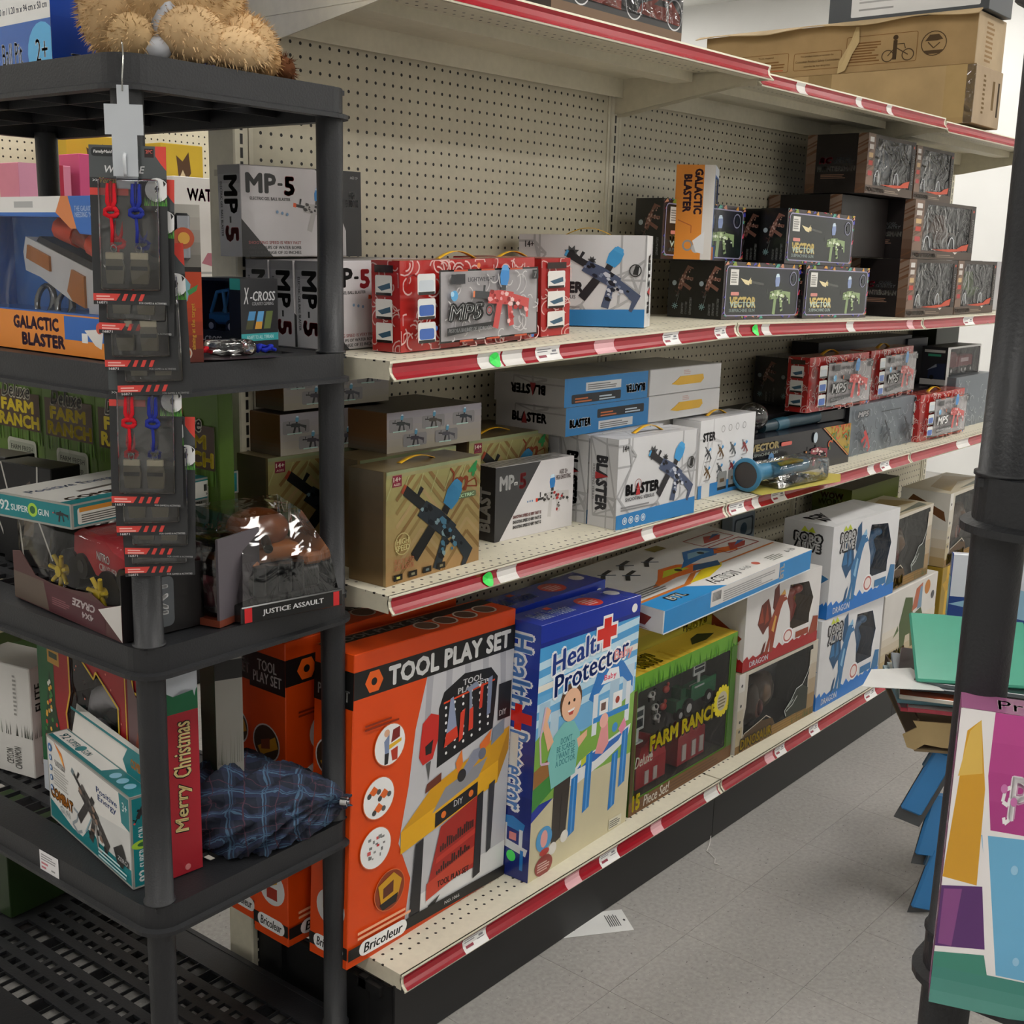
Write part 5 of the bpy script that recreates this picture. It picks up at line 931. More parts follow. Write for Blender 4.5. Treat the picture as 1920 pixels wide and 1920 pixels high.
# ---------------------------------------------------------------- black submachine gun cartons
def vec_front():
    a = Art(2.7); a.rect(0, 0, 1, 1, '#2e2226'); r = random.Random(41)
    for k in range(60):
        x = r.choice([r.uniform(0, 0.04), r.uniform(0.95, 1), r.uniform(0, 1), r.uniform(0, 1)]); y = r.random() if x < 0.05 or x > 0.94 else r.choice([r.uniform(0, 0.08), r.uniform(0.92, 1)]); s = r.uniform(0.02, 0.06)
        a.poly([(x, y), (x + s, y + s * r.uniform(-1, 1)), (x + s * 0.6, y + s * 1.6)], r.choice(['#c8455a', '#d89a3a', '#6a5aa8', '#4aa08a', '#c88a70', '#8a9a3a', '#3a3aa0']))
    a.rrect(0.025, 0.06, 0.95, 0.87, 0.09, '#9a96b4'); a.rrect(0.033, 0.08, 0.934, 0.83, 0.075, '#121a1a'); a.poly([(0.5, 0.9), (0.93, 0.9), (0.93, 0.5)], '#171c2a')
    a.rect(0.075, 0.6, 0.1, 0.27, '#dcdad4'); a.lines(0.085, 0.64, 0.08, 0.2, 5, '#8a8a84'); a.poly([(0.2, 0.72), (0.3, 0.68), (0.33, 0.74), (0.31, 0.6), (0.26, 0.62)], '#e8d8a8'); a.circ(0.33, 0.66, 0.04, '#d8c890'); a.poly([(0.34, 0.68), (0.5, 0.64), (0.5, 0.6), (0.34, 0.64)], '#4a4c48')
    a.rrect(0.09, 0.42, 0.1, 0.06, 0.02, '#d88a80'); a.text('VECTOR', 0.08, 0.2, 0.33, 0.2, '#e0c87a', bold=0.05); a.text('VECTOR', 0.085, 0.22, 0.32, 0.09, '#c8dccc', bold=0.03); a.text('SUBMACHINE GUN', 0.08, 0.13, 0.32, 0.06, '#aebcb8', bold=0.02)
    a.sub(0.68, 0.4, 4, 1.0, [(p, c) for p, c in gun_shapes('#8aa070', '#3a3e36', '#8a9cc8', '#555', 6, ('#c8d8a8', '#2c3428', '#e0e8d0', '#5a6a40'), stock=True)][2:]); a.ring(0.89, 0.74, 0.13, 0.02, '#8a8aa0'); a.circ(0.89, 0.74, 0.05, '#222a30'); return a
def vec_side():
    a = Art(0.55); a.rect(0, 0, 1, 1, '#141414'); a.sub(0.55, 0.62, 70, 0.6, [(p, c) for p, c in gun_shapes('#7a5448', '#3a2a26', None, '#444', 6, ('#a88478', '#4a302a', '#c0a094'))]); a.circ(0.22, 0.6, 0.045, '#9aa6ac'); a.line([(0.42, 0.42), (0.34, 0.24)], 0.015, '#4a4c4a')
    for k in range(8): t = k * math.pi / 4; a.line([(0.28 + 0.02 * math.cos(t), 0.2 + 0.01 * math.sin(t)), (0.28 + 0.11 * math.cos(t), 0.2 + 0.06 * math.sin(t))], 0.012, '#7a9a9a')
    for x, y1 in ((0.52, 0.2), (0.66, 0.22), (0.82, 0.3)): a.text('LITHIUM BATTERY', x, 0.06, 0.08, y1, '#7c7e7c', 90, 0.02)
    return a
VEd = (0.42, 0.085, 0.152); va = {'F': vec_front(), 'L': vec_side(), 'T': graffiti(Art(5).rect(0, 0, 1, 1, '#1c1a1e'), 0, 0, 1, 1, 18, '#8a5a70', 44, 0.05)}
def vec_box(loc, lab, rz=0, ry=0): return carton('black_blaster_box', lab, 'toy box', loc, VEd, rz, '#141414', arts=va, group='black submachine gun cartons', mat='gloss', key='vec', ry=ry)
TL2 = math.degrees(math.atan2(0.018, 1.22))
vec_box((1.285, -0.30, 1.4045), 'black VECTOR carton at the front left of the two-high stack on the upper shelf', -1, TL2)
vec_box((1.29, -0.213, 1.4045), 'black VECTOR carton behind the front left one, only its end showing', 0, TL2)
vec_box((1.71, -0.32, 1.3985), 'black VECTOR carton at the front right, against the dark vehicle cartons', -1, TL2)
vec_box((1.712, -0.23, 1.3985), 'black VECTOR carton hidden behind the front right one', 0, TL2)
vec_box((1.615, -0.30, 1.5535), 'black VECTOR carton on top of the front pair of submachine gun cartons', -1, TL2)
vec_box((1.625, -0.213, 1.5525), 'black VECTOR carton in the upper row, just behind the top front one', 0, TL2)
vec_box((1.14, -0.196, 1.5585), 'black VECTOR carton in the upper row at the left, behind the orange blaster carton', 0, TL2)
# orange galactic blaster, standing on end
def gal_side():
    a = Art(0.43); a.rect(0, 0, 1, 1, '#d8862a'); a.rect(0.72, 0, 0.28, 1, '#d8d4d0'); a.text('GALACTIC', 0.48, 0.48, 0.22, 0.48, '#4a2c3a', -90, 0.06); a.text('BLASTER', 0.2, 0.5, 0.22, 0.4, '#4a2c3a', -90, 0.06); a.ring(0.38, 0.15, 0.06, 0.02, '#8e8a88'); a.circ(0.6, 0.12, 0.05, '#b0aeb0'); a.poly([(0.5, 0.2), (0.8, 0.3), (0.8, 0.06), (0.6, 0.08)], '#dcdcde'); a.line([(0.1, 0.42), (0.45, 0.36), (0.45, 0.28)], 0.01, '#b05a20'); return a
o = window_box('galactic_blaster_box', 'orange and blue GALACTIC BLASTER carton standing on end on the VECTOR cartons', 'toy box', (1.305, -0.245, 1.5585), (0.19, 0.1, 0.238), -68, rwin(0.15, 0.15, 0.95, 0.88, 0.03, 0.8), 0.06, '#1d4f96', {'L': '#d8862a', 'F': '#24569c', 'T': '#c9c5c2'}, {'L': gal_side(), 'F': Art(0.8).rect(0, 0.9, 1, 0.1, '#d4d8e0').rect(0, 0, 0.5, 0.14, '#c8763a')}, '#173a78', 'film', None, 'galactic blaster sets')
o.rotation_euler.z = RAD(28); o.location = (1.245, -0.282, 1.5585)
g2 = MB(); g2.box(0.06, 0.015, 0.08, 0.1, 0.045, 0.17, '#dcdcde'); g2.tube((0.09, 0.03, 0.17), (0.12, 0.03, 0.2), 0.014, col='#d84a24'); g2.tube((0.07, 0.03, 0.09), (0.12, 0.03, 0.05), 0.012, col='#dcdcde'); g2.build('toy_blaster', 'plastic', o)
# ---------------------------------------------------------------- dark radio control vehicle cartons
def rc_side():
    a = Art(1.1); a.rect(0, 0, 1, 1, '#191414')
    for x in (0, 0.84):
        a.grad(x, 0, 0.16, 1, '#5a3e2c', '#8e7a6c', 6); r = random.Random(5)
        for k in range(10): y = r.random(); a.poly([(x, y), (x + 0.16, y + 0.08), (x + 0.16, y + 0.11), (x, y + 0.02)], '#6e4c34')
    a.text('RC', 0.22, 0.5, 0.22, 0.11, '#b8304a', bold=0.08, shear=0.25); a.text('CROSS-\nCOUNTRY', 0.46, 0.5, 0.34, 0.11, '#c8ccd0', bold=0.04, shear=0.2); a.text('FRONTIERSMAN', 0.2, 0.37, 0.62, 0.085, '#f4f0e8', bold=0.04); a.lines(0.26, 0.25, 0.5, 0.08, 3, '#8a6a5a', 4); return a
def rc_front():
    a = Art(2.1); a.rect(0, 0, 1, 0.14, '#4a3a2e'); a.rect(0, 0.14, 0.14, 0.86, '#7a6252'); a.rect(0.93, 0.14, 0.07, 0.86, '#2a2422')
    r = random.Random(6)
    for k in range(14): y = r.random(); a.poly([(0, y), (0.13, y + 0.1), (0.13, y + 0.14), (0, y + 0.03)], '#5e4636')
    for y, c in ((0.86, '#d8d4d0'), (0.74, '#c8c0b8'), (0.6, '#c8a878'), (0.47, '#b83a2a'), (0.3, '#b04040')): a.rect(0.03, y, 0.08, 0.08, c)
    a.text('FRONTIERSMAN', 0.02, 0.03, 0.36, 0.08, '#d4ccc4', bold=0.04); a.lines(0.4, 0.04, 0.3, 0.06, 2, '#8a7a6a'); a.text('FRONTIERSMAN', 0.945, 0.25, 0.035, 0.5, '#b8b4b0', 90, 0.03); a.circ(0.96, 0.9, 0.025, '#c04a30'); return a
def rc_film():
    a = Art(2.1); a.poly([(0.3, 0.17), (0.72, 0.2), (0.8, 0.26), (0.92, 0.3), (0.9, 0.18), (0.6, 0.14)], '#c0482a'); a.poly([(0.66, 0.14), (0.7, 0.1), (0.74, 0.14)], '#d8d0c8')
    for x in (0.22, 0.62): pts = [(x + 0.085 / 2.1 * 1.2 * math.cos(t * math.pi / 8), 0.2 + 0.2 * math.sin(t * math.pi / 8)) for t in range(9)]; a.line(pts, 0.02, '#c8ccd0')
    return a
rcw = [(0.15, 0.15), (0.92, 0.15), (0.92, 0.94), (0.2, 0.94), (0.15, 0.7)]
def rc_box(loc, lab, dims=(0.43, 0.2, 0.188), rz=0, body='#2a2c30'):
    o = window_box('vehicle_box', lab, 'toy box', loc, dims, rz, rcw, 0.13, '#1c1716', {'F': '#3a2e26', 'T': '#3a322c'}, {'L': rc_side(), 'F': rc_front()}, '#232325', 'wrinkle', rc_film(), 'dark radio control vehicle cartons'); W, _, H = dims
    c = MB(); c.rbox(0.3 * W, 0.03, 0.3 * H, 0.85 * W, 0.11, 0.5 * H, 0.01, body); c.prism([(0, 0), (0.3 * W, 0), (0.24 * W, 0.3 * H), (0.08 * W, 0.3 * H)], 0.06, Matrix.Translation((0.42 * W, 0.1, 0.5 * H)) @ Matrix.Rotation(RAD(90), 4, 'X'), body)
    for x in (0.36, 0.75): wheel(c, (x * W, 0.035, 0.3 * H), 0.03, 0.03, '#1a1a1a', '#999')
    c.build('toy_vehicle', 'plastic', o); return o
rc_box((2.352, -0.365, 1.3885), 'dark FRONTIERSMAN vehicle carton at the bottom of its stack, behind the VECTOR cartons')
rc_box((2.79, -0.365, 1.3885), 'dark vehicle carton with green vehicle at the bottom, farthest to the right', body='#5a7a2a', dims=(0.4, 0.2, 0.188))
rc_box((2.405, -0.345, 1.578), 'dark FRONTIERSMAN vehicle carton in the middle of its stack', dims=(0.56, 0.215, 0.19), body='#6a4a3c')
rc_box((2.05, -0.325, 1.7695), 'dark FRONTIERSMAN vehicle carton at the top of the stack, left of two', dims=(0.365, 0.2, 0.176), body='#3a4450')
rc_box((2.425, -0.325, 1.7695), 'dark vehicle carton at the top of the stack, right of two', dims=(0.33, 0.2, 0.17))
carton('vehicle_box', 'dark vehicle carton behind the top VECTOR carton, supporting the stack', 'toy box', (2.04, -0.26, 1.578), (0.35, 0.25, 0.188), 0, '#1c1716', arts={'L': rc_side()}, group='dark radio control vehicle cartons')
carton('vehicle_box', 'dark vehicle carton at the bottom, hidden behind the right VECTOR carton', 'toy box', (2.14, -0.14, 1.39), (0.2, 0.13, 0.185), 0, '#1c1716', arts={'L': rc_side()}, group='dark radio control vehicle cartons')
carton('volcano_box', 'small grey and red carton on the upper shelf beyond the vehicle cartons', 'toy box', (3.22, -0.3, 1.389), (0.25, 0.12, 0.19), 0, '#a8a6a8', arts={'L': Art(0.6).poly([(0.1, 0.4), (0.5, 0.75), (0.9, 0.4)], '#6a3a2e').rect(0, 0.1, 1, 0.12, '#a03038').frame(0, 0, 1, 1, 0.02, 0.03, '#555')})
# ---------------------------------------------------------------- right half of the middle shelf
vec_box((1.985, -0.2, 1.1045), 'black VECTOR carton on the middle shelf, front one of the pair shown end-on')
vec_box((1.99, -0.113, 1.1045), 'black VECTOR carton on the middle shelf, rear one of the pair shown end-on')
carton('filler_carton', 'black carton under the submachine gun pair on the middle shelf', 'toy box', (1.6, -0.215, 0.9405), (0.66, 0.2, 0.162), 0, '#1c1a1c')
red_box((1.845, -0.29, 1.108), -1, 'red graffiti carton in the upper row of the middle shelf, left of two')
red_box((2.3, -0.285, 1.108), 3, 'red graffiti carton in the upper row of the middle shelf, right of two')
carton('filler_carton', 'black carton under the red pair at the back of the middle shelf', 'toy box', (2.3, -0.21, 0.9405), (0.85, 0.19, 0.162), 0, '#221c20')
carton('filler_carton', 'dark carton on the red pair at the back of the middle shelf', 'toy box', (2.25, -0.12, 1.104), (0.8, 0.1, 0.19), 0, '#1e1e24', arts={'F': Art(4).lines(0.1, 0.7, 0.8, 0.25, 2, '#3a3a48')})
def vl_front():
    a = Art(4.4); a.rect(0, 0, 1, 1, '#15141a'); a.poly([(0.72, 1), (1, 1), (1, 0.2)], '#a88a2a'); graffiti(a, 0.74, 0.3, 0.24, 0.7, 14, '#c85a2a', 51, 0.04); graffiti(a, 0.78, 0.4, 0.2, 0.6, 8, '#4a7a3a', 52, 0.04); a.line([(0.7, 1), (0.98, 0.2)], 0.03, '#c87a3a'); a.text('VECTOR', 0.02, 0.72, 0.25, 0.17, '#d8c48a', bold=0.05); a.text('SUBMACHINE GUN', 0.02, 0.6, 0.24, 0.07, '#a8b0a8'); a.rrect(0.29, 0.74, 0.1, 0.09, 0.03, '#c85a50')
    a.sub(0.64, 0.42, 0, 1.0, [(p, c) for p, c in gun_shapes('#8a3440', '#2a2024', None, '#c84', 6, ('#d8b8b4', '#301418', '#e0d0cc', '#6a2028'))]); a.circ(0.62, 0.8, 0.09, '#b8c8d4', ry=0.13); a.line([(0.3, 0.45), (0.46, 0.42)], 0.05, '#55585a')
    for k in range(8): t = k * math.pi / 4; a.circ(0.2 + 0.07 / 4.4 * math.cos(t), 0.5 + 0.09 * math.sin(t), 0.05, '#5a86b4')
    return a
carton('black_blaster_box', 'long low black VECTOR carton behind the blue toy trumpet, handle up', 'toy box', (1.452, -0.315, 0.9405), (0.6, 0.11, 0.125), -3, '#15141a', arts={'F': vl_front(), 'T': Art(5).rect(0, 0, 1, 1, '#1c1c24')}, group='black submachine gun cartons', mat='gloss')
def gm_front():
    a = Art(3.2); a.rect(0, 0, 1, 1, '#6e757c'); graffiti(a, 0, 0, 1, 1, 70, '#949ba2', 61, 0.016); graffiti(a, 0, 0, 1, 1, 20, '#4c5258', 62, 0.016); a.text('MP5', 0.06, 0.76, 0.17, 0.14, '#1c1c20', bold=0.12, shear=0.2); a.text('MP5', 0.065, 0.775, 0.155, 0.11, '#d8d8da', bold=0.05, shear=0.2); a.rect(0.4, 0.8, 0.3, 0.02, '#3a3e42')
    for k, (x, c) in enumerate(((0.2, '#b84040'), (0.52, '#3a4048'), (0.82, '#3a3c40'))): a.sub(x, 0.35, -50, 0.62, gun_shapes(c, '#2a2c30', None, '#444', 4, silencer=True))
    return a
o = carton('grey_blaster_box', 'grey swirl-patterned MP5 carton standing on the middle shelf by the long black carton', 'toy box', (2.125, -0.305, 0.9405), (0.53, 0.075, 0.166), -1, '#6e757c', {'L': '#16161a'}, {'F': gm_front()}); handle(o, 0.2, 0.04, 0.166, 0.16, 0.018)
red_box((2.64, -0.335, 0.9405), -1, 'red graffiti MP5 carton standing at the front right of the middle shelf')
o = carton('grey_blaster_box', 'grey swirl-patterned carton at the right end of the middle shelf, half hidden by the post', 'toy box', (3.07, -0.3, 0.9405), (0.4, 0.075, 0.2), 0, '#6e757c', arts={'F': graffiti(Art(2).rect(0, 0, 1, 1, '#6e757c'), 0, 0, 1, 1, 40, '#a0a6ac', 63, 0.016)})
def tr_film():
    return Art(2.4).rect(0.02, 0.05, 0.96, 0.13, '#d8d8d6').rect(0.5, 0.07, 0.2, 0.08, '#4a4e50').rect(0.74, 0.07, 0.18, 0.08, '#6abcae')
o = window_box('truck_box', 'white and black toy truck carton with a window on the upper row at the right', 'toy box', (3.05, -0.265, 1.1085), (0.36, 0.1, 0.145), 0, rwin(0.08, 0.22, 0.97, 0.95, 0.03, 2.4), 0.07, '#d4d4d2', {'T': '#2a2a2c'}, {'F': tr_film(), 'L': Art(0.7).rect(0, 0.15, 1, 0.85, '#2a2c30').rect(0.1, 0.85, 0.8, 0.07, '#c8ccca').rect(0.25, 0.75, 0.5, 0.06, '#3fa080').poly([(0.3, 0.16), (0.3, 0.4), (0.6, 0.56), (0.95, 0.58), (0.95, 0.16)], '#27324e').poly([(0.25, 0.38), (0.6, 0.56), (0.62, 0.48)], '#8a94a0').circ(0.45, 0.2, 0.06, '#111')}, '#3a3438')
t = MB(); t.rbox(0.06, 0.02, 0.055, 0.16, 0.06, 0.12, 0.008, '#6a2a34'); t.rbox(0.16, 0.02, 0.06, 0.33, 0.06, 0.105, 0.004, '#7a3038'); t.box(0.2, 0.018, 0.08, 0.28, 0.02, 0.095, '#c8b0b4')
for x in (0.09, 0.2, 0.24, 0.3): wheel(t, (x, 0.02, 0.05), 0.014, 0.012)
t.build('toy_truck', 'plastic', o)
carton('filler_carton', 'dark blue carton between the red cartons and the truck carton', 'toy box', (2.99, -0.13, 0.9405), (0.2, 0.12, 0.34), 0, '#14182a')
carton('filler_carton', 'dark carton under the truck carton', 'toy box', (3.03, -0.22, 0.9405), (0.42, 0.15, 0.166), 0, '#26242a')
carton('foliage_box', 'dark green leaf-patterned carton at the far end of the middle shelf', 'toy box', (3.3, -0.12, 0.9405), (0.25, 0.1, 0.4), 0, '#1c2412', arts={'F': grass(Art(0.6), 0, 0.1, 1, 0.8, 60, 71, ('#2c3a18', '#46521e', '#141a0c')), 'L': grass(Art(0.3), 0, 0.1, 1, 0.8, 30, 72, ('#2c3a18', '#46521e', '#141a0c'))})
# blue toy trumpet in clear packing, toy gun lying behind it
t = empty('toy_trumpet_pack', (1.345, -0.405, 0.941), -4); tag(t, 'blue toy megaphone on a yellow card in clear packing, lying at the shelf edge', 'toy')
mt = Matrix.Translation((0.0, 0.035, 0.048)) @ Matrix.Rotation(RAD(90), 4, 'Y')
MB().lathe([(0.036, 0.0), (0.045, 0.0), (0.047, 0.006), (0.043, 0.012), (0.034, 0.03), (0.024, 0.06), (0.02, 0.2), (0.02, 0.3), (0.0, 0.3)], 24, '#3c7fa4', mt).lathe([(0.0, 0.004), (0.037, 0.004)], 24, '#4b4644', mt).build('horn', 'plastic', t)
MB().add([(0.0, -0.02, 0.001), (0.36, -0.055, 0.001), (0.46, 0.0, 0.003), (0.43, 0.09, 0.002), (0.02, 0.08, 0.001)], [(0, 1, 2, 3, 4)], '#c8b85a').build('backing_card', 'card', t)
MB().rbox(0.1, -0.02, 0.003, 0.36, 0.085, 0.07, 0.012, '#fff', seg=2).build('clear_pack', 'blister', t)
MB().rbox(0.14, 0.01, 0.06, 0.26, 0.05, 0.068, 0.003, '#b8b03a').build('printed_band', 'card', t)
t = empty('loose_toy_gun', (1.5, -0.25, 1.075), -3); tag(t, 'loose toy gun with a clear round hopper on top of the long black carton', 'toy')
MB().tube((0.13, 0, 0.005), (0.45, 0, 0.012), 0.017, 0.02, col='#1d3a46').tube((0.2, 0, 0.006), (0.26, 0, 0.008), 0.02, col='#24566a').tube((0.45, 0, 0.012), (0.6, 0, 0.012), 0.012, col='#16181a').build('barrel', 'plastic', t)
MB().box(0.44, -0.012, -0.006, 0.62, 0.012, 0.026, '#14161a').build('stock', 'plastic', t)
MB().ball((0.08, 0, 0.04), (0.055, 0.04, 0.042), '#ddd', 18, 12).build('hopper', 'blister', t)
MB().tube((0.085, 0, -0.005), (0.085, 0, 0.012), 0.014, col='#222').build('hopper_neck', 'plastic', t)
# ================================================================ contents of the left rack
z2, z3, z4, z5 = RT[1] + RH, RT[2] + RH, RT[3] + RH, RT[4] + RH
# ball pit carton on top
def bp_left():
    a = Art(1.2); a.rect(0, 0, 1, 1, '#e6e6e4'); a.rect(0, 0, 1, 0.24, '#2f62b4'); a.rect(0, 0.44, 1, 0.56, '#8a8078'); a.poly([(0, 0.6), (0.5, 0.52), (0.9, 0.7), (0.7, 1), (0, 1)], '#a49888'); a.circ(0.75, 0.62, 0.05, '#b8443a'); a.circ(0.84, 0.55, 0.03, '#4a8ab8')
    a.text('BALL PIT, 25 PLAY BALLS', 0.3, 0.35, 0.68, 0.055, '#2b3f6e', bold=0.02); a.text('47 in x 37 in x 20 in / 1.20 m x 94 cm x 50 cm', 0.42, 0.285, 0.56, 0.03, '#6a7286'); a.text('Ball Pit', 0.62, 0.06, 0.16, 0.1, '#f2f4f8', bold=0.03); a.circ(0.93, 0.1, 0.13, '#57b0e4'); a.text('2+', 0.88, 0.06, 0.09, 0.1, '#f4f8fc', bold=0.02); return a
carton('ball_pit_box', 'blue and white ball pit carton on top of the left black rack', 'toy box', (-0.44, -0.05, z5 + 0.0005), (0.33, 0.42, 0.36), 0, '#173f9a', {'L': '#e6e6e4'}, {'L': bp_left(), 'F': Art(0.9).grad(0, 0, 1, 1, '#173c94', '#1c4cae', 4).text('Training', 0.1, 0.03, 0.5, 0.07, '#e8ecf4', bold=0.02)}, mat='gloss')
# plush toy lying face down
def plush():
    t = empty('plush_toy', (-0.375, -0.29, z5), 0); tag(t, 'light brown furry plush animal lying face down on the rack top', 'plush toy')
    blobs = [((0.02, 0.03, 0.1), (0.115, 0.095, 0.085), '#bb9c72'), ((-0.06, 0.05, 0.075), (0.06, 0.06, 0.07), '#be9f76'), ((0.0, -0.045, 0.045), (0.055, 0.04, 0.042), '#c6a880'), ((-0.075, -0.0, 0.035), (0.032, 0.04, 0.034), '#c2a47a'), ((0.1, -0.02, 0.05), (0.07, 0.05, 0.045), '#c0a178'), ((0.07, -0.06, 0.035), (0.06, 0.028, 0.03), '#caac84'), ((0.155, -0.015, 0.03), (0.03, 0.03, 0.028), '#ad8a60'), ((0.03, 0.06, 0.19), (0.07, 0.06, 0.05), '#bb9c72'), ((0.19, -0.02, 0.022), (0.024, 0.02, 0.02), '#5e3a24')]
    mb = MB(); fur = MB(); rr = random.Random(5)
    for c, r, col in blobs:
        mb.ball(c, r, col, 22, 14)
        n = int(7500 * (r[0] * r[1] + r[1] * r[2] + r[0] * r[2]) / 0.02 / 3)
        for i in range(min(n, 5200)):
            u = rr.uniform(-1, 1); a = rr.uniform(0, 6.283); s = math.sqrt(1 - u * u); d = Vector((s * math.cos(a), s * math.sin(a), u)); p = Vector((d.x * r[0], d.y * r[1], d.z * r[2])) + Vector(c)
            if p.z < 0.004: continue
            nrm = Vector((d.x / r[0], d.y / r[1], d.z / r[2])).normalized(); tv = nrm.orthogonal().normalized(); w = Vector((rr.uniform(-1, 1), rr.uniform(-1, 1), rr.uniform(-1.4, 0.3))) * 0.5; L = rr.uniform(0.007, 0.013); k = hx(col); f = rr.uniform(0.85, 1.3)
            side = (tv * rr.uniform(-1, 1) + nrm.cross(tv) * rr.uniform(-1, 1)).normalized() * 0.0011; tip = p + (nrm + w * 0.9).normalized() * L
            fur.v += [tuple(p - side), tuple(p + side), tuple(tip)]; b0 = len(fur.v) - 3; fur.f.append((b0, b0 + 1, b0 + 2)); fur.c.append((k[0] * f, k[1] * f, k[2] * f, 1)); fur.sm.append(False)
    mb.build('body', 'cloth', t); fur.build('fur', 'cloth', t)['kind'] = 'stuff'
    MB().ball((-0.035, -0.025, 0.055), (0.02, 0.03, 0.05), '#b9bcc4', 14, 10).ball((-0.05, -0.02, 0.02), (0.025, 0.03, 0.02), '#c4c6cc', 14, 10).build('belly_patch', 'cloth', t)
plush()
# ---------------------------------------------------------------- second tier from the top
def gal_front():
    a = Art(1.68); a.rect(0, 0, 1, 0.26, '#d9832a'); a.poly([(0, 0.88), (0.78, 0.88), (0.86, 0.78), (1, 0.76), (1, 1), (0, 1)], '#2f66b4'); a.poly([(0, 0.9), (0.7, 0.9), (0.74, 1), (0, 1)], '#dcdad8'); a.poly([(0.7, 0.9), (0.74, 1), (0.79, 1), (0.84, 0.8), (0.8, 0.8)], '#cc7a44'); a.rect(0.4, 0.93, 0.14, 0.04, '#a8a8a8'); a.text('THE GALAXY IS\nNEEDING YOU', 0.83, 0.87, 0.14, 0.07, '#c8d8f0')
    a.text('GALACTIC', 0.34, 0.14, 0.34, 0.09, '#4a2c44', bold=0.06); a.text('BLASTER', 0.4, 0.03, 0.32, 0.09, '#4a2c44', bold=0.06); a.poly([(0.72, 0.1), (0.72, 0.25), (1, 0.25), (1, 0.1)], '#2460b0'); a.poly([(0.86, 0.17), (0.99, 0.19), (0.97, 0.06), (0.93, 0.08)], '#d8d4d0'); a.circ(0.96, 0.19, 0.035, '#c04a34'); a.rect(0.84, 0.09, 0.04, 0.06, '#dcdcdc'); return a
gw = [(0.05, 0.27), (0.97, 0.27), (0.97, 0.76), (0.86, 0.77), (0.79, 0.87), (0.05, 0.88)]
o = window_box('galactic_blaster_box', 'GALACTIC BLASTER carton with a white toy gun in its window, on the left rack', 'toy box', (-0.497, 0.165, z4 + 0.0005), (0.415, 0.1, 0.248), -89, gw, 0.075, '#2a5aa8', {'F': '#2a5aa8', 'T': '#d8d6d4'}, {'F': gal_front()}, '#2c6cb8', 'film', None, 'galactic blaster sets')
g = MB(); c_, y_ = '#d8d8da', 0.03
def P3(pts, y0, y1, col, mb): return mb.prism([(x, z) for x, z in pts], y1 - y0, Matrix.Translation((0, y1, 0)) @ Matrix.Rotation(RAD(90), 4, 'X'), col)
P3([(0.15, 0.16), (0.16, 0.185), (0.39, 0.125), (0.4, 0.1), (0.385, 0.06), (0.36, 0.02 + 0.02), (0.34, 0.04), (0.34, 0.075), (0.29, 0.085), (0.2, 0.12), (0.155, 0.13)], 0.02, 0.06, c_, g); g.build('toy_blaster', 'plastic', o)
g = MB(); P3([(0.165, 0.15), (0.17, 0.172), (0.235, 0.154), (0.235, 0.13)], 0.016, 0.021, '#b8702c', g); P3([(0.285, 0.1), (0.3, 0.135), (0.335, 0.125), (0.335, 0.075), (0.3, 0.085)], 0.016, 0.021, '#b8702c', g); g.build('orange_vents', 'plastic', o)
g = MB(); P3([(0.19, 0.178), (0.2, 0.186), (0.38, 0.14), (0.38, 0.126)], 0.022, 0.058, '#1f2024', g); g.build('top_rail', 'plastic', o)
g = MB(); g.tube((0.25, 0.035, 0.2), (0.3, 0.035, 0.187), 0.02, 0.019, 10, '#d8451c'); g.tube((0.3, 0.035, 0.187), (0.34, 0.035, 0.175), 0.016, 0.016, 10, '#8e3418'); g.tube((0.34, 0.035, 0.175), (0.385, 0.035, 0.162), 0.019, 0.021, 10, '#d8451c'); g.build('scope', 'plastic', o)
MB().tube((0.385, 0.03, 0.11), (0.41, 0.03, 0.1), 0.012, 0.016, 10, '#d8451c').build('muzzle', 'plastic', o)
g = MB()
for k, (x, z, r) in enumerate(((0.2, 0.09, 0.03), (0.26, 0.085, 0.026), (0.21, 0.05, 0.02))): g.lathe([(r, 0), (r, 0.006), (r * 0.8, 0.01), (r * 0.75, 0.0)], 18, '#6a6c70', Matrix.Translation((x, 0.03, z - 0.01)) @ Matrix.Rotation(RAD(80), 4, 'X'))
g.build('handcuffs', 'chrome', o)
# toy watch in a tall narrow carton
def watch_art():
    a = Art(0.24); a.rect(0, 0, 1, 0.58, '#b8401c'); a.grad(0, 0, 1, 0.35, '#4a1c14', '#b8401c', 4); a.rect(0, 0.58, 1, 0.03, '#1c1614'); a.grad(0, 0.61, 1, 0.39, '#6a6660', '#a8a49c', 5); a.poly([(0.2, 0.52), (0.5, 0.56), (0.7, 0.5), (0.6, 0.4), (0.5, 0.36), (0.3, 0.44)], '#7aa8b4'); a.poly([(0.6, 0.46), (0.9, 0.5), (0.85, 0.46), (0.65, 0.43)], '#3a8a4a'); a.text('aiming at the target', 0.68, 0.08, 0.14, 0.3, '#d8a83a', 90, 0.03); a.circ(0.5, 0.06, 0.045, '#c8b8a8'); a.circ(0.5, 0.06, 0.035, '#c85a24'); return a
o = carton('toy_watch_box', 'tall narrow orange and grey carton with a toy watch, at the rack edge', 'toy box', (-0.44, -0.338, z4 + 0.0005), (0.056, 0.045, 0.238), -22, '#6a3a2a', arts={'F': watch_art()}, ry=0)
MB().rbox(0.016, -0.008, 0.155, 0.04, 0.0, 0.225, 0.004, '#8a8c92').build('watch_strap', 'chrome', o); MB().tube((0.028, -0.002, 0.188), (0.028, -0.013, 0.188), 0.016, n=18, col='#b04a28').tube((0.028, -0.013, 0.188), (0.028, -0.014, 0.188), 0.009, n=14, col='#d8a040').build('watch_dial', 'plastic', o)
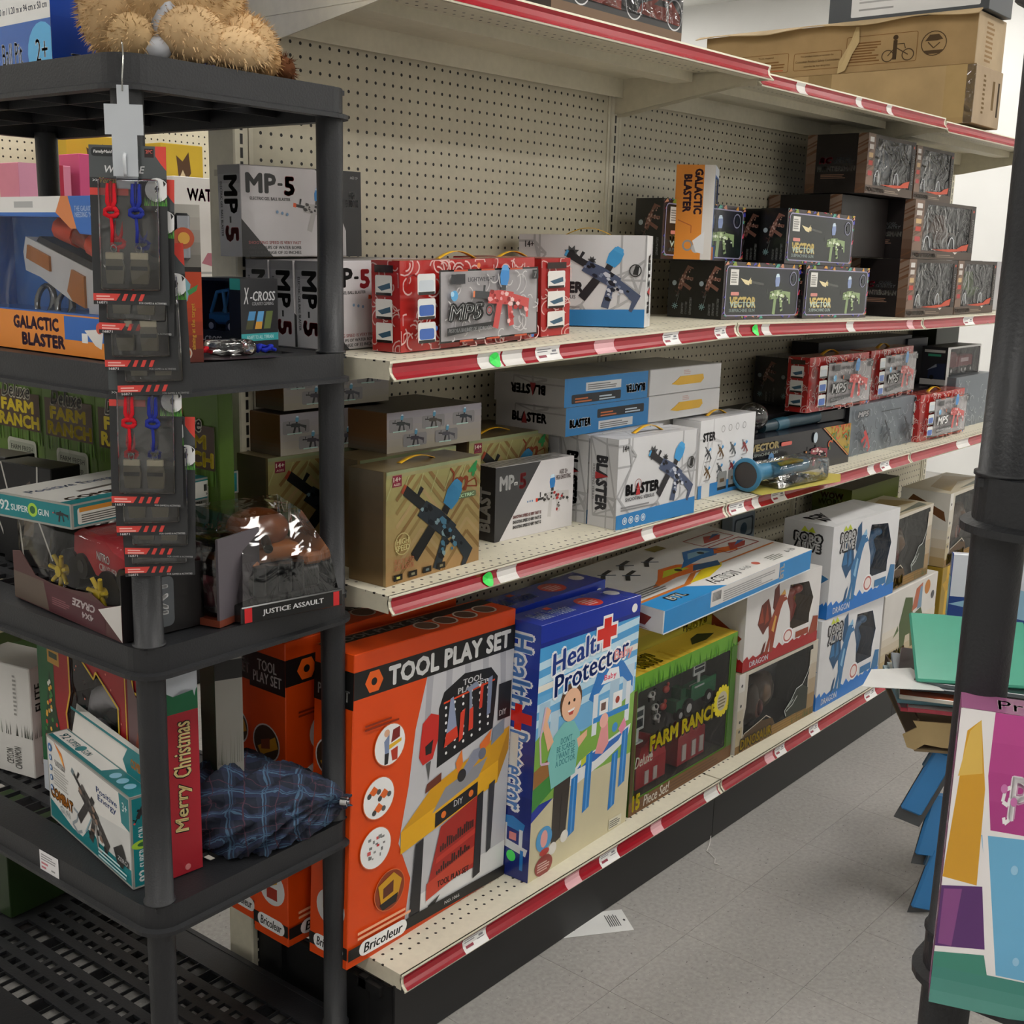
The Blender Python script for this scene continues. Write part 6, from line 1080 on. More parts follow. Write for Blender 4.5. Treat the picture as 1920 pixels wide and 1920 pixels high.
# buggy carton
def xc_front(): return Art(0.75).rect(0, 0, 1, 1, '#26272a').text('X', 0.08, 0.66, 0.14, 0.22, '#e4e4e4', shear=0.2).text('-CROSS', 0.25, 0.7, 0.68, 0.13, '#e0e0e2', bold=0.03, shear=0.15).text('COUNTRY CLIMBING', 0.3, 0.64, 0.58, 0.045, '#b8b8ba').poly([(0.12, 0.32), (0.22, 0.56), (0.4, 0.56), (0.3, 0.32)], '#4a86b4').poly([(0.12, 0.32), (0.17, 0.44), (0.35, 0.44), (0.3, 0.32)], '#4a4a30').poly([(0.36, 0.32), (0.46, 0.56), (0.62, 0.56), (0.54, 0.32)], '#5a98c8').poly([(0.36, 0.32), (0.4, 0.42), (0.57, 0.42), (0.54, 0.32)], '#c8923a').poly([(0.6, 0.32), (0.68, 0.56), (0.86, 0.56), (0.78, 0.32)], '#5e6a3c').rect(0, 0.16, 1, 0.1, '#3aa0a4').text('ADAPT TO ALL TERRAIN', 0.14, 0.185, 0.72, 0.05, '#d0f0ee', bold=0.02)
o = window_box('buggy_box', 'black X-CROSS carton with a blue toy buggy behind clear plastic', 'toy box', (-0.30, -0.142, z4 + 0.0005), (0.11, 0.09, 0.125), -50, rwin(0.03, 0.28, 0.76, 0.96, 0.02, 0.88), 0.07, '#1b1c1e', None, {'F': Art(0.88).rect(0.78, 0, 0.22, 1, '#141416').rect(0.78, 0.85, 0.22, 0.15, '#3a9a90').text('X-CROSS', 0.08, 0.12, 0.5, 0.09, '#d0d0d0', bold=0.03, shear=0.15).text('COUNTRY CLIMBING', 0.1, 0.05, 0.46, 0.05, '#a8a8a8'), 'R': xc_front()}, '#3a2e2a', 'film')
g = MB(); g.rbox(0.01, 0.02, 0.045, 0.075, 0.05, 0.065, 0.004, '#3f7eb0'); 
for a_, b_ in (((0.02, 0.02, 0.065), (0.035, 0.02, 0.1)), ((0.035, 0.02, 0.1), (0.065, 0.02, 0.105)), ((0.065, 0.02, 0.105), (0.075, 0.02, 0.065)), ((0.05, 0.02, 0.102), (0.055, 0.02, 0.065)), ((0.02, 0.05, 0.065), (0.035, 0.05, 0.1)), ((0.035, 0.05, 0.1), (0.065, 0.05, 0.105))): g.tube(a_, b_, 0.003, col='#4a8cc0')
for x in (0.02, 0.066): wheel(g, (x, 0.025, 0.042), 0.012, 0.012)
g.build('toy_buggy', 'plastic', o)
o.rotation_euler.z = RAD(-82); o.location = (-0.262, -0.16, z4 + 0.0005)
# ---------------------------------------------------------------- whistles on hang cards
def whistle_card_mesh():
    W, H = 0.105, 0.217; a = Art(W / H); a.rect(0, 0, 1, 1, '#2c2d2f'); a.rect(0, 0.8, 1, 0.2, '#4e5254'); a.rrect(0.03, 0.93, 0.3, 0.055, 0.02, '#232527'); a.text('FamilyMaid', 0.06, 0.945, 0.24, 0.025, '#e0e0e0', bold=0.03, shear=0.2); a.rect(0.72, 0.93, 0.12, 0.055, '#2a1a1a'); a.text('2PC', 0.735, 0.955, 0.09, 0.022, '#e06a60', bold=0.03); a.poly([(0.86, 1), (1, 1), (1, 0.85), (0.93, 0.89), (0.86, 0.94)], '#d8473c'); a.rrect(0.36, 0.9, 0.28, 0.02, 0.009, '#9a9c9e')
    a.text('WHISTLE', 0.2, 0.83, 0.52, 0.045, '#f2f2f2', bold=0.02, shear=0.25); a.text('>>', 0.04, 0.775, 0.07, 0.015, '#ddd'); a.text('Versatile', 0.13, 0.765, 0.3, 0.035, '#c8a83a', shear=0.3); a.rect(0, 0.69, 0.5, 0.045, '#d8453e'); a.circ(0.87, 0.73, 0.075, '#e4e4e4'); a.poly([(0.84, 0.74), (0.87, 0.76), (0.9, 0.74), (0.89, 0.71), (0.85, 0.71)], '#222'); a.poly([(0.95, 0.79), (0.99, 0.77), (0.96, 0.75)], '#222'); grass(a, 0.7, 0.63, 0.3, 0.06, 40, 5, ('#5aa03c', '#7ab85a', '#3f8030'))
    a.poly([(0, 0.025), (0, 0.07), (0.36, 0.07), (0.3, 0.025)], '#d8453e'); a.lines(0.04, 0.03, 0.24, 0.035, 2, '#f0b8b0')
    for k in range(3): x = 0.4 + 0.11 * k; a.poly([(x - 0.03, 0.025), (x + 0.02, 0.025), (x + 0.06, 0.07), (x + 0.01, 0.07)], '#d8453e')
    a.text('16871', 0.05, 0.005, 0.13, 0.016, '#e8e8e8'); a.text('FOR GAMES & ACTIVITIES', 0.6, 0.006, 0.36, 0.012, '#c8c8c8')
    mb = MB(); mb.rbox(0, 0, 0, W, 0.0008, H, 0.0003, '#2c2d2f'); lay(mb, a, (0, 0, 0), (W, 0, 0), (0, 0, H), (0, -1, 0), 1.2e-5, 0.0001); return mb.mesh('card')
def whistle_proto():
    t = empty('whistle_pack', (0, 0, 0)); cm = whistle_card_mesh(); link('card', cm, 'card', t)
    for x, c in ((0.03, '#c8242e'), (0.064, '#2a3486')):
        mb = MB(); mb.path([(x - 0.004, -0.006, 0.165), (x - 0.005, -0.008, 0.14), (x, -0.01, 0.128)], 0.0032, 6, c); mb.path([(x + 0.005, -0.006, 0.165), (x + 0.005, -0.008, 0.14), (x, -0.01, 0.128)], 0.0032, 6, c); mb.path([(x, -0.006, 0.168), (x, -0.008, 0.13)], 0.0018, 6, '#d8d4d0' if 0 else c)
        mb.path([(x + 0.009 * math.cos(k * 0.9), -0.01 + 0.002 * (k % 2), 0.126 + 0.006 * math.sin(k * 0.9)) for k in range(8)], 0.0036, 6, c); mb.path([(x, -0.009, 0.12), (x + 0.001, -0.009, 0.1), (x, -0.009, 0.085)], 0.0024, 6, c); mb.build('lanyard', 'cloth', t)
        w = MB(); w.prism([(-0.011, 0), (0.011, 0), (0.0135, -0.012), (0.0115, -0.034), (-0.0105, -0.034), (-0.0125, -0.012)], 0.007, Matrix.Translation((x + 0.002, -0.001, 0.063)) @ Matrix.Rotation(RAD(90), 4, 'X'), '#837c6a'); w.box(x - 0.0095, -0.0086, 0.0475, x + 0.0135, -0.0078, 0.053, '#1a1916'); w.build('whistle', 'plastic', t)
        MB().rbox(x - 0.01, -0.0085, 0.062, x + 0.014, -0.002, 0.072, 0.001, '#e4dcc4').build('whistle_mouthpiece', 'plastic', t)
        MB().path([(x + 0.002 + 0.004 * math.cos(k * 0.785), -0.008, 0.077 + 0.005 * math.sin(k * 0.785)) for k in range(8)], 0.0008, 5, '#aaa', True).build('ring', 'chrome', t)
    b = MB(); b.rbox(0.012, -0.0088, 0.02, 0.094, -0.0005, 0.172, 0.003, '#fff', seg=2); b.build('blister', 'blister', t)
    return t
wp = whistle_proto()
WX, WY = -0.5475, -0.424; ca, sa = math.cos(RAD(-46)), math.sin(RAD(-46))
cards = [(1.478, -0.0, -0.057, 'frontmost whistle card at the top of the hanging strip'), (1.437, 0.012, -0.054, 'second whistle card down the hanging strip, mostly covered'), (1.383, 0.018, -0.050, 'third whistle card down the hanging strip, mostly covered'), (1.345, 0.03, -0.036, 'fourth whistle card down the strip, shifted to the right and mostly covered'), (1.179, 0.02, -0.055, 'whistle card in full view at the middle of the hanging strip'), (1.131, 0.03, -0.052, 'whistle card just under the middle one on the strip'), (1.095, 0.036, -0.044, 'last but one whistle card on the hanging strip'), (1.062, 0.046, -0.047, 'lowest whistle card on the hanging strip')]
first = True
for i, (z, back, du, lab) in enumerate(cards):
    c = wp if i == 0 else copy_tree(wp)
    c.location = (WX + ca * du - sa * (0.0095 * i), WY + sa * du + ca * (0.0095 * i), z); c.rotation_euler = (RAD(-3 + i % 3), RAD((0, 1.5, -1, -2, 0.5, -1, 1, -1.5)[i]), RAD(-46 + (0, 1, -2, 4, 0, 2, 3, 2)[i])); tag(c, lab, 'whistle card', 'whistle cards on the hanging strip')
# the strip itself
t = empty('clip_strip', (WX - 0.003, WY + 0.004, 1.083), -46); tag(t, 'clear plastic merchandising strip hung by a wire hook from the rack corner', 'hanging strip')
MB().prism([(-0.026, 0.625), (-0.026, 0.665), (-0.008, 0.665), (-0.008, 0.69), (0.008, 0.69), (0.008, 0.665), (0.026, 0.665), (0.026, 0.625), (0.017, 0.625), (0.017, 0.57), (-0.017, 0.57), (-0.017, 0.625)], 0.001, Matrix.Rotation(RAD(90), 4, 'X'), '#b9bec4').build('strip', 'plastic', t)
MB().add([(-0.015, 0.004, 0.575), (0.015, 0.004, 0.575), (0.015, 0.095, 0.02), (-0.015, 0.095, 0.02)], [(0, 1, 2, 3)], '#b9bec4').build('strip_tail', 'plastic', t)
MB().path([(0, -0.002, 0.682), (0.001, -0.004, 0.7), (0.003, -0.006, 0.715), (0.003, -0.002, 0.725), (0.0, 0.01, 0.742), (-0.004, 0.022, 0.75), (-0.006, 0.034, 0.746), (-0.006, 0.036, 0.735)], 0.0011, 6, '#c8c8c4').build('wire_hook', 'chrome', t)
MB().path([(0, -0.003, 0.6), (0, -0.007, 0.595), (0, -0.007, 0.575), (0, -0.003, 0.57)], 0.0025, 6, '#c4c8cc').build('clip', 'plastic', t)
# loose whistle card lying on the second tier
t = empty('loose_whistle_pack', (-0.335, -0.32, z4 + 0.003), -10); tag(t, 'opened whistle card lying flat with red and blue cords', 'whistle card')
MB().add([(-0.07, -0.035, 0.0), (-0.01, -0.05, 0.0), (0.1, -0.04, 0.0), (0.1, 0.05, 0.001), (-0.06, 0.05, 0.001)], [(0, 1, 2, 3, 4)], '#3a2c30').build('card', 'card', t)
for x, c in ((-0.03, '#b8222c'), (0.085, '#2430a0')):
    r_ = random.Random(3); MB().path([(x + 0.022 * math.cos(k * 0.9) * (1 - 0.05 * k), 0.015 * math.sin(k * 1.3), 0.008 + 0.004 * (k % 3)) for k in range(16)], 0.0032, 6, c).build('lanyard', 'cloth', t)
MB().rbox(-0.012, -0.03, 0.002, 0.06, 0.03, 0.028, 0.01, '#fff', seg=2).build('blister', 'blister', t)
# ---------------------------------------------------------------- third tier
def farm_spine():
    a = Art(0.55); a.rect(0, 0, 1, 1, '#4c6a1c'); grass(a, 0, 0.0, 1, 0.5, 70, 81, ('#5a8424', '#3d5c16', '#6f9a34')); grass(a, 0, 0.5, 1, 0.5, 50, 82, ('#5a8424', '#3d5c16', '#4f7a20')); a.rect(0.06, 0.58, 0.9, 0.22, '#3a2414'); a.text('Deluxe', 0.18, 0.76, 0.6, 0.1, '#d8d4c4', bold=0.06, shear=0.25); a.text('Deluxe', 0.19, 0.768, 0.58, 0.085, '#181410', bold=0.02, shear=0.25); a.text('FARM', 0.16, 0.68, 0.68, 0.075, '#d8c024', bold=0.05); a.text('RANCH', 0.1, 0.59, 0.84, 0.08, '#d8c024', bold=0.05); a.rrect(0.25, 0.3, 0.6, 0.22, 0.03, '#a8aa9c'); a.rrect(0.28, 0.32, 0.54, 0.18, 0.025, '#8e9484'); a.text('FARM FRESH', 0.32, 0.45, 0.46, 0.03, '#2c302a'); a.poly([(0.3, 0.33), (0.55, 0.38), (0.8, 0.34), (0.8, 0.325), (0.3, 0.325)], '#2e5a34'); a.text('cow sheep', 0.35, 0.39, 0.4, 0.04, '#2c302a'); return a
for i, (y, lab) in enumerate(((0.465, 'green DELUXE FARM RANCH carton on the left rack, leftmost in view'), (0.262, 'green DELUXE FARM RANCH carton on the left rack, second from the left'), (0.055, 'green DELUXE FARM RANCH carton behind the whistle cards'))):
    carton('farm_ranch_box', lab, 'toy box', (-0.21, y + (0.0, 0.0, -0.0)[i], z3 + 0.0005), (0.2, 0.09, 0.37), -89, '#4c6a1c', arts={'F': farm_spine()}, group='green farm cartons on the left rack', key='fspine')
carton('farm_ranch_box', 'green DELUXE FARM RANCH carton right of the whistle cards, next to the gold carton', 'toy box', (-0.215, 0.055 + 0.0, z3 + 0.0005), (0.2, 0.035, 0.37), -88, '#4c6a1c', arts={'F': farm_spine()}, group='green farm cartons on the left rack')
bpy.data.objects['farm_ranch_box.002'].location.y = 0.26
bpy.data.objects['farm_ranch_box.001'].location.y = 0.468; bpy.data.objects['farm_ranch_box'].location.y = 0.676
def sg_side(): return Art(4.4).rect(0, 0, 1, 1, '#8e8e88').rect(0.02, 0.08, 0.96, 0.84, '#12747a').text('92', 0.06, 0.3, 0.13, 0.42, '#eef2f2', bold=0.03).text('SUPER', 0.21, 0.34, 0.23, 0.26, '#e8eeee', bold=0.03).circ(0.5, 0.5, 0.28, '#9ac03c').circ(0.5, 0.5, 0.16, '#2a5a34').text('GUN', 0.57, 0.34, 0.14, 0.26, '#e8eeee', bold=0.03).sub(0.86, 0.5, 0, 0.9, gun_shapes('#2a2a2c', '#1c1c1c', None, '#c44', 4))
def sg_front(): return Art(8.5).rect(0, 0, 1, 1, '#94948e').rect(0.01, 0.08, 0.98, 0.84, '#12747a').rrect(0.03, 0.14, 0.3, 0.66, 0.1, '#d4d2ca').rect(0.04, 0.62, 0.28, 0.18, '#c8842a').lines(0.05, 0.2, 0.26, 0.36, 4, '#55534c').rrect(0.6, 0.14, 0.37, 0.72, 0.12, '#dedcd4').text('CE', 0.8, 0.4, 0.05, 0.3, '#333').ring(0.87, 0.55, 0.16, 0.04, '#c88').circ(0.91, 0.55, 0.15, '#c89a3a').circ(0.945, 0.55, 0.15, '#1f3a24').text('MADE IN CHINA', 0.78, 0.2, 0.16, 0.12, '#333').rect(0.765, 0.4, 0.02, 0.3, '#333')
def sg_top(): return Art(2.1).rect(0, 0, 1, 1, '#cfcdc8').rect(0, 0, 1, 0.14, '#12747a').text('COMBAT', 0.05, 0.14, 0.4, 0.12, '#8a5a24', bold=0.05).text('Positive Energy', 0.05, 0.6, 0.5, 0.16, '#3a5a94', bold=0.02).line([(0.2, 0.4), (0.6, 0.46), (0.95, 0.35)], 0.06, '#5a5450')
carton('super_gun_box', 'flat teal 92 SUPER GUN carton lying on the clear car packs', 'toy box', (-0.515, -0.165, 1.103), (0.39, 0.19, 0.042), 10, '#8e8e88', arts={'L': sg_side(), 'F': sg_front(), 'T': sg_top()}, group='super gun cartons', rx=0)
# torn monster truck carton with clear blister
t = empty('monster_truck_pack', (-0.508, 0.05, z3 + 0.001), -92); tag(t, 'torn monster truck pack with a red car and yellow wheel rims under clear plastic', 'toy pack')
tray = MB(); tray.box(0, 0, 0, 0.36, 0.15, 0.004, '#241418'); tray.box(0.0, 0.146, 0, 0.36, 0.15, 0.14, '#2a2426'); tray.box(0.356, 0, 0, 0.36, 0.15, 0.11, '#1a1718'); tray.build('carton_tray', 'card', t)
fl = Art(3.2); fl.rect(0, 0, 1, 1, '#45151f'); fl.poly([(0, 0), (0.4, 0), (0.35, 1), (0, 1)], '#574a40'); fl.text('CRAZE', 0.66, 0.58, 0.24, 0.28, '#d8d0d0', 180, 0.04, shear=0.2); fl.text('4X4', 0.76, 0.26, 0.12, 0.22, '#cfc6c6', 180, 0.04); fl.lines(0.44, 0.3, 0.2, 0.3, 4, '#7a4a50')
f = MB(); top = [(0, 0.085), (0.03, 0.09), (0.08, 0.055), (0.14, 0.052), (0.2, 0.055), (0.27, 0.062), (0.31, 0.05), (0.335, 0.055), (0.36, 0.06)]; f.prism([(0, 0), (0.36, 0)] + top[::-1], 0.0012, Matrix.Translation((0, 0.0, 0)) @ Matrix.Rotation(RAD(90), 4, 'X'), '#4a2a2a'); lay(f, fl, (0.0, -0.0013, 0.002), (0.31, 0, 0), (0, 0, 0.048), (0, -1, 0)); f.build('torn_flap', 'card', t)
MB().add([(0.36, -0.001, 0.0), (0.36, -0.001, 0.062), (0.342, -0.03, 0.058)], [(0, 1, 2)], '#d0ccc8').build('white_inside_flap', 'card', t)
lay(MB(), Art(1.3).rect(0, 0, 1, 1, '#151314').rrect(0.22, 0.1, 0.5, 0.8, 0.1, '#55585c').text('4X4', 0.3, 0.2, 0.34, 0.6, '#d8d8d8', 90, 0.04), (0.3602, 0, 0.0), (0, 0.13, 0), (0, 0, 0.105), (1, 0, 0)).build('end_print', 'card', t)
c = MB(); P3([(0.16, 0.105), (0.165, 0.14), (0.195, 0.155), (0.25, 0.15), (0.29, 0.128), (0.335, 0.12), (0.345, 0.085), (0.31, 0.078), (0.23, 0.08), (0.21, 0.1), (0.185, 0.1)], 0.03, 0.1, '#a03238', c); c.build('car_body', 'plastic', t)
lay(MB(), Art(2.6).text('NITRO', 0.05, 0.5, 0.55, 0.45, '#2c2426', bold=0.06).text('NITRO', 0.06, 0.52, 0.53, 0.4, '#d4ccc8', bold=0.0).text('CRUSHER', 0.15, 0.08, 0.75, 0.34, '#cfc8c4', bold=0.03), (0.232, 0.0295, 0.09), (0.075, 0, -0.006), (0, 0, 0.036), (0, -1, 0)).build('door_print', 'card', t)
w = MB()
for x in (0.19, 0.325): wheel(w, (x, 0.04, 0.088), 0.022, 0.03, '#1c1c1e', '#3a3a3c')
w.build('tyre', 'plastic', t)
for x, z in ((0.15, 0.075), (0.275, 0.06)):
    w = MB()
    for k in range(7): a_ = k * 2 * math.pi / 7 + 0.3; w.tube((x, 0.012, z), (x + 0.03 * math.cos(a_), 0.006, z + 0.03 * math.sin(a_)), 0.0045, 0.0038, 6, '#d8be24')
    w.tube((x, 0.004, z), (x, 0.02, z), 0.01, n=12, col='#e0c62a'); w.build('wheel_rim', 'plastic', t)
    MB().tube((x, 0.025, z), (x, 0.075, z), 0.036, n=20, col='#17171a').build('tyre', 'plastic', t)
MB().rbox(0.004, 0.003, 0.005, 0.354, 0.144, 0.155, 0.012, '#fff', seg=2).build('blister', 'film', t)
# second clear pack behind, and the tank
t = empty('red_car_pack', (-0.41, -0.20, z3 + 0.001), -75); tag(t, 'grey clear plastic pack with a red toy behind the front rack post', 'toy pack')
MB().box(0, 0, 0, 0.16, 0.11, 0.012, '#7a3a28').build('carton_tray', 'card', t); MB().rbox(0.03, 0.02, 0.02, 0.13, 0.09, 0.06, 0.012, '#5a2028', seg=2).build('toy_car', 'plastic', t); MB().box(0.155, 0.0, 0.012, 0.16, 0.11, 0.15, '#5c565c').build('backing_card', 'card', t); MB().rbox(0.003, 0.003, 0.012, 0.155, 0.107, 0.14, 0.012, '#fff', seg=2).build('blister', 'blister', t)
t = empty('tank_pack', (-0.335, -0.368, z3 + 0.001), -9); tag(t, 'orange and black toy tank on a black JUSTICE ASSAULT base under clear plastic', 'toy pack')
b = MB(); b.rbox(0, 0, 0, 0.2, 0.22, 0.03, 0.002, '#191919'); ja = Art(6.6); ja.text('JUSTICE ASSAULT', 0.2, 0.3, 0.6, 0.38, '#e6e6e6', bold=0.03); ja.rect(0.03, 0.08, 0.07, 0.84, '#c8282c'); ja.rect(0.9, 0.08, 0.06, 0.84, '#c8282c'); lay(b, ja, (0, 0, 0), (0.2, 0, 0), (0, 0, 0.03), (0, -1, 0)); lay(b, Art(7).rect(0.05, 0.1, 0.2, 0.8, '#b02a2e').lines(0.3, 0.1, 0.5, 0.8, 3, '#333'), (0, 0.22, 0), (0, -0.22, 0), (0, 0, 0.03), (-1, 0, 0)); b.build('base', 'gloss', t)
b = MB(); b.rbox(0.02, 0.04, 0.03, 0.18, 0.2, 0.07, 0.008, '#1b1d1c', seg=2)
for x in (0.055, 0.08, 0.105, 0.13): b.tube((x, 0.036, 0.034), (x, 0.036, 0.085), 0.011, n=10, col='#16181a')
b.build('tracks', 'plastic', t)
b = MB(); b.rbox(0.01, 0.045, 0.07, 0.065, 0.19, 0.092, 0.006, '#b06a34'); b.rbox(0.15, 0.045, 0.07, 0.19, 0.19, 0.092, 0.006, '#b06a34'); b.rbox(0.06, 0.06, 0.08, 0.155, 0.19, 0.11, 0.01, '#a8642f', seg=2); b.build('hull', 'plastic', t)
b = MB(); b.ball((0.105, 0.13, 0.13), (0.055, 0.06, 0.035), '#8e4e28', 16, 10); b.rbox(0.06, 0.1, 0.108, 0.15, 0.17, 0.125, 0.006, '#3f4a30'); b.build('turret', 'plastic', t); MB().tube((0.1, 0.1, 0.125), (0.07, 0.03, 0.115), 0.008, col='#2a2a26').build('gun_barrel', 'plastic', t)
bl_ = MB(); v = [(0.006, 0.006, 0.03), (0.194, 0.006, 0.03), (0.194, 0.214, 0.03), (0.006, 0.214, 0.03), (0.015, 0.02, 0.1), (0.185, 0.02, 0.1), (0.185, 0.2, 0.17), (0.015, 0.2, 0.17), (0.04, 0.07, 0.165), (0.16, 0.07, 0.165)]
bl_.add(v, [(0, 1, 5, 4), (1, 2, 6, 9, 5), (3, 0, 4, 8, 7), (2, 3, 7, 6), (4, 5, 9, 8), (8, 9, 6, 7)]); bl_.build('blister', 'blister', t)
# dark horse packs at the far left of this tier
for i, (y, lab) in enumerate(((0.3, 'black horse toy carton with white outline, left of the teal carton'), (0.47, 'black horse toy carton at the left edge of the third tier'))):
    carton('horse_box', lab, 'toy box', (-0.4, y, z3 + 0.0005), (0.15, 0.07, 0.2), -80, '#101012', arts={'F': Art(0.75).line([(0.05, 1), (0.2, 0.6), (0.35, 0.4), (0.4, 0)], 0.02, '#b8b4ae').poly([(0.42, 0.3), (0.5, 0.8), (0.6, 0.85), (0.68, 0.6), (0.6, 0.3)], '#5a5048').poly([(0.48, 0.5), (0.54, 0.75), (0.58, 0.5)], '#8a7e72').line([(0.75, 1), (0.7, 0.5), (0.95, 0.1)], 0.02, '#b8b4ae')}, group='black horse cartons', ry=0)
# ---------------------------------------------------------------- fourth tier
def combat_front():
    a = Art(2.0); a.rect(0, 0, 1, 1, '#9a9a96'); a.rect(0.012, 0.024, 0.976, 0.952, '#d6d4d0'); a.poly([(0.012, 0.024), (0.012, 0.24), (0.3, 0.1), (0.42, 0.1), (0.5, 0.25), (0.988, 0.2), (0.988, 0.024)], '#12747a'); a.poly([(0.5, 0.5), (0.988, 0.62), (0.988, 0.2), (0.6, 0.2)], '#c4c4c2'); a.poly([(0.88, 0.976), (0.988, 0.976), (0.988, 0.62), (0.9, 0.66)], '#12747a'); a.text('3+', 0.915, 0.8, 0.055, 0.1, '#e8f0f0', bold=0.02)
    a.text('COMBAT', 0.02, 0.27, 0.3, 0.15, '#20160e', bold=0.12); a.text('COMBAT', 0.03, 0.285, 0.28, 0.12, '#d8892a', bold=0.04); a.text('GUN', 0.14, 0.17, 0.13, 0.09, '#e8eeee', bold=0.05); a.line([(0.32, 0.36), (0.38, 0.34), (0.36, 0.24), (0.3, 0.16), (0.36, 0.1), (0.42, 0.16)], 0.035, '#8e979c'); a.text('Positive\nEnergy', 0.62, 0.68, 0.24, 0.17, '#3a5288', bold=0.02); a.lines(0.08, 0.46, 0.2, 0.22, 7, '#a8a6a2'); a.text('ESSENTIAL\nDESCRIBE', 0.1, 0.7, 0.14, 0.07, '#777')
    a.poly([(0.1, 0.98), (0.2, 0.82), (0.24, 0.74), (0.2, 0.9)], '#d8762a'); a.poly([(0.16, 0.88), (0.22, 0.76), (0.2, 0.86)], '#f0b04a'); a.sub(0.52, 0.5, -32, 1.05, gun_shapes('#3a3634', '#262424', None, '#6a7a80', 4, ('#5a5450', '#1e1c1c', '#8a7060'))); a.line([(0.55, 0.42), (0.47, 0.2)], 0.02, '#7a98a4'); a.line([(0.6, 0.4), (0.62, 0.14), (0.66, 0.12)], 0.035, '#8a8480'); a.poly([(0.8, 0.3), (0.9, 0.42), (0.94, 0.3), (0.9, 0.14), (0.84, 0.16)], '#201e1e')
    for k in range(5): a.circ(0.05, 0.88 - 0.12 * k, 0.05 if k == 0 else 0.035, '#3a6ca8'); a.circ(0.05, 0.88 - 0.12 * k, 0.02, '#d0d8e0')
    a.lines(0.62, 0.05, 0.34, 0.13, 3, '#bcd6d8'); a.rect(0.84, 0.205, 0.13, 0.07, '#1c1c1c'); a.text('ZERO', 0.85, 0.215, 0.11, 0.05, '#d8d8d8'); return a
def combat_end(): return Art(0.24).rect(0, 0, 1, 1, '#8e8e88').rect(0.08, 0.02, 0.84, 0.96, '#12747a').text('SUPER', 0.3, 0.22, 0.42, 0.2, '#e4ecec', 90, 0.03).circ(0.5, 0.47, 0.12, '#9ac03c', ry=0.05).circ(0.5, 0.47, 0.06, '#2a5a34', ry=0.025).text('GUN', 0.3, 0.54, 0.42, 0.12, '#e4ecec', 90, 0.03).text('92', 0.25, 0.06, 0.5, 0.13, '#eef2f2', 90, 0.03).sub(0.5, 0.82, 60, 0.3, gun_shapes('#2a2a2c', '#1c1c1c', None, '#c44', 4))
def combat_top(): return Art(8).rect(0, 0, 1, 1, '#8e8e88').rect(0.01, 0.06, 0.98, 0.88, '#12747a').poly([(0.01, 0.25), (0.62, 0.25), (0.66, 0.9), (0.01, 0.9)], '#dad8d4').text('92', 0.06, 0.35, 0.07, 0.4, '#12747a', bold=0.03).text('SUPER', 0.15, 0.38, 0.12, 0.3, '#12747a', bold=0.03).text('GUN', 0.33, 0.38, 0.08, 0.3, '#12747a', bold=0.03).circ(0.3, 0.52, 0.25, '#12747a').circ(0.72, 0.5, 0.25, '#8ac0d8').circ(0.8, 0.5, 0.25, '#8ac0d8').circ(0.88, 0.5, 0.25, '#8ac0d8')
o = carton('super_gun_box', 'teal and white COMBAT gun carton standing at the edge of the fourth tier', 'toy box', (-0.46, 0.065, z2 + 0.0005), (0.35, 0.042, 0.166), -97.5, '#8e8e88', arts={'F': combat_front(), 'R': combat_end(), 'T': combat_top()}, group='super gun cartons')
lf = MB(); lf.prism([(0.02, 0), (0.33, 0), (0.335, 0.05), (0.02, 0.055)], 0.001, Matrix.Translation((0, 0.042, 0.166)) @ Matrix.Rotation(RAD(78), 4, 'X'), '#d6d2cc'); lay(lf, Art(6).rect(0, 0.9, 1, 0.1, '#12747a').poly([(0.75, 0), (0.7, 0.4), (0.78, 1), (1, 1), (1, 0)], '#12747a').text('COMBAT', 0.8, 0.3, 0.17, 0.35, '#d8892a', bold=0.06), (0.02, 0.0408, 0.166), (0.313, 0, 0), (0, -0.0, 0.052), (0, -1, 0.0)); lf.build('open_lid', 'card', o)
def xmas_front():
    a = Art(1.3); a.rect(0, 0, 0.14, 1, '#1d5a34'); a.rect(0.09, 0.72, 0.1, 0.25, '#b88a3a'); 
    for k in range(4): a.rect(0.105, 0.75 + 0.055 * k, 0.07, 0.03, '#2a3a2a')
    a.poly([(0.02, 0.25), (0.1, 0.68), (0.2, 0.25)], '#1e3a22'); r = random.Random(7)
    for k in range(26): t = r.random(); a.circ(0.1 + (t - 0.5) * 0.14 * (1 - k / 30), 0.28 + 0.35 * k / 26, 0.012, r.choice(['#c8342c', '#d8a03a', '#e0e0d8', '#3a7a3a']), n=8)
    a.poly([(0, 0), (1, 0), (1, 0.12), (0.6, 0.17), (0.4, 0.14), (0.2, 0.22), (0, 0.16)], '#b9bec6'); a.circ(0.12, 0.17, 0.06, '#b02028'); a.circ(0.12, 0.25, 0.04, '#e0b8a0'); a.circ(0.12, 0.22, 0.035, '#e4e0dc'); a.poly([(0.8, 1), (1, 1), (1, 0.82), (0.9, 0.8)], '#2a6a3a'); a.text('&', 0.86, 0.84, 0.08, 0.12, '#a84a3a')
    for k in range(14): a.circ(r.uniform(0.3, 0.95), r.uniform(0.3, 0.98), 0.006, '#d87a6a', n=6)
    return a
xw = [(0.26, 0.32), (0.4, 0.2), (0.6, 0.18), (0.66, 0.25), (0.66, 0.68), (0.5, 0.8), (0.48, 0.76), (0.34, 0.86), (0.32, 0.95), (0.28, 0.95), (0.28, 0.62), (0.24, 0.5)]
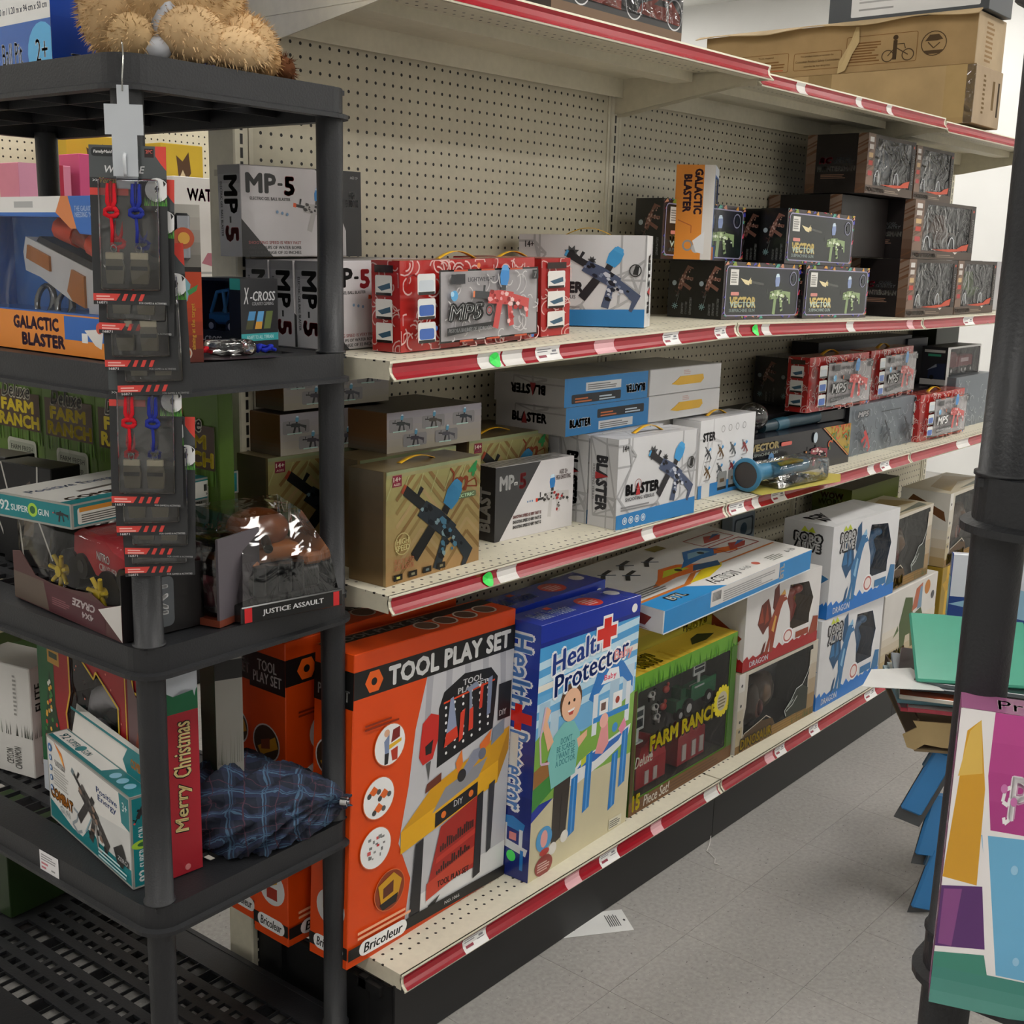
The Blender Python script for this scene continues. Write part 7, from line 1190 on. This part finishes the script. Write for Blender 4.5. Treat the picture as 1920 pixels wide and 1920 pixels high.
o = window_box('christmas_box', 'red and green Christmas carton with a shaped window, on the fourth tier', 'toy box', (-0.405, 0.185, z2 + 0.0005), (0.485, 0.058, 0.385), -94, xw, 0.05, '#9a1c24', {'F': '#9a1c22', 'R': '#9c1e2a'}, {'F': xmas_front(), 'R': Art(0.155).rect(0, 0.77, 1, 0.12, '#14603c').rect(0, 0.87, 1, 0.13, '#b9bec6').poly([(0, 0.87), (0.2, 0.85), (0.5, 0.875), (0.85, 0.86), (0.9, 0.83), (0.95, 0.86), (1, 0.87)], '#b9bec6').text('Merry', 0.12, 0.2, 0.62, 0.24, '#1a0c0c', 90, 0.06, shear=0.15).text('Merry', 0.14, 0.205, 0.58, 0.23, '#e8d494', 90, 0.025, shear=0.15).text('Christmas', 0.12, 0.46, 0.62, 0.27, '#1a0c0c', 90, 0.06, shear=0.15).text('Christmas', 0.14, 0.465, 0.58, 0.26, '#e8d494', 90, 0.025, shear=0.15).circ(0.5, 0.03, 0.015, '#c87a7a')}, '#2a1c20', 'film')
d = MB(); d.path([(0.17, 0.03, 0.2), (0.2, 0.03, 0.24), (0.25, 0.028, 0.26), (0.3, 0.03, 0.25)], [0.016, 0.024, 0.022, 0.012], 10, '#a8a6ac'); d.ball((0.2, 0.025, 0.15), (0.05, 0.016, 0.05), '#b0aeb4'); d.build('toy_figure', 'plastic', o); MB().path([(0.14, 0.016, 0.1), (0.22, 0.014, 0.16), (0.3, 0.016, 0.2)], 0.0025, 6, '#d0d0d4').build('white_cord', 'plastic', o)
lay(MB(), Art(1.3).line(xw + [xw[0]], 0.012, '#d8b02a').line([(0.72, 0.97), (0.72, 0.3), (0.68, 0.24)], 0.01, '#d8b02a').line([(0.76, 0.97), (0.78, 0.8), (0.82, 0.8), (0.84, 0.93), (0.88, 0.93), (0.91, 0.72), (0.94, 0.72), (0.96, 0.9), (0.99, 0.88)], 0.012, '#d8b02a').poly([(0.73, 0.3), (0.99, 0.22), (0.99, 0.75), (0.94, 0.7), (0.9, 0.72), (0.87, 0.9), (0.84, 0.9), (0.8, 0.78), (0.74, 0.9)], '#6a4f50').poly([(0.75, 0.42), (0.8, 0.62), (0.83, 0.5), (0.92, 0.44), (0.97, 0.34), (0.9, 0.36), (0.85, 0.3), (0.8, 0.4)], '#8a4a38'), (0, 0, 0), (0.485, 0, 0), (0, 0, 0.385), (0, -1, 0), base=0.0022).build('gold_outline', 'card', o)
def leaf_white(): return grass(Art(0.4), 0, 0.36, 1, 0.14, 30, 91, ('#2c3a2a', '#46523e', '#1a2018')).text('CEYLON\nCINNAMON', 0.55, 0.06, 0.25, 0.2, '#6a6a66', 90).ring(0.3, 0.14, 0.05, 0.004, '#8a8a84').lines(0.72, 0.55, 0.06, 0.38, 10, '#8e8c88').text('ELITE', 0.1, 0.6, 0.2, 0.25, '#1c1c1c', 90, 0.03)
carton('white_gift_box', 'tall white carton with a leaf band at the left edge of the fourth tier', 'gift box', (-0.44, 0.4, z2 + 0.0005), (0.17, 0.1, 0.235), -76, '#c8c6c2', arts={'F': leaf_white(), 'R': leaf_white()})
carton('green_gift_box', 'dark green and white carton behind the Christmas carton', 'gift box', (-0.30, -0.24, z2 + 0.0005), (0.05, 0.1, 0.36), -20, '#1a4a26', {'F': '#8e8c86'}, {'F': grass(Art(0.14).rect(0, 0, 1, 1, '#8e8c86').rect(0, 0, 1, 0.2, '#b88a2a'), 0, 0.4, 1, 0.2, 16, 93, ('#2c3a1e', '#46522e')).rect(0, 0.85, 1, 0.1, '#1c1c1c')})
# checked cloth bundle with a silver snap
def bundle():
    t = empty('checked_cloth_bag', (-0.215, -0.27, z2 + 0.002), -40); tag(t, 'crumpled blue checked cloth bag with a silver snap on the fourth tier', 'bag')
    n, m = 72, 40; r = random.Random(2); v = []; ph = [(r.uniform(0, 6), r.uniform(3, 11), r.uniform(2, 8), r.uniform(0.006, 0.016)) for _ in range(12)]
    for j in range(m + 1):
        w = j / m; rad = 0.078 * (math.sin(math.pi * min(w * 1.06, 1) ** 0.75) ** 0.55) + 0.006; x = -0.16 + 0.3 * w
        for i in range(n):
            a = 2 * math.pi * i / n; d = sum(q * abs(math.sin(k1 * a + k2 * w * 3 + p)) for p, k1, k2, q in ph) * 0.6 - 0.034
            q = rad + d * (0.35 + rad / 0.07); zz = max(0.0, 0.046 + q * 0.78 * math.sin(a)) ; v.append((x + 0.02 * math.sin(a * 2 + w * 5), q * math.cos(a) * 1.1, zz))
    mb = MB(); fs = [(j * n + i, j * n + (i + 1) % n, (j + 1) * n + (i + 1) % n, (j + 1) * n + i) for j in range(m) for i in range(n)] + [tuple(range(n))[::-1], tuple(range(m * n, (m + 1) * n))]
    mb.add(v, fs, '#223', True); mb.build('cloth', 'plaid', t); MB().tube((0.138, -0.01, 0.05), (0.15, -0.014, 0.05), 0.009, n=16, col='#c8c8cc').tube((0.15, -0.014, 0.05), (0.154, -0.015, 0.05), 0.005, n=12, col='#8a8a90').build('snap', 'chrome', t)
m, nt, b = nmat('plaid'); tc = N(nt, 'ShaderNodeTexCoord'); sp = N(nt, 'ShaderNodeSeparateXYZ'); dz = N(nt, 'ShaderNodeTexNoise'); dz.inputs['Scale'].default_value = 13; nt.links.new(tc.outputs['Object'], dz.inputs['Vector']); vm = N(nt, 'ShaderNodeVectorMath', operation='MULTIPLY_ADD'); nt.links.new(dz.outputs['Color'], vm.inputs[0]); vm.inputs[1].default_value = (0.04, 0.04, 0.04); nt.links.new(tc.outputs['Object'], vm.inputs[2]); nt.links.new(vm.outputs[0], sp.inputs[0])
def stripes(sock, per, lo, hi):
    d = N(nt, 'ShaderNodeMath', operation='DIVIDE'); nt.links.new(sock, d.inputs[0]); d.inputs[1].default_value = per; f = N(nt, 'ShaderNodeMath', operation='FRACT'); nt.links.new(d.outputs[0], f.inputs[0])
    g = N(nt, 'ShaderNodeMath', operation='GREATER_THAN'); nt.links.new(f.outputs[0], g.inputs[0]); g.inputs[1].default_value = lo; l = N(nt, 'ShaderNodeMath', operation='LESS_THAN'); nt.links.new(f.outputs[0], l.inputs[0]); l.inputs[1].default_value = hi
    o = N(nt, 'ShaderNodeMath', operation='MULTIPLY'); nt.links.new(g.outputs[0], o.inputs[0]); nt.links.new(l.outputs[0], o.inputs[1]); return o.outputs[0]
ad = N(nt, 'ShaderNodeMath', operation='ADD'); nt.links.new(sp.outputs[1], ad.inputs[0]); nt.links.new(sp.outputs[2], ad.inputs[1])
c = hx('#1b2130'); col = None; rgb = N(nt, 'ShaderNodeRGB'); rgb.outputs[0].default_value = c; col = rgb.outputs[0]
for sock, per, lo, hi, cc in ((sp.outputs[0], 0.06, 0.1, 0.5, '#262d40'), (ad.outputs[0], 0.06, 0.1, 0.5, '#28304a'), (sp.outputs[0], 0.06, 0.26, 0.31, '#48647e'), (ad.outputs[0], 0.06, 0.26, 0.31, '#48647e'), (sp.outputs[0], 0.06, 0.36, 0.4, '#3c5670'), (ad.outputs[0], 0.06, 0.36, 0.4, '#3c5670'), (sp.outputs[0], 0.06, 0.72, 0.75, '#4a3040'), (ad.outputs[0], 0.06, 0.72, 0.75, '#4a3040')):
    mx = N(nt, 'ShaderNodeMix', data_type='RGBA'); nt.links.new(stripes(sock, per, lo, hi), mx.inputs[0]); nt.links.new(col, mx.inputs[6]); mx.inputs[7].default_value = hx(cc); col = mx.outputs[2]
nt.links.new(col, b.inputs['Base Color']); b.inputs['Roughness'].default_value = 0.9
bundle()
lay(MB(), Art(1.0).rect(0, 0, 1, 1, '#dcdadc').lines(0.08, 0.55, 0.8, 0.35, 3, '#8a888c').rect(0.08, 0.35, 0.35, 0.1, '#b86a74').rect(0.08, 0.15, 0.25, 0.1, '#b86a74').rect(0.6, 0.2, 0.2, 0.08, '#888'), (0, 0.34, 0.008), (0, -0.06, 0), (0, 0, 0.04), (-1, 0, 0), base=0.001).build('price_label', 'card', RACK_L, (0.0, 0, RT[1]))
# green carton pushed under the lowest tier at the left
carton('green_tub_box', 'dark green carton standing on the floor tier at the far left', 'toy box', (-0.36, 0.72, RT[0] + RH + 0.0005), (0.22, 0.25, 0.2), -85, '#1c3012')
# ================================================================ shelving across the next aisle
t = empty('far_shelving', (0, 1.55, 0)); tag(t, 'pegboard shelving across the next aisle, seen behind the left rack', 'shelving')
MB().box(-0.9, 0.4, 0.15, 2.2, 0.406, 2.1).build('back_panel', 'pegboard', t); MB().box(-0.9, 0.41, 0, 2.2, 0.45, 2.1).build('spine', 'cream', t)
for z in (0.18, 0.62, 1.02, 1.43): s = MB().box(-0.9, 0.0, z - 0.03, 2.2, 0.4, z).build('shelf', 'cream', t); MB().box(-0.9, -0.003, z - 0.028, 2.2, 0.0, z - 0.003).build('rail_insert', 'rail_red', s)
MB().box(-0.9, 0.02, 0, 2.2, 0.03, 0.15).build('kick_plate', 'kick_black', t)
def far(name, lab, cat, x0, x1, z0, h, col, y=1.58, d=0.12, **k): return carton(name, lab, cat, (x0, y, z0), (x1 - x0, d, h), 0, col, **k)
far('kitchen_box', 'pink toy kitchen carton across the next aisle, left of the rear rack post', 'toy box', 0.36, 0.53, 1.4305, 0.36, '#c87a94', arts={'F': Art(0.5).rect(0, 0, 0.5, 1, '#c88aa4').circ(0.3, 0.55, 0.14, '#6a8a2a').text('kitchen', 0.08, 0.5, 0.5, 0.08, '#e8e4ea', bold=0.06).rect(0.6, 0, 0.25, 1, '#a01c3a')})
far('kitchen_box', 'bright pink toy carton beside the toy kitchen carton across the aisle', 'toy box', 0.56, 0.68, 1.4305, 0.4, '#c04a78', arts={'F': Art(0.5).rect(0.3, 0.2, 0.5, 0.4, '#5a2a3a').text('28', 0.3, 0.7, 0.4, 0.1, '#222')})
far('white_card_box', 'white topped clear pack across the next aisle behind the whistle cards', 'toy box', 0.69, 0.85, 1.4305, 0.36, '#8a6a5c', arts={'F': Art(0.5).rect(0, 0.65, 1, 0.35, '#d4d2d0').circ(0.5, 0.9, 0.02, '#555').rect(0.1, 0.2, 0.7, 0.4, '#a07a68')})
for x0, x1, nm in ((0.6, 0.8, 'left of the whistle cards'), (0.95, 1.12, 'right of the whistle cards')): far('yellow_animal_box', 'yellow animal picture carton across the next aisle, ' + nm, 'toy box', x0, x1, 1.4305, 0.47, '#b89a24', 1.72, arts={'F': Art(0.4).poly([(0.4, 0.75), (0.35, 0.92), (0.5, 0.88), (0.65, 0.95), (0.7, 0.8), (0.6, 0.75)], '#4a3018').poly([(0.4, 0.75), (0.5, 0.82), (0.6, 0.75)], '#c8b490')})
far('watch_set_box', 'white WATCH carton with purple lettering across the next aisle', 'toy box', 0.9, 1.155, 1.4305, 0.355, '#cfccca', arts={'F': Art(0.72).text('WATCH', 0.2, 0.78, 0.62, 0.12, '#8a2a64', bold=0.04).poly([(0.8, 0.4), (1, 0.55), (1, 0.35)], '#b0685a').rect(0, 0, 1, 0.06, '#7a1a5c').poly([(0.4, 0.2), (0.5, 0.3), (0.9, 0.28), (1, 0.2), (0.7, 0.15)], '#a86a78').rect(0.3, 0.1, 0.7, 0.02, '#999')})
far('green_set_box', 'green carton low across the next aisle, far left', 'toy box', 0.22, 0.45, 0.1805, 0.13, '#2f4a1e', y=1.6, arts={'F': Art(1.7).rrect(0.5, 0.4, 0.4, 0.3, 0.05, '#8ab49a').rrect(0.53, 0.44, 0.34, 0.22, 0.04, '#1c4a3a')})
for i, (x, c) in enumerate(((0.2, '#2a6a9c'), (0.3, '#3f8ab8'), (0.4, '#24548a'))):
    MB().lathe([(0.0, 0), (0.045, 0), (0.048, 0.02), (0.048, 0.16), (0.03, 0.19), (0.018, 0.2), (0.018, 0.23), (0.0, 0.23)], 18, c).build('blue_bottle', 'plastic', None, (x, 1.68, 0.6205)); tag(bpy.data.objects['blue_bottle' + ('' if i == 0 else '.00%d' % i)], 'blue bottle across the next aisle, ' + ['leftmost of three', 'middle of three', 'rightmost of three'][i], 'bottle', 'blue bottles across the aisle')
# ================================================================ cartons on the very top
def car_art():
    a = Art(1.9); a.rect(0, 0, 1, 1, '#2c2a2a'); r = random.Random(4); a.rect(0, 0, 1, 0.07, '#6a5038')
    for x, s in ((0.3, 1.0), (0.8, 0.9)): a.poly([(x - 0.2 * s, 0.14), (x - 0.16 * s, 0.22), (x, 0.3), (x + 0.12 * s, 0.3), (x + 0.2 * s, 0.2), (x + 0.2 * s, 0.12)], '#a8422c'); a.poly([(x - 0.05 * s, 0.24), (x, 0.29), (x + 0.08 * s, 0.29), (x + 0.1 * s, 0.24)], '#3a3434')
    for x in (0.2, 0.6, 0.93): a.ring(x, 0.2, 0.13, 0.012, '#c8c8c8')
    for k in range(10): a.line([(r.random(), 0.3 + 0.5 * r.random()), (r.random(), 0.2 + 0.6 * r.random())], 0.006, '#8e8a88')
    a.lines(0.1, 0.75, 0.3, 0.15, 3, '#bbb'); return a
o = carton('racing_car_box', 'dark racing car carton on the top shelf of the nearest bay', 'toy box', (0.345, -0.445, 2.014), (0.44, 0.2, 0.24), -1, '#3a3028', arts={'F': car_art()})
MB().add([(0.002, -0.002, 0.03), (0.438, -0.002, 0.03), (0.438, -0.002, 0.235), (0.002, -0.002, 0.235)], [(0, 1, 2, 3)]).build('clear_wrap', 'wrinkle', o)
# bicycle cartons laid across the top
def bike_art():
    a = Art(5.6); c = '#6e4e2c'
    a.frame(0.13, 0.12, 0.21, 0.4, 0.04, 0.012, c); a.text('TRAIL', 0.14, 0.2, 0.07, 0.24, '#8a6a40', bold=0.0); a.text('Tools required', 0.22, 0.42, 0.06, 0.05, c, bold=0.02); a.lines(0.22, 0.22, 0.11, 0.17, 3, c); a.rect(0.22, 0.15, 0.1, 0.03, '#a05a3a')
    a.frame(0.36, 0.13, 0.18, 0.36, 0.04, 0.012, c); a.text('Consumer Product Safety Commission', 0.367, 0.27, 0.165, 0.06, c, bold=0.01); a.text('This product meets or exceeds the', 0.385, 0.39, 0.125, 0.04, c); a.text('standards for bicycles', 0.4, 0.18, 0.1, 0.045, c)
    a.frame(0.555, 0.14, 0.25, 0.58, 0.04, 0.012, c); a.lines(0.565, 0.2, 0.12, 0.42, 8, c, 6); a.ring(0.705, 0.28, 0.12, 0.02, '#4a3a28'); a.ring(0.775, 0.28, 0.12, 0.02, '#4a3a28'); a.line([(0.705, 0.28), (0.73, 0.44), (0.775, 0.28)], 0.02, '#4a3a28'); a.rect(0.722, 0.2, 0.014, 0.38, '#3e3020'); a.circ(0.729, 0.63, 0.05, '#3e3020'); a.line([(0.735, 0.5), (0.76, 0.5), (0.765, 0.4)], 0.015, '#3e3020')
    a.ring(0.86, 0.45, 0.24, 0.018, '#4a3a28'); a.poly([(0.83, 0.5), (0.845, 0.62), (0.875, 0.62), (0.89, 0.52), (0.87, 0.5)], '#4a3a28'); a.poly([(0.825, 0.32), (0.84, 0.25), (0.88, 0.25), (0.895, 0.32)], '#4a3a28'); a.line([(0.84, 0.48), (0.86, 0.36), (0.88, 0.46)], 0.02, '#4a3a28'); return a
lo = carton('bicycle_carton', 'lower kraft bicycle carton across the top shelf, with shiny tape at its edge', 'carton', (2.59, 0.56, 2.02), (0.99, 0.26, 0.185), -90, '#9c8460', {'R': '#a39078'}, {'F': Art(5.4).rect(0.4, 0, 0.09, 1, '#86704e').rect(0.9, 0, 0.1, 1, '#988058').rect(0, 0, 1, 0.1, '#927a54'), 'R': Art(1.4).lines(0.3, 0.2, 0.1, 0.7, 9, '#6e5a3c').rect(0.65, 0.3, 0.08, 0.5, '#6a5638').rect(0.85, 0.2, 0.06, 0.6, '#3a3024')}, mat='kraft', rx=0)
MB().rbox(0.962, -0.0012, 0.0, 0.992, 0.0, 0.184, 0.0005, '#fff').build('clear_tape', 'wrinkle', lo)
up = carton('bicycle_carton', 'upper kraft bicycle carton with printed bicycle panels and a torn top flap', 'carton', (2.6, 0.6, 2.206), (1.02, 0.26, 0.165), -90, '#937a56', {'R': '#a8957a'}, {'F': bike_art(), 'R': Art(1.5).lines(0.3, 0.1, 0.3, 0.8, 9, '#8a7050')}, mat='kraft')
fl = MB(); pts = []; r = random.Random(3)
for k in range(26): x = -0.03 + 1.06 * k / 25; pts.append((x, -0.03 + r.uniform(-0.004, 0.004), 0.155 + 0.006 * math.sin(k * 0.7)))
v = pts + [(p[0], 0.0, 0.168) for p in pts]; v += [(a, b, c + 0.003) for a, b, c in v]; K = 26
fl.add(v, [(i, i + 1, K + i + 1, K + i) for i in range(K - 1)] + [(2 * K + i, 3 * K + i, 3 * K + i + 1, 2 * K + i + 1) for i in range(K - 1)] + [(i, 2 * K + i, 2 * K + i + 1, i + 1) for i in range(K - 1)], '#b09a78'); fl.build('torn_flap', 'kraft', up)
MB().add([(0.585, -0.004, 0.11), (0.6, -0.006, 0.15), (0.61, -0.003, 0.15), (0.615, -0.005, 0.1), (0.59, -0.004, 0.06), (0.57, -0.006, 0.01), (0.54, -0.004, 0.0), (0.545, -0.007, 0.04), (0.57, -0.006, 0.08)], [(0, 1, 2, 3, 4, 5, 6, 7, 8)], '#b09a72').build('torn_paper', 'kraft', up)
carton('grey_carton', 'dark grey carton with a white label on top of the bicycle cartons', 'carton', (2.62, 0.12, 2.375), (0.56, 0.22, 0.12), -90, '#34383c', arts={'F': Art(4.6).rrect(0.15, 0.14, 0.8, 1.2, 0.04, '#c8c8c8').lines(0.2, 0.3, 0.3, 0.1, 1, '#888').lines(0.2, 0.5, 0.6, 0.3, 3, '#999')}, rx=0)
carton('kraft_carton', 'kraft carton on the rear top shelf behind the corner upright', 'carton', (-0.02, 0.12, 2.003), (0.14, 0.25, 0.25), 0, '#8a6a40', mat='kraft')
MB().lathe([(0, 0), (0.1, 0), (0.115, 0.14), (0.12, 0.145), (0.108, 0.142), (0.09, 0.01), (0, 0.01)], 24, '#24484c').build('teal_tub', 'plastic', None, (0.3, -0.13, 2.0155)); tag(bpy.data.objects['teal_tub'], 'dark teal plastic tub on the top shelf beside the corner upright', 'tub')
# ================================================================ right rack, close to the camera
make_rack('resin_rack', (-0.474, -2.03, 0.0), 0, 0.914, 0.457, 'black plastic rack at the right edge, its corner post close to the camera')
# boxed set standing on the lip of that rack; the portraits on it are left as plain coloured panels
def princess_front():
    a = Art(0.62); a.rect(0, 0, 1, 1, '#f2eeee'); a.grad(0.24, 0.62, 0.76, 0.38, '#b03a86', '#c24a94', 4); a.poly([(0.18, 0.97), (0.3, 0.62), (0.0, 0.62), (0.0, 0.97)], '#f2eeee'); a.poly([(0.06, 0.93), (0.15, 0.97), (0.23, 0.75), (0.25, 0.43), (0.0, 0.44)], '#d8a02c'); a.poly([(0.08, 0.93), (0.15, 0.97), (0.2, 0.8), (0.03, 0.78)], '#e4bc5a'); a.poly([(0.24, 0.6), (1, 0.62), (1, 0.14), (0.44, 0.14), (0.33, 0.42)], '#6fb4dc'); a.poly([(0, 0.41), (0.29, 0.43), (0.36, 0.22), (0, 0.2)], '#5c3070'); a.poly([(0.02, 0.4), (0.15, 0.41), (0.12, 0.21), (0.02, 0.21)], '#8a4a88'); a.grad(0, 0, 1, 0.135, '#5a9a90', '#3a8478', 3); a.poly([(0, 0.18), (0.36, 0.2), (0.4, 0.13), (0, 0.13)], '#3f8a78'); a.poly([(0.24, 0.62), (0.28, 0.62), (0.46, 0.14), (0.42, 0.14)], '#f2eeee')
    a.text('P', 0.4, 0.66, 0.15, 0.15, '#d8a8c8', bold=0.05); a.text('P', 0.405, 0.663, 0.14, 0.145, '#f6f0f4', bold=0.02); a.line([(0.405, 0.77), (0.37, 0.76), (0.36, 0.72), (0.4, 0.71), (0.41, 0.735)], 0.014, '#f6f0f4'); a.line([(0.42, 0.665), (0.39, 0.65), (0.38, 0.67)], 0.014, '#f6f0f4'); a.text('rincess', 0.57, 0.66, 0.42, 0.11, '#f6f0f4', bold=0.015)
    r = random.Random(6)
    for k in range(14): a.circ(r.uniform(0.45, 0.98), r.uniform(0.2, 0.58), r.uniform(0.008, 0.018), '#9accea')
    for k in range(8): a.circ(r.uniform(0.35, 0.98), r.uniform(0.66, 0.97), r.uniform(0.006, 0.016), '#d078b4')
    b = Art(0.7); b.rect(0, 0, 1, 0.15, '#4a9084'); b.rect(0.4, 0.14, 0.6, 0.5, '#6fb4dc'); b.rect(0.4, 0.62, 0.6, 0.38, '#b8428c')
    b.ops += [([(x * 0.58, y) for x, y in vs], fs, c) for vs, fs, c in a.ops]
    return b
def princess_side():
    a = Art(0.07); a.rect(0, 0, 1, 1, '#b05a92'); r = random.Random(8)
    for k in range(14): y = r.random(); a.poly([(r.uniform(0.1, 0.4), y), (r.uniform(0.5, 0.9), y + 0.02), (r.uniform(0.4, 0.8), y + r.uniform(0.05, 0.12))], '#c4bcc4')
    return a
carton('princess_set_box', 'tall pink and blue boxed set with a curly white P, on the right rack', 'toy box', (-0.506, -1.606, 0.9), (0.2, 0.04, 0.287), -70, '#b04a8c', {'F': '#f2eeee', 'T': '#b0689a'}, {'F': princess_front(), 'L': princess_side(), 'T': Art(6).rect(0, 0, 1, 1, '#b8709e').text('Princess', 0.15, 0.2, 0.4, 0.6, '#e4c8d8')}, mat='gloss')
# ================================================================ cardboard display further along the aisle
t = empty('floor_display', (1.08, -1.0, 0.0), -58); tag(t, 'brown cardboard floor display with a cut-out tray, beyond the right rack', 'display')
MB().box(0.24, 0.14, 0, 0.44, 0.42, 0.46, '#6a5a44').build('body', 'kraft', t)
tr = MB(); tr.box(0, 0, 0.46, 0.46, 0.46, 0.466, '#7a6a52'); 
pts = [(0.0, 0.0), (0.012, -0.03), (0.03, -0.035), (0.05, -0.02), (0.09, -0.025), (0.3, -0.025), (0.3, 0.035), (0.02, 0.035), (0.03, 0.02)]
tr.prism([(a, b) for a, b in pts], 0.004, Matrix.Translation((-0.03, 0.0, 0.5)) @ Matrix.Rotation(RAD(90), 4, 'X'), '#a8926a'); tr.box(0, 0.0, 0.466, 0.004, 0.46, 0.54, '#54483a'); tr.build('tray', 'kraft', t)
MB().add([(0.1, -0.0045, 0.485), (0.12, -0.0045, 0.51), (0.16, -0.0045, 0.515), (0.19, -0.0045, 0.505), (0.26, -0.0045, 0.49), (0.26, -0.0045, 0.478), (0.1, -0.0045, 0.476)], [(0, 1, 2, 3, 4, 5, 6)], '#b89e72').tube((0.15, -0.005, 0.5), (0.15, -0.0055, 0.5), 0.01, n=16, col='#8e8468').build('cut_out_tab', 'kraft', t)
# pile of folders and activity books on it
rb = random.Random(12)
stack = [('#b8a0a4', '#c84a5a', 'pink edged activity book at the bottom of the pile'), ('#c8c0bc', '#b04a58', 'pale activity book second from the bottom of the pile'), ('#a8c4cc', '#6a9aa8', 'pale blue folder low in the pile'), ('#c8d4d0', '#8aa09a', 'grey green folder in the pile'), ('#b85a3a', '#c8c4b8', 'orange red folder in the middle of the pile'), ('#c4c8cc', '#7a8a90', 'white folder above the orange one'), ('#8e989e', '#2a3034', 'silver grey folder near the top of the pile'), ('#26292c', '#5a6266', 'black folder under the green one')]
z = 0.545
for i, (c1, c2, lab) in enumerate(stack):
    h = 0.011; o = MB().rbox(0, 0, 0, 0.32, 0.24, h * 0.9, 0.001, c1, {'F': c2, 'L': c2, 'R': c1}).build('folder', 'gloss', None, (1.09 + rb.uniform(-0.03, 0.02) - 0.02 * (i > 2), -0.965 + rb.uniform(-0.015, 0.02), z), (0, 0, RAD(-62 + rb.uniform(-8, 8)))); tag(o, lab, 'folder', 'folders and books in the pile'); z += h
MB().add([(-0.09, 0.0, 0), (0.12, -0.02, 0), (0.12, 0.1, 0), (0.0, 0.09, 0.0), (-0.09, 0.0, 0.0015), (0.12, -0.02, 0.0015), (0.12, 0.1, 0.0015), (0.0, 0.09, 0.0015)], [(3, 2, 1, 0), (4, 5, 6, 7), (0, 1, 5, 4), (3, 0, 4, 7)], '#dcdcda').build('white_folder', 'gloss', None, (0.99, -0.975, z + 0.002), (RAD(6), RAD(6), RAD(-30))); tag(bpy.data.objects['white_folder'], 'white pointed folder sticking out of the pile towards the aisle', 'folder')
o = MB().rbox(0, 0, 0, 0.26, 0.012, 0.19, 0.004, '#4aa48a').build('green_folder', 'gloss', None, (1.06, -0.995, z + 0.006), (RAD(-52), RAD(0), RAD(-58))); tag(o, 'shiny green plastic folder leaning on top of the pile', 'folder')
o = carton('sport_folder', 'white and blue glossy folder pack standing at the back of the pile', 'folder', (1.23, -0.99, z), (0.5, 0.022, 0.27), -60, '#c8ccd4', {'L': '#3a5aa0'}, {'F': Art(1.8).rect(0, 0, 1, 0.62, '#24407e').poly([(0, 0.55), (0.3, 0.72), (0.6, 0.6), (1, 0.75), (1, 0.5), (0.5, 0.4)], '#8ab0c8').poly([(0, 0.3), (1, 0.4), (1, 0.33), (0, 0.22)], '#c84a50').poly([(0, 0.2), (1, 0.26), (1, 0.2), (0, 0.15)], '#c8d0dc'), 'L': Art(0.08).rect(0, 0.2, 1, 0.12, '#c8304a').rect(0, 0.45, 1, 0.35, '#4aa090')}, mat='gloss')
o = carton('pink_book_pile', 'pink and yellow books behind the glossy folder pack, right of the post', 'book', (1.55, -1.08, 0.545), (0.3, 0.22, 0.33), -60, '#c87a94', {'T': '#c8a03a'}, {'F': Art(0.9).rect(0, 0.88, 1, 0.12, '#c8a03a').rect(0, 0.78, 1, 0.05, '#a84a68').rect(0, 0.7, 1, 0.03, '#a84a68').rect(0, 0.55, 1, 0.1, '#6ab49a')})
# blue packs hanging from the tray
for i, (x, y, z_, ry, rz, lab) in enumerate(((1.10, -0.975, 0.30, 22, -50, 'blue hanging pack leaning out furthest below the cardboard tray'), (1.16, -1.0, 0.165, 8, -48, 'blue hanging pack in the middle of the hanging row'), (1.17, -1.0, 0.02, 12, -46, 'lowest blue hanging pack, just above the floor'))):
    o = MB().rbox(0, 0, 0, 0.055, 0.012, 0.17, 0.005, '#2f7cba').build('blue_pack', 'gloss', None, (x, y, z_), (RAD(4), RAD(ry), RAD(rz))); tag(o, lab, 'hanging pack', 'blue hanging packs')
    MB().box(0.002, 0.013, -0.03, 0.07, 0.015, 0.165, '#4e5052').build('backing_card', 'card', o); MB().box(-0.006, 0.002, 0.12, -0.001, 0.01, 0.17, '#3a5a74').build('clip', 'plastic', o)
# ================================================================ on the floor
tg = Art(3.1); tg.rect(0, 0, 1, 1, '#dcdcda')
for k in range(12): tg.rect(0.09 + 0.013 * k, 0.25, 0.006 + 0.003 * (k % 3), 0.45, '#2c2c2c')
tg.lines(0.78, 0.2, 0.1, 0.6, 1, '#dcdcda'); 
for k in range(6): tg.rect(0.72 + 0.028 * k, 0.25, 0.014, 0.55 - 0.05 * (k % 2), '#4a4a4c')
tg.circ(0.95, 0.5, 0.05, '#3a3a3c')
mb = MB().rbox(0, 0, 0, 0.185, 0.092, 0.0012, 0.0004, '#dcdcda'); lay(mb, tg, (0, 0, 0.0012), (0.185, 0, 0), (0, 0.092, 0), (0, 0, 1), 1e-5, 0.0001)
o = mb.build('hang_tag', 'card', None, (0.505, -0.426, 0.0006), (0, 0, RAD(-36))); tag(o, 'white hang tag with a barcode lying on the floor tiles', 'tag')
o = MB().path([(1.25, -0.40, 0.02), (1.2, -0.42, 0.012), (1.14, -0.45, 0.003), (1.105, -0.462, 0.002), (1.1, -0.475, 0.003), (1.085, -0.5, 0.002), (1.06, -0.513, 0.002), (1.065, -0.525, 0.002)], 0.0012, 6, '#d0ccc8').build('plastic_tie', 'plastic'); tag(o, 'thin white plastic tie lying on the floor by the kick plate', 'tie')
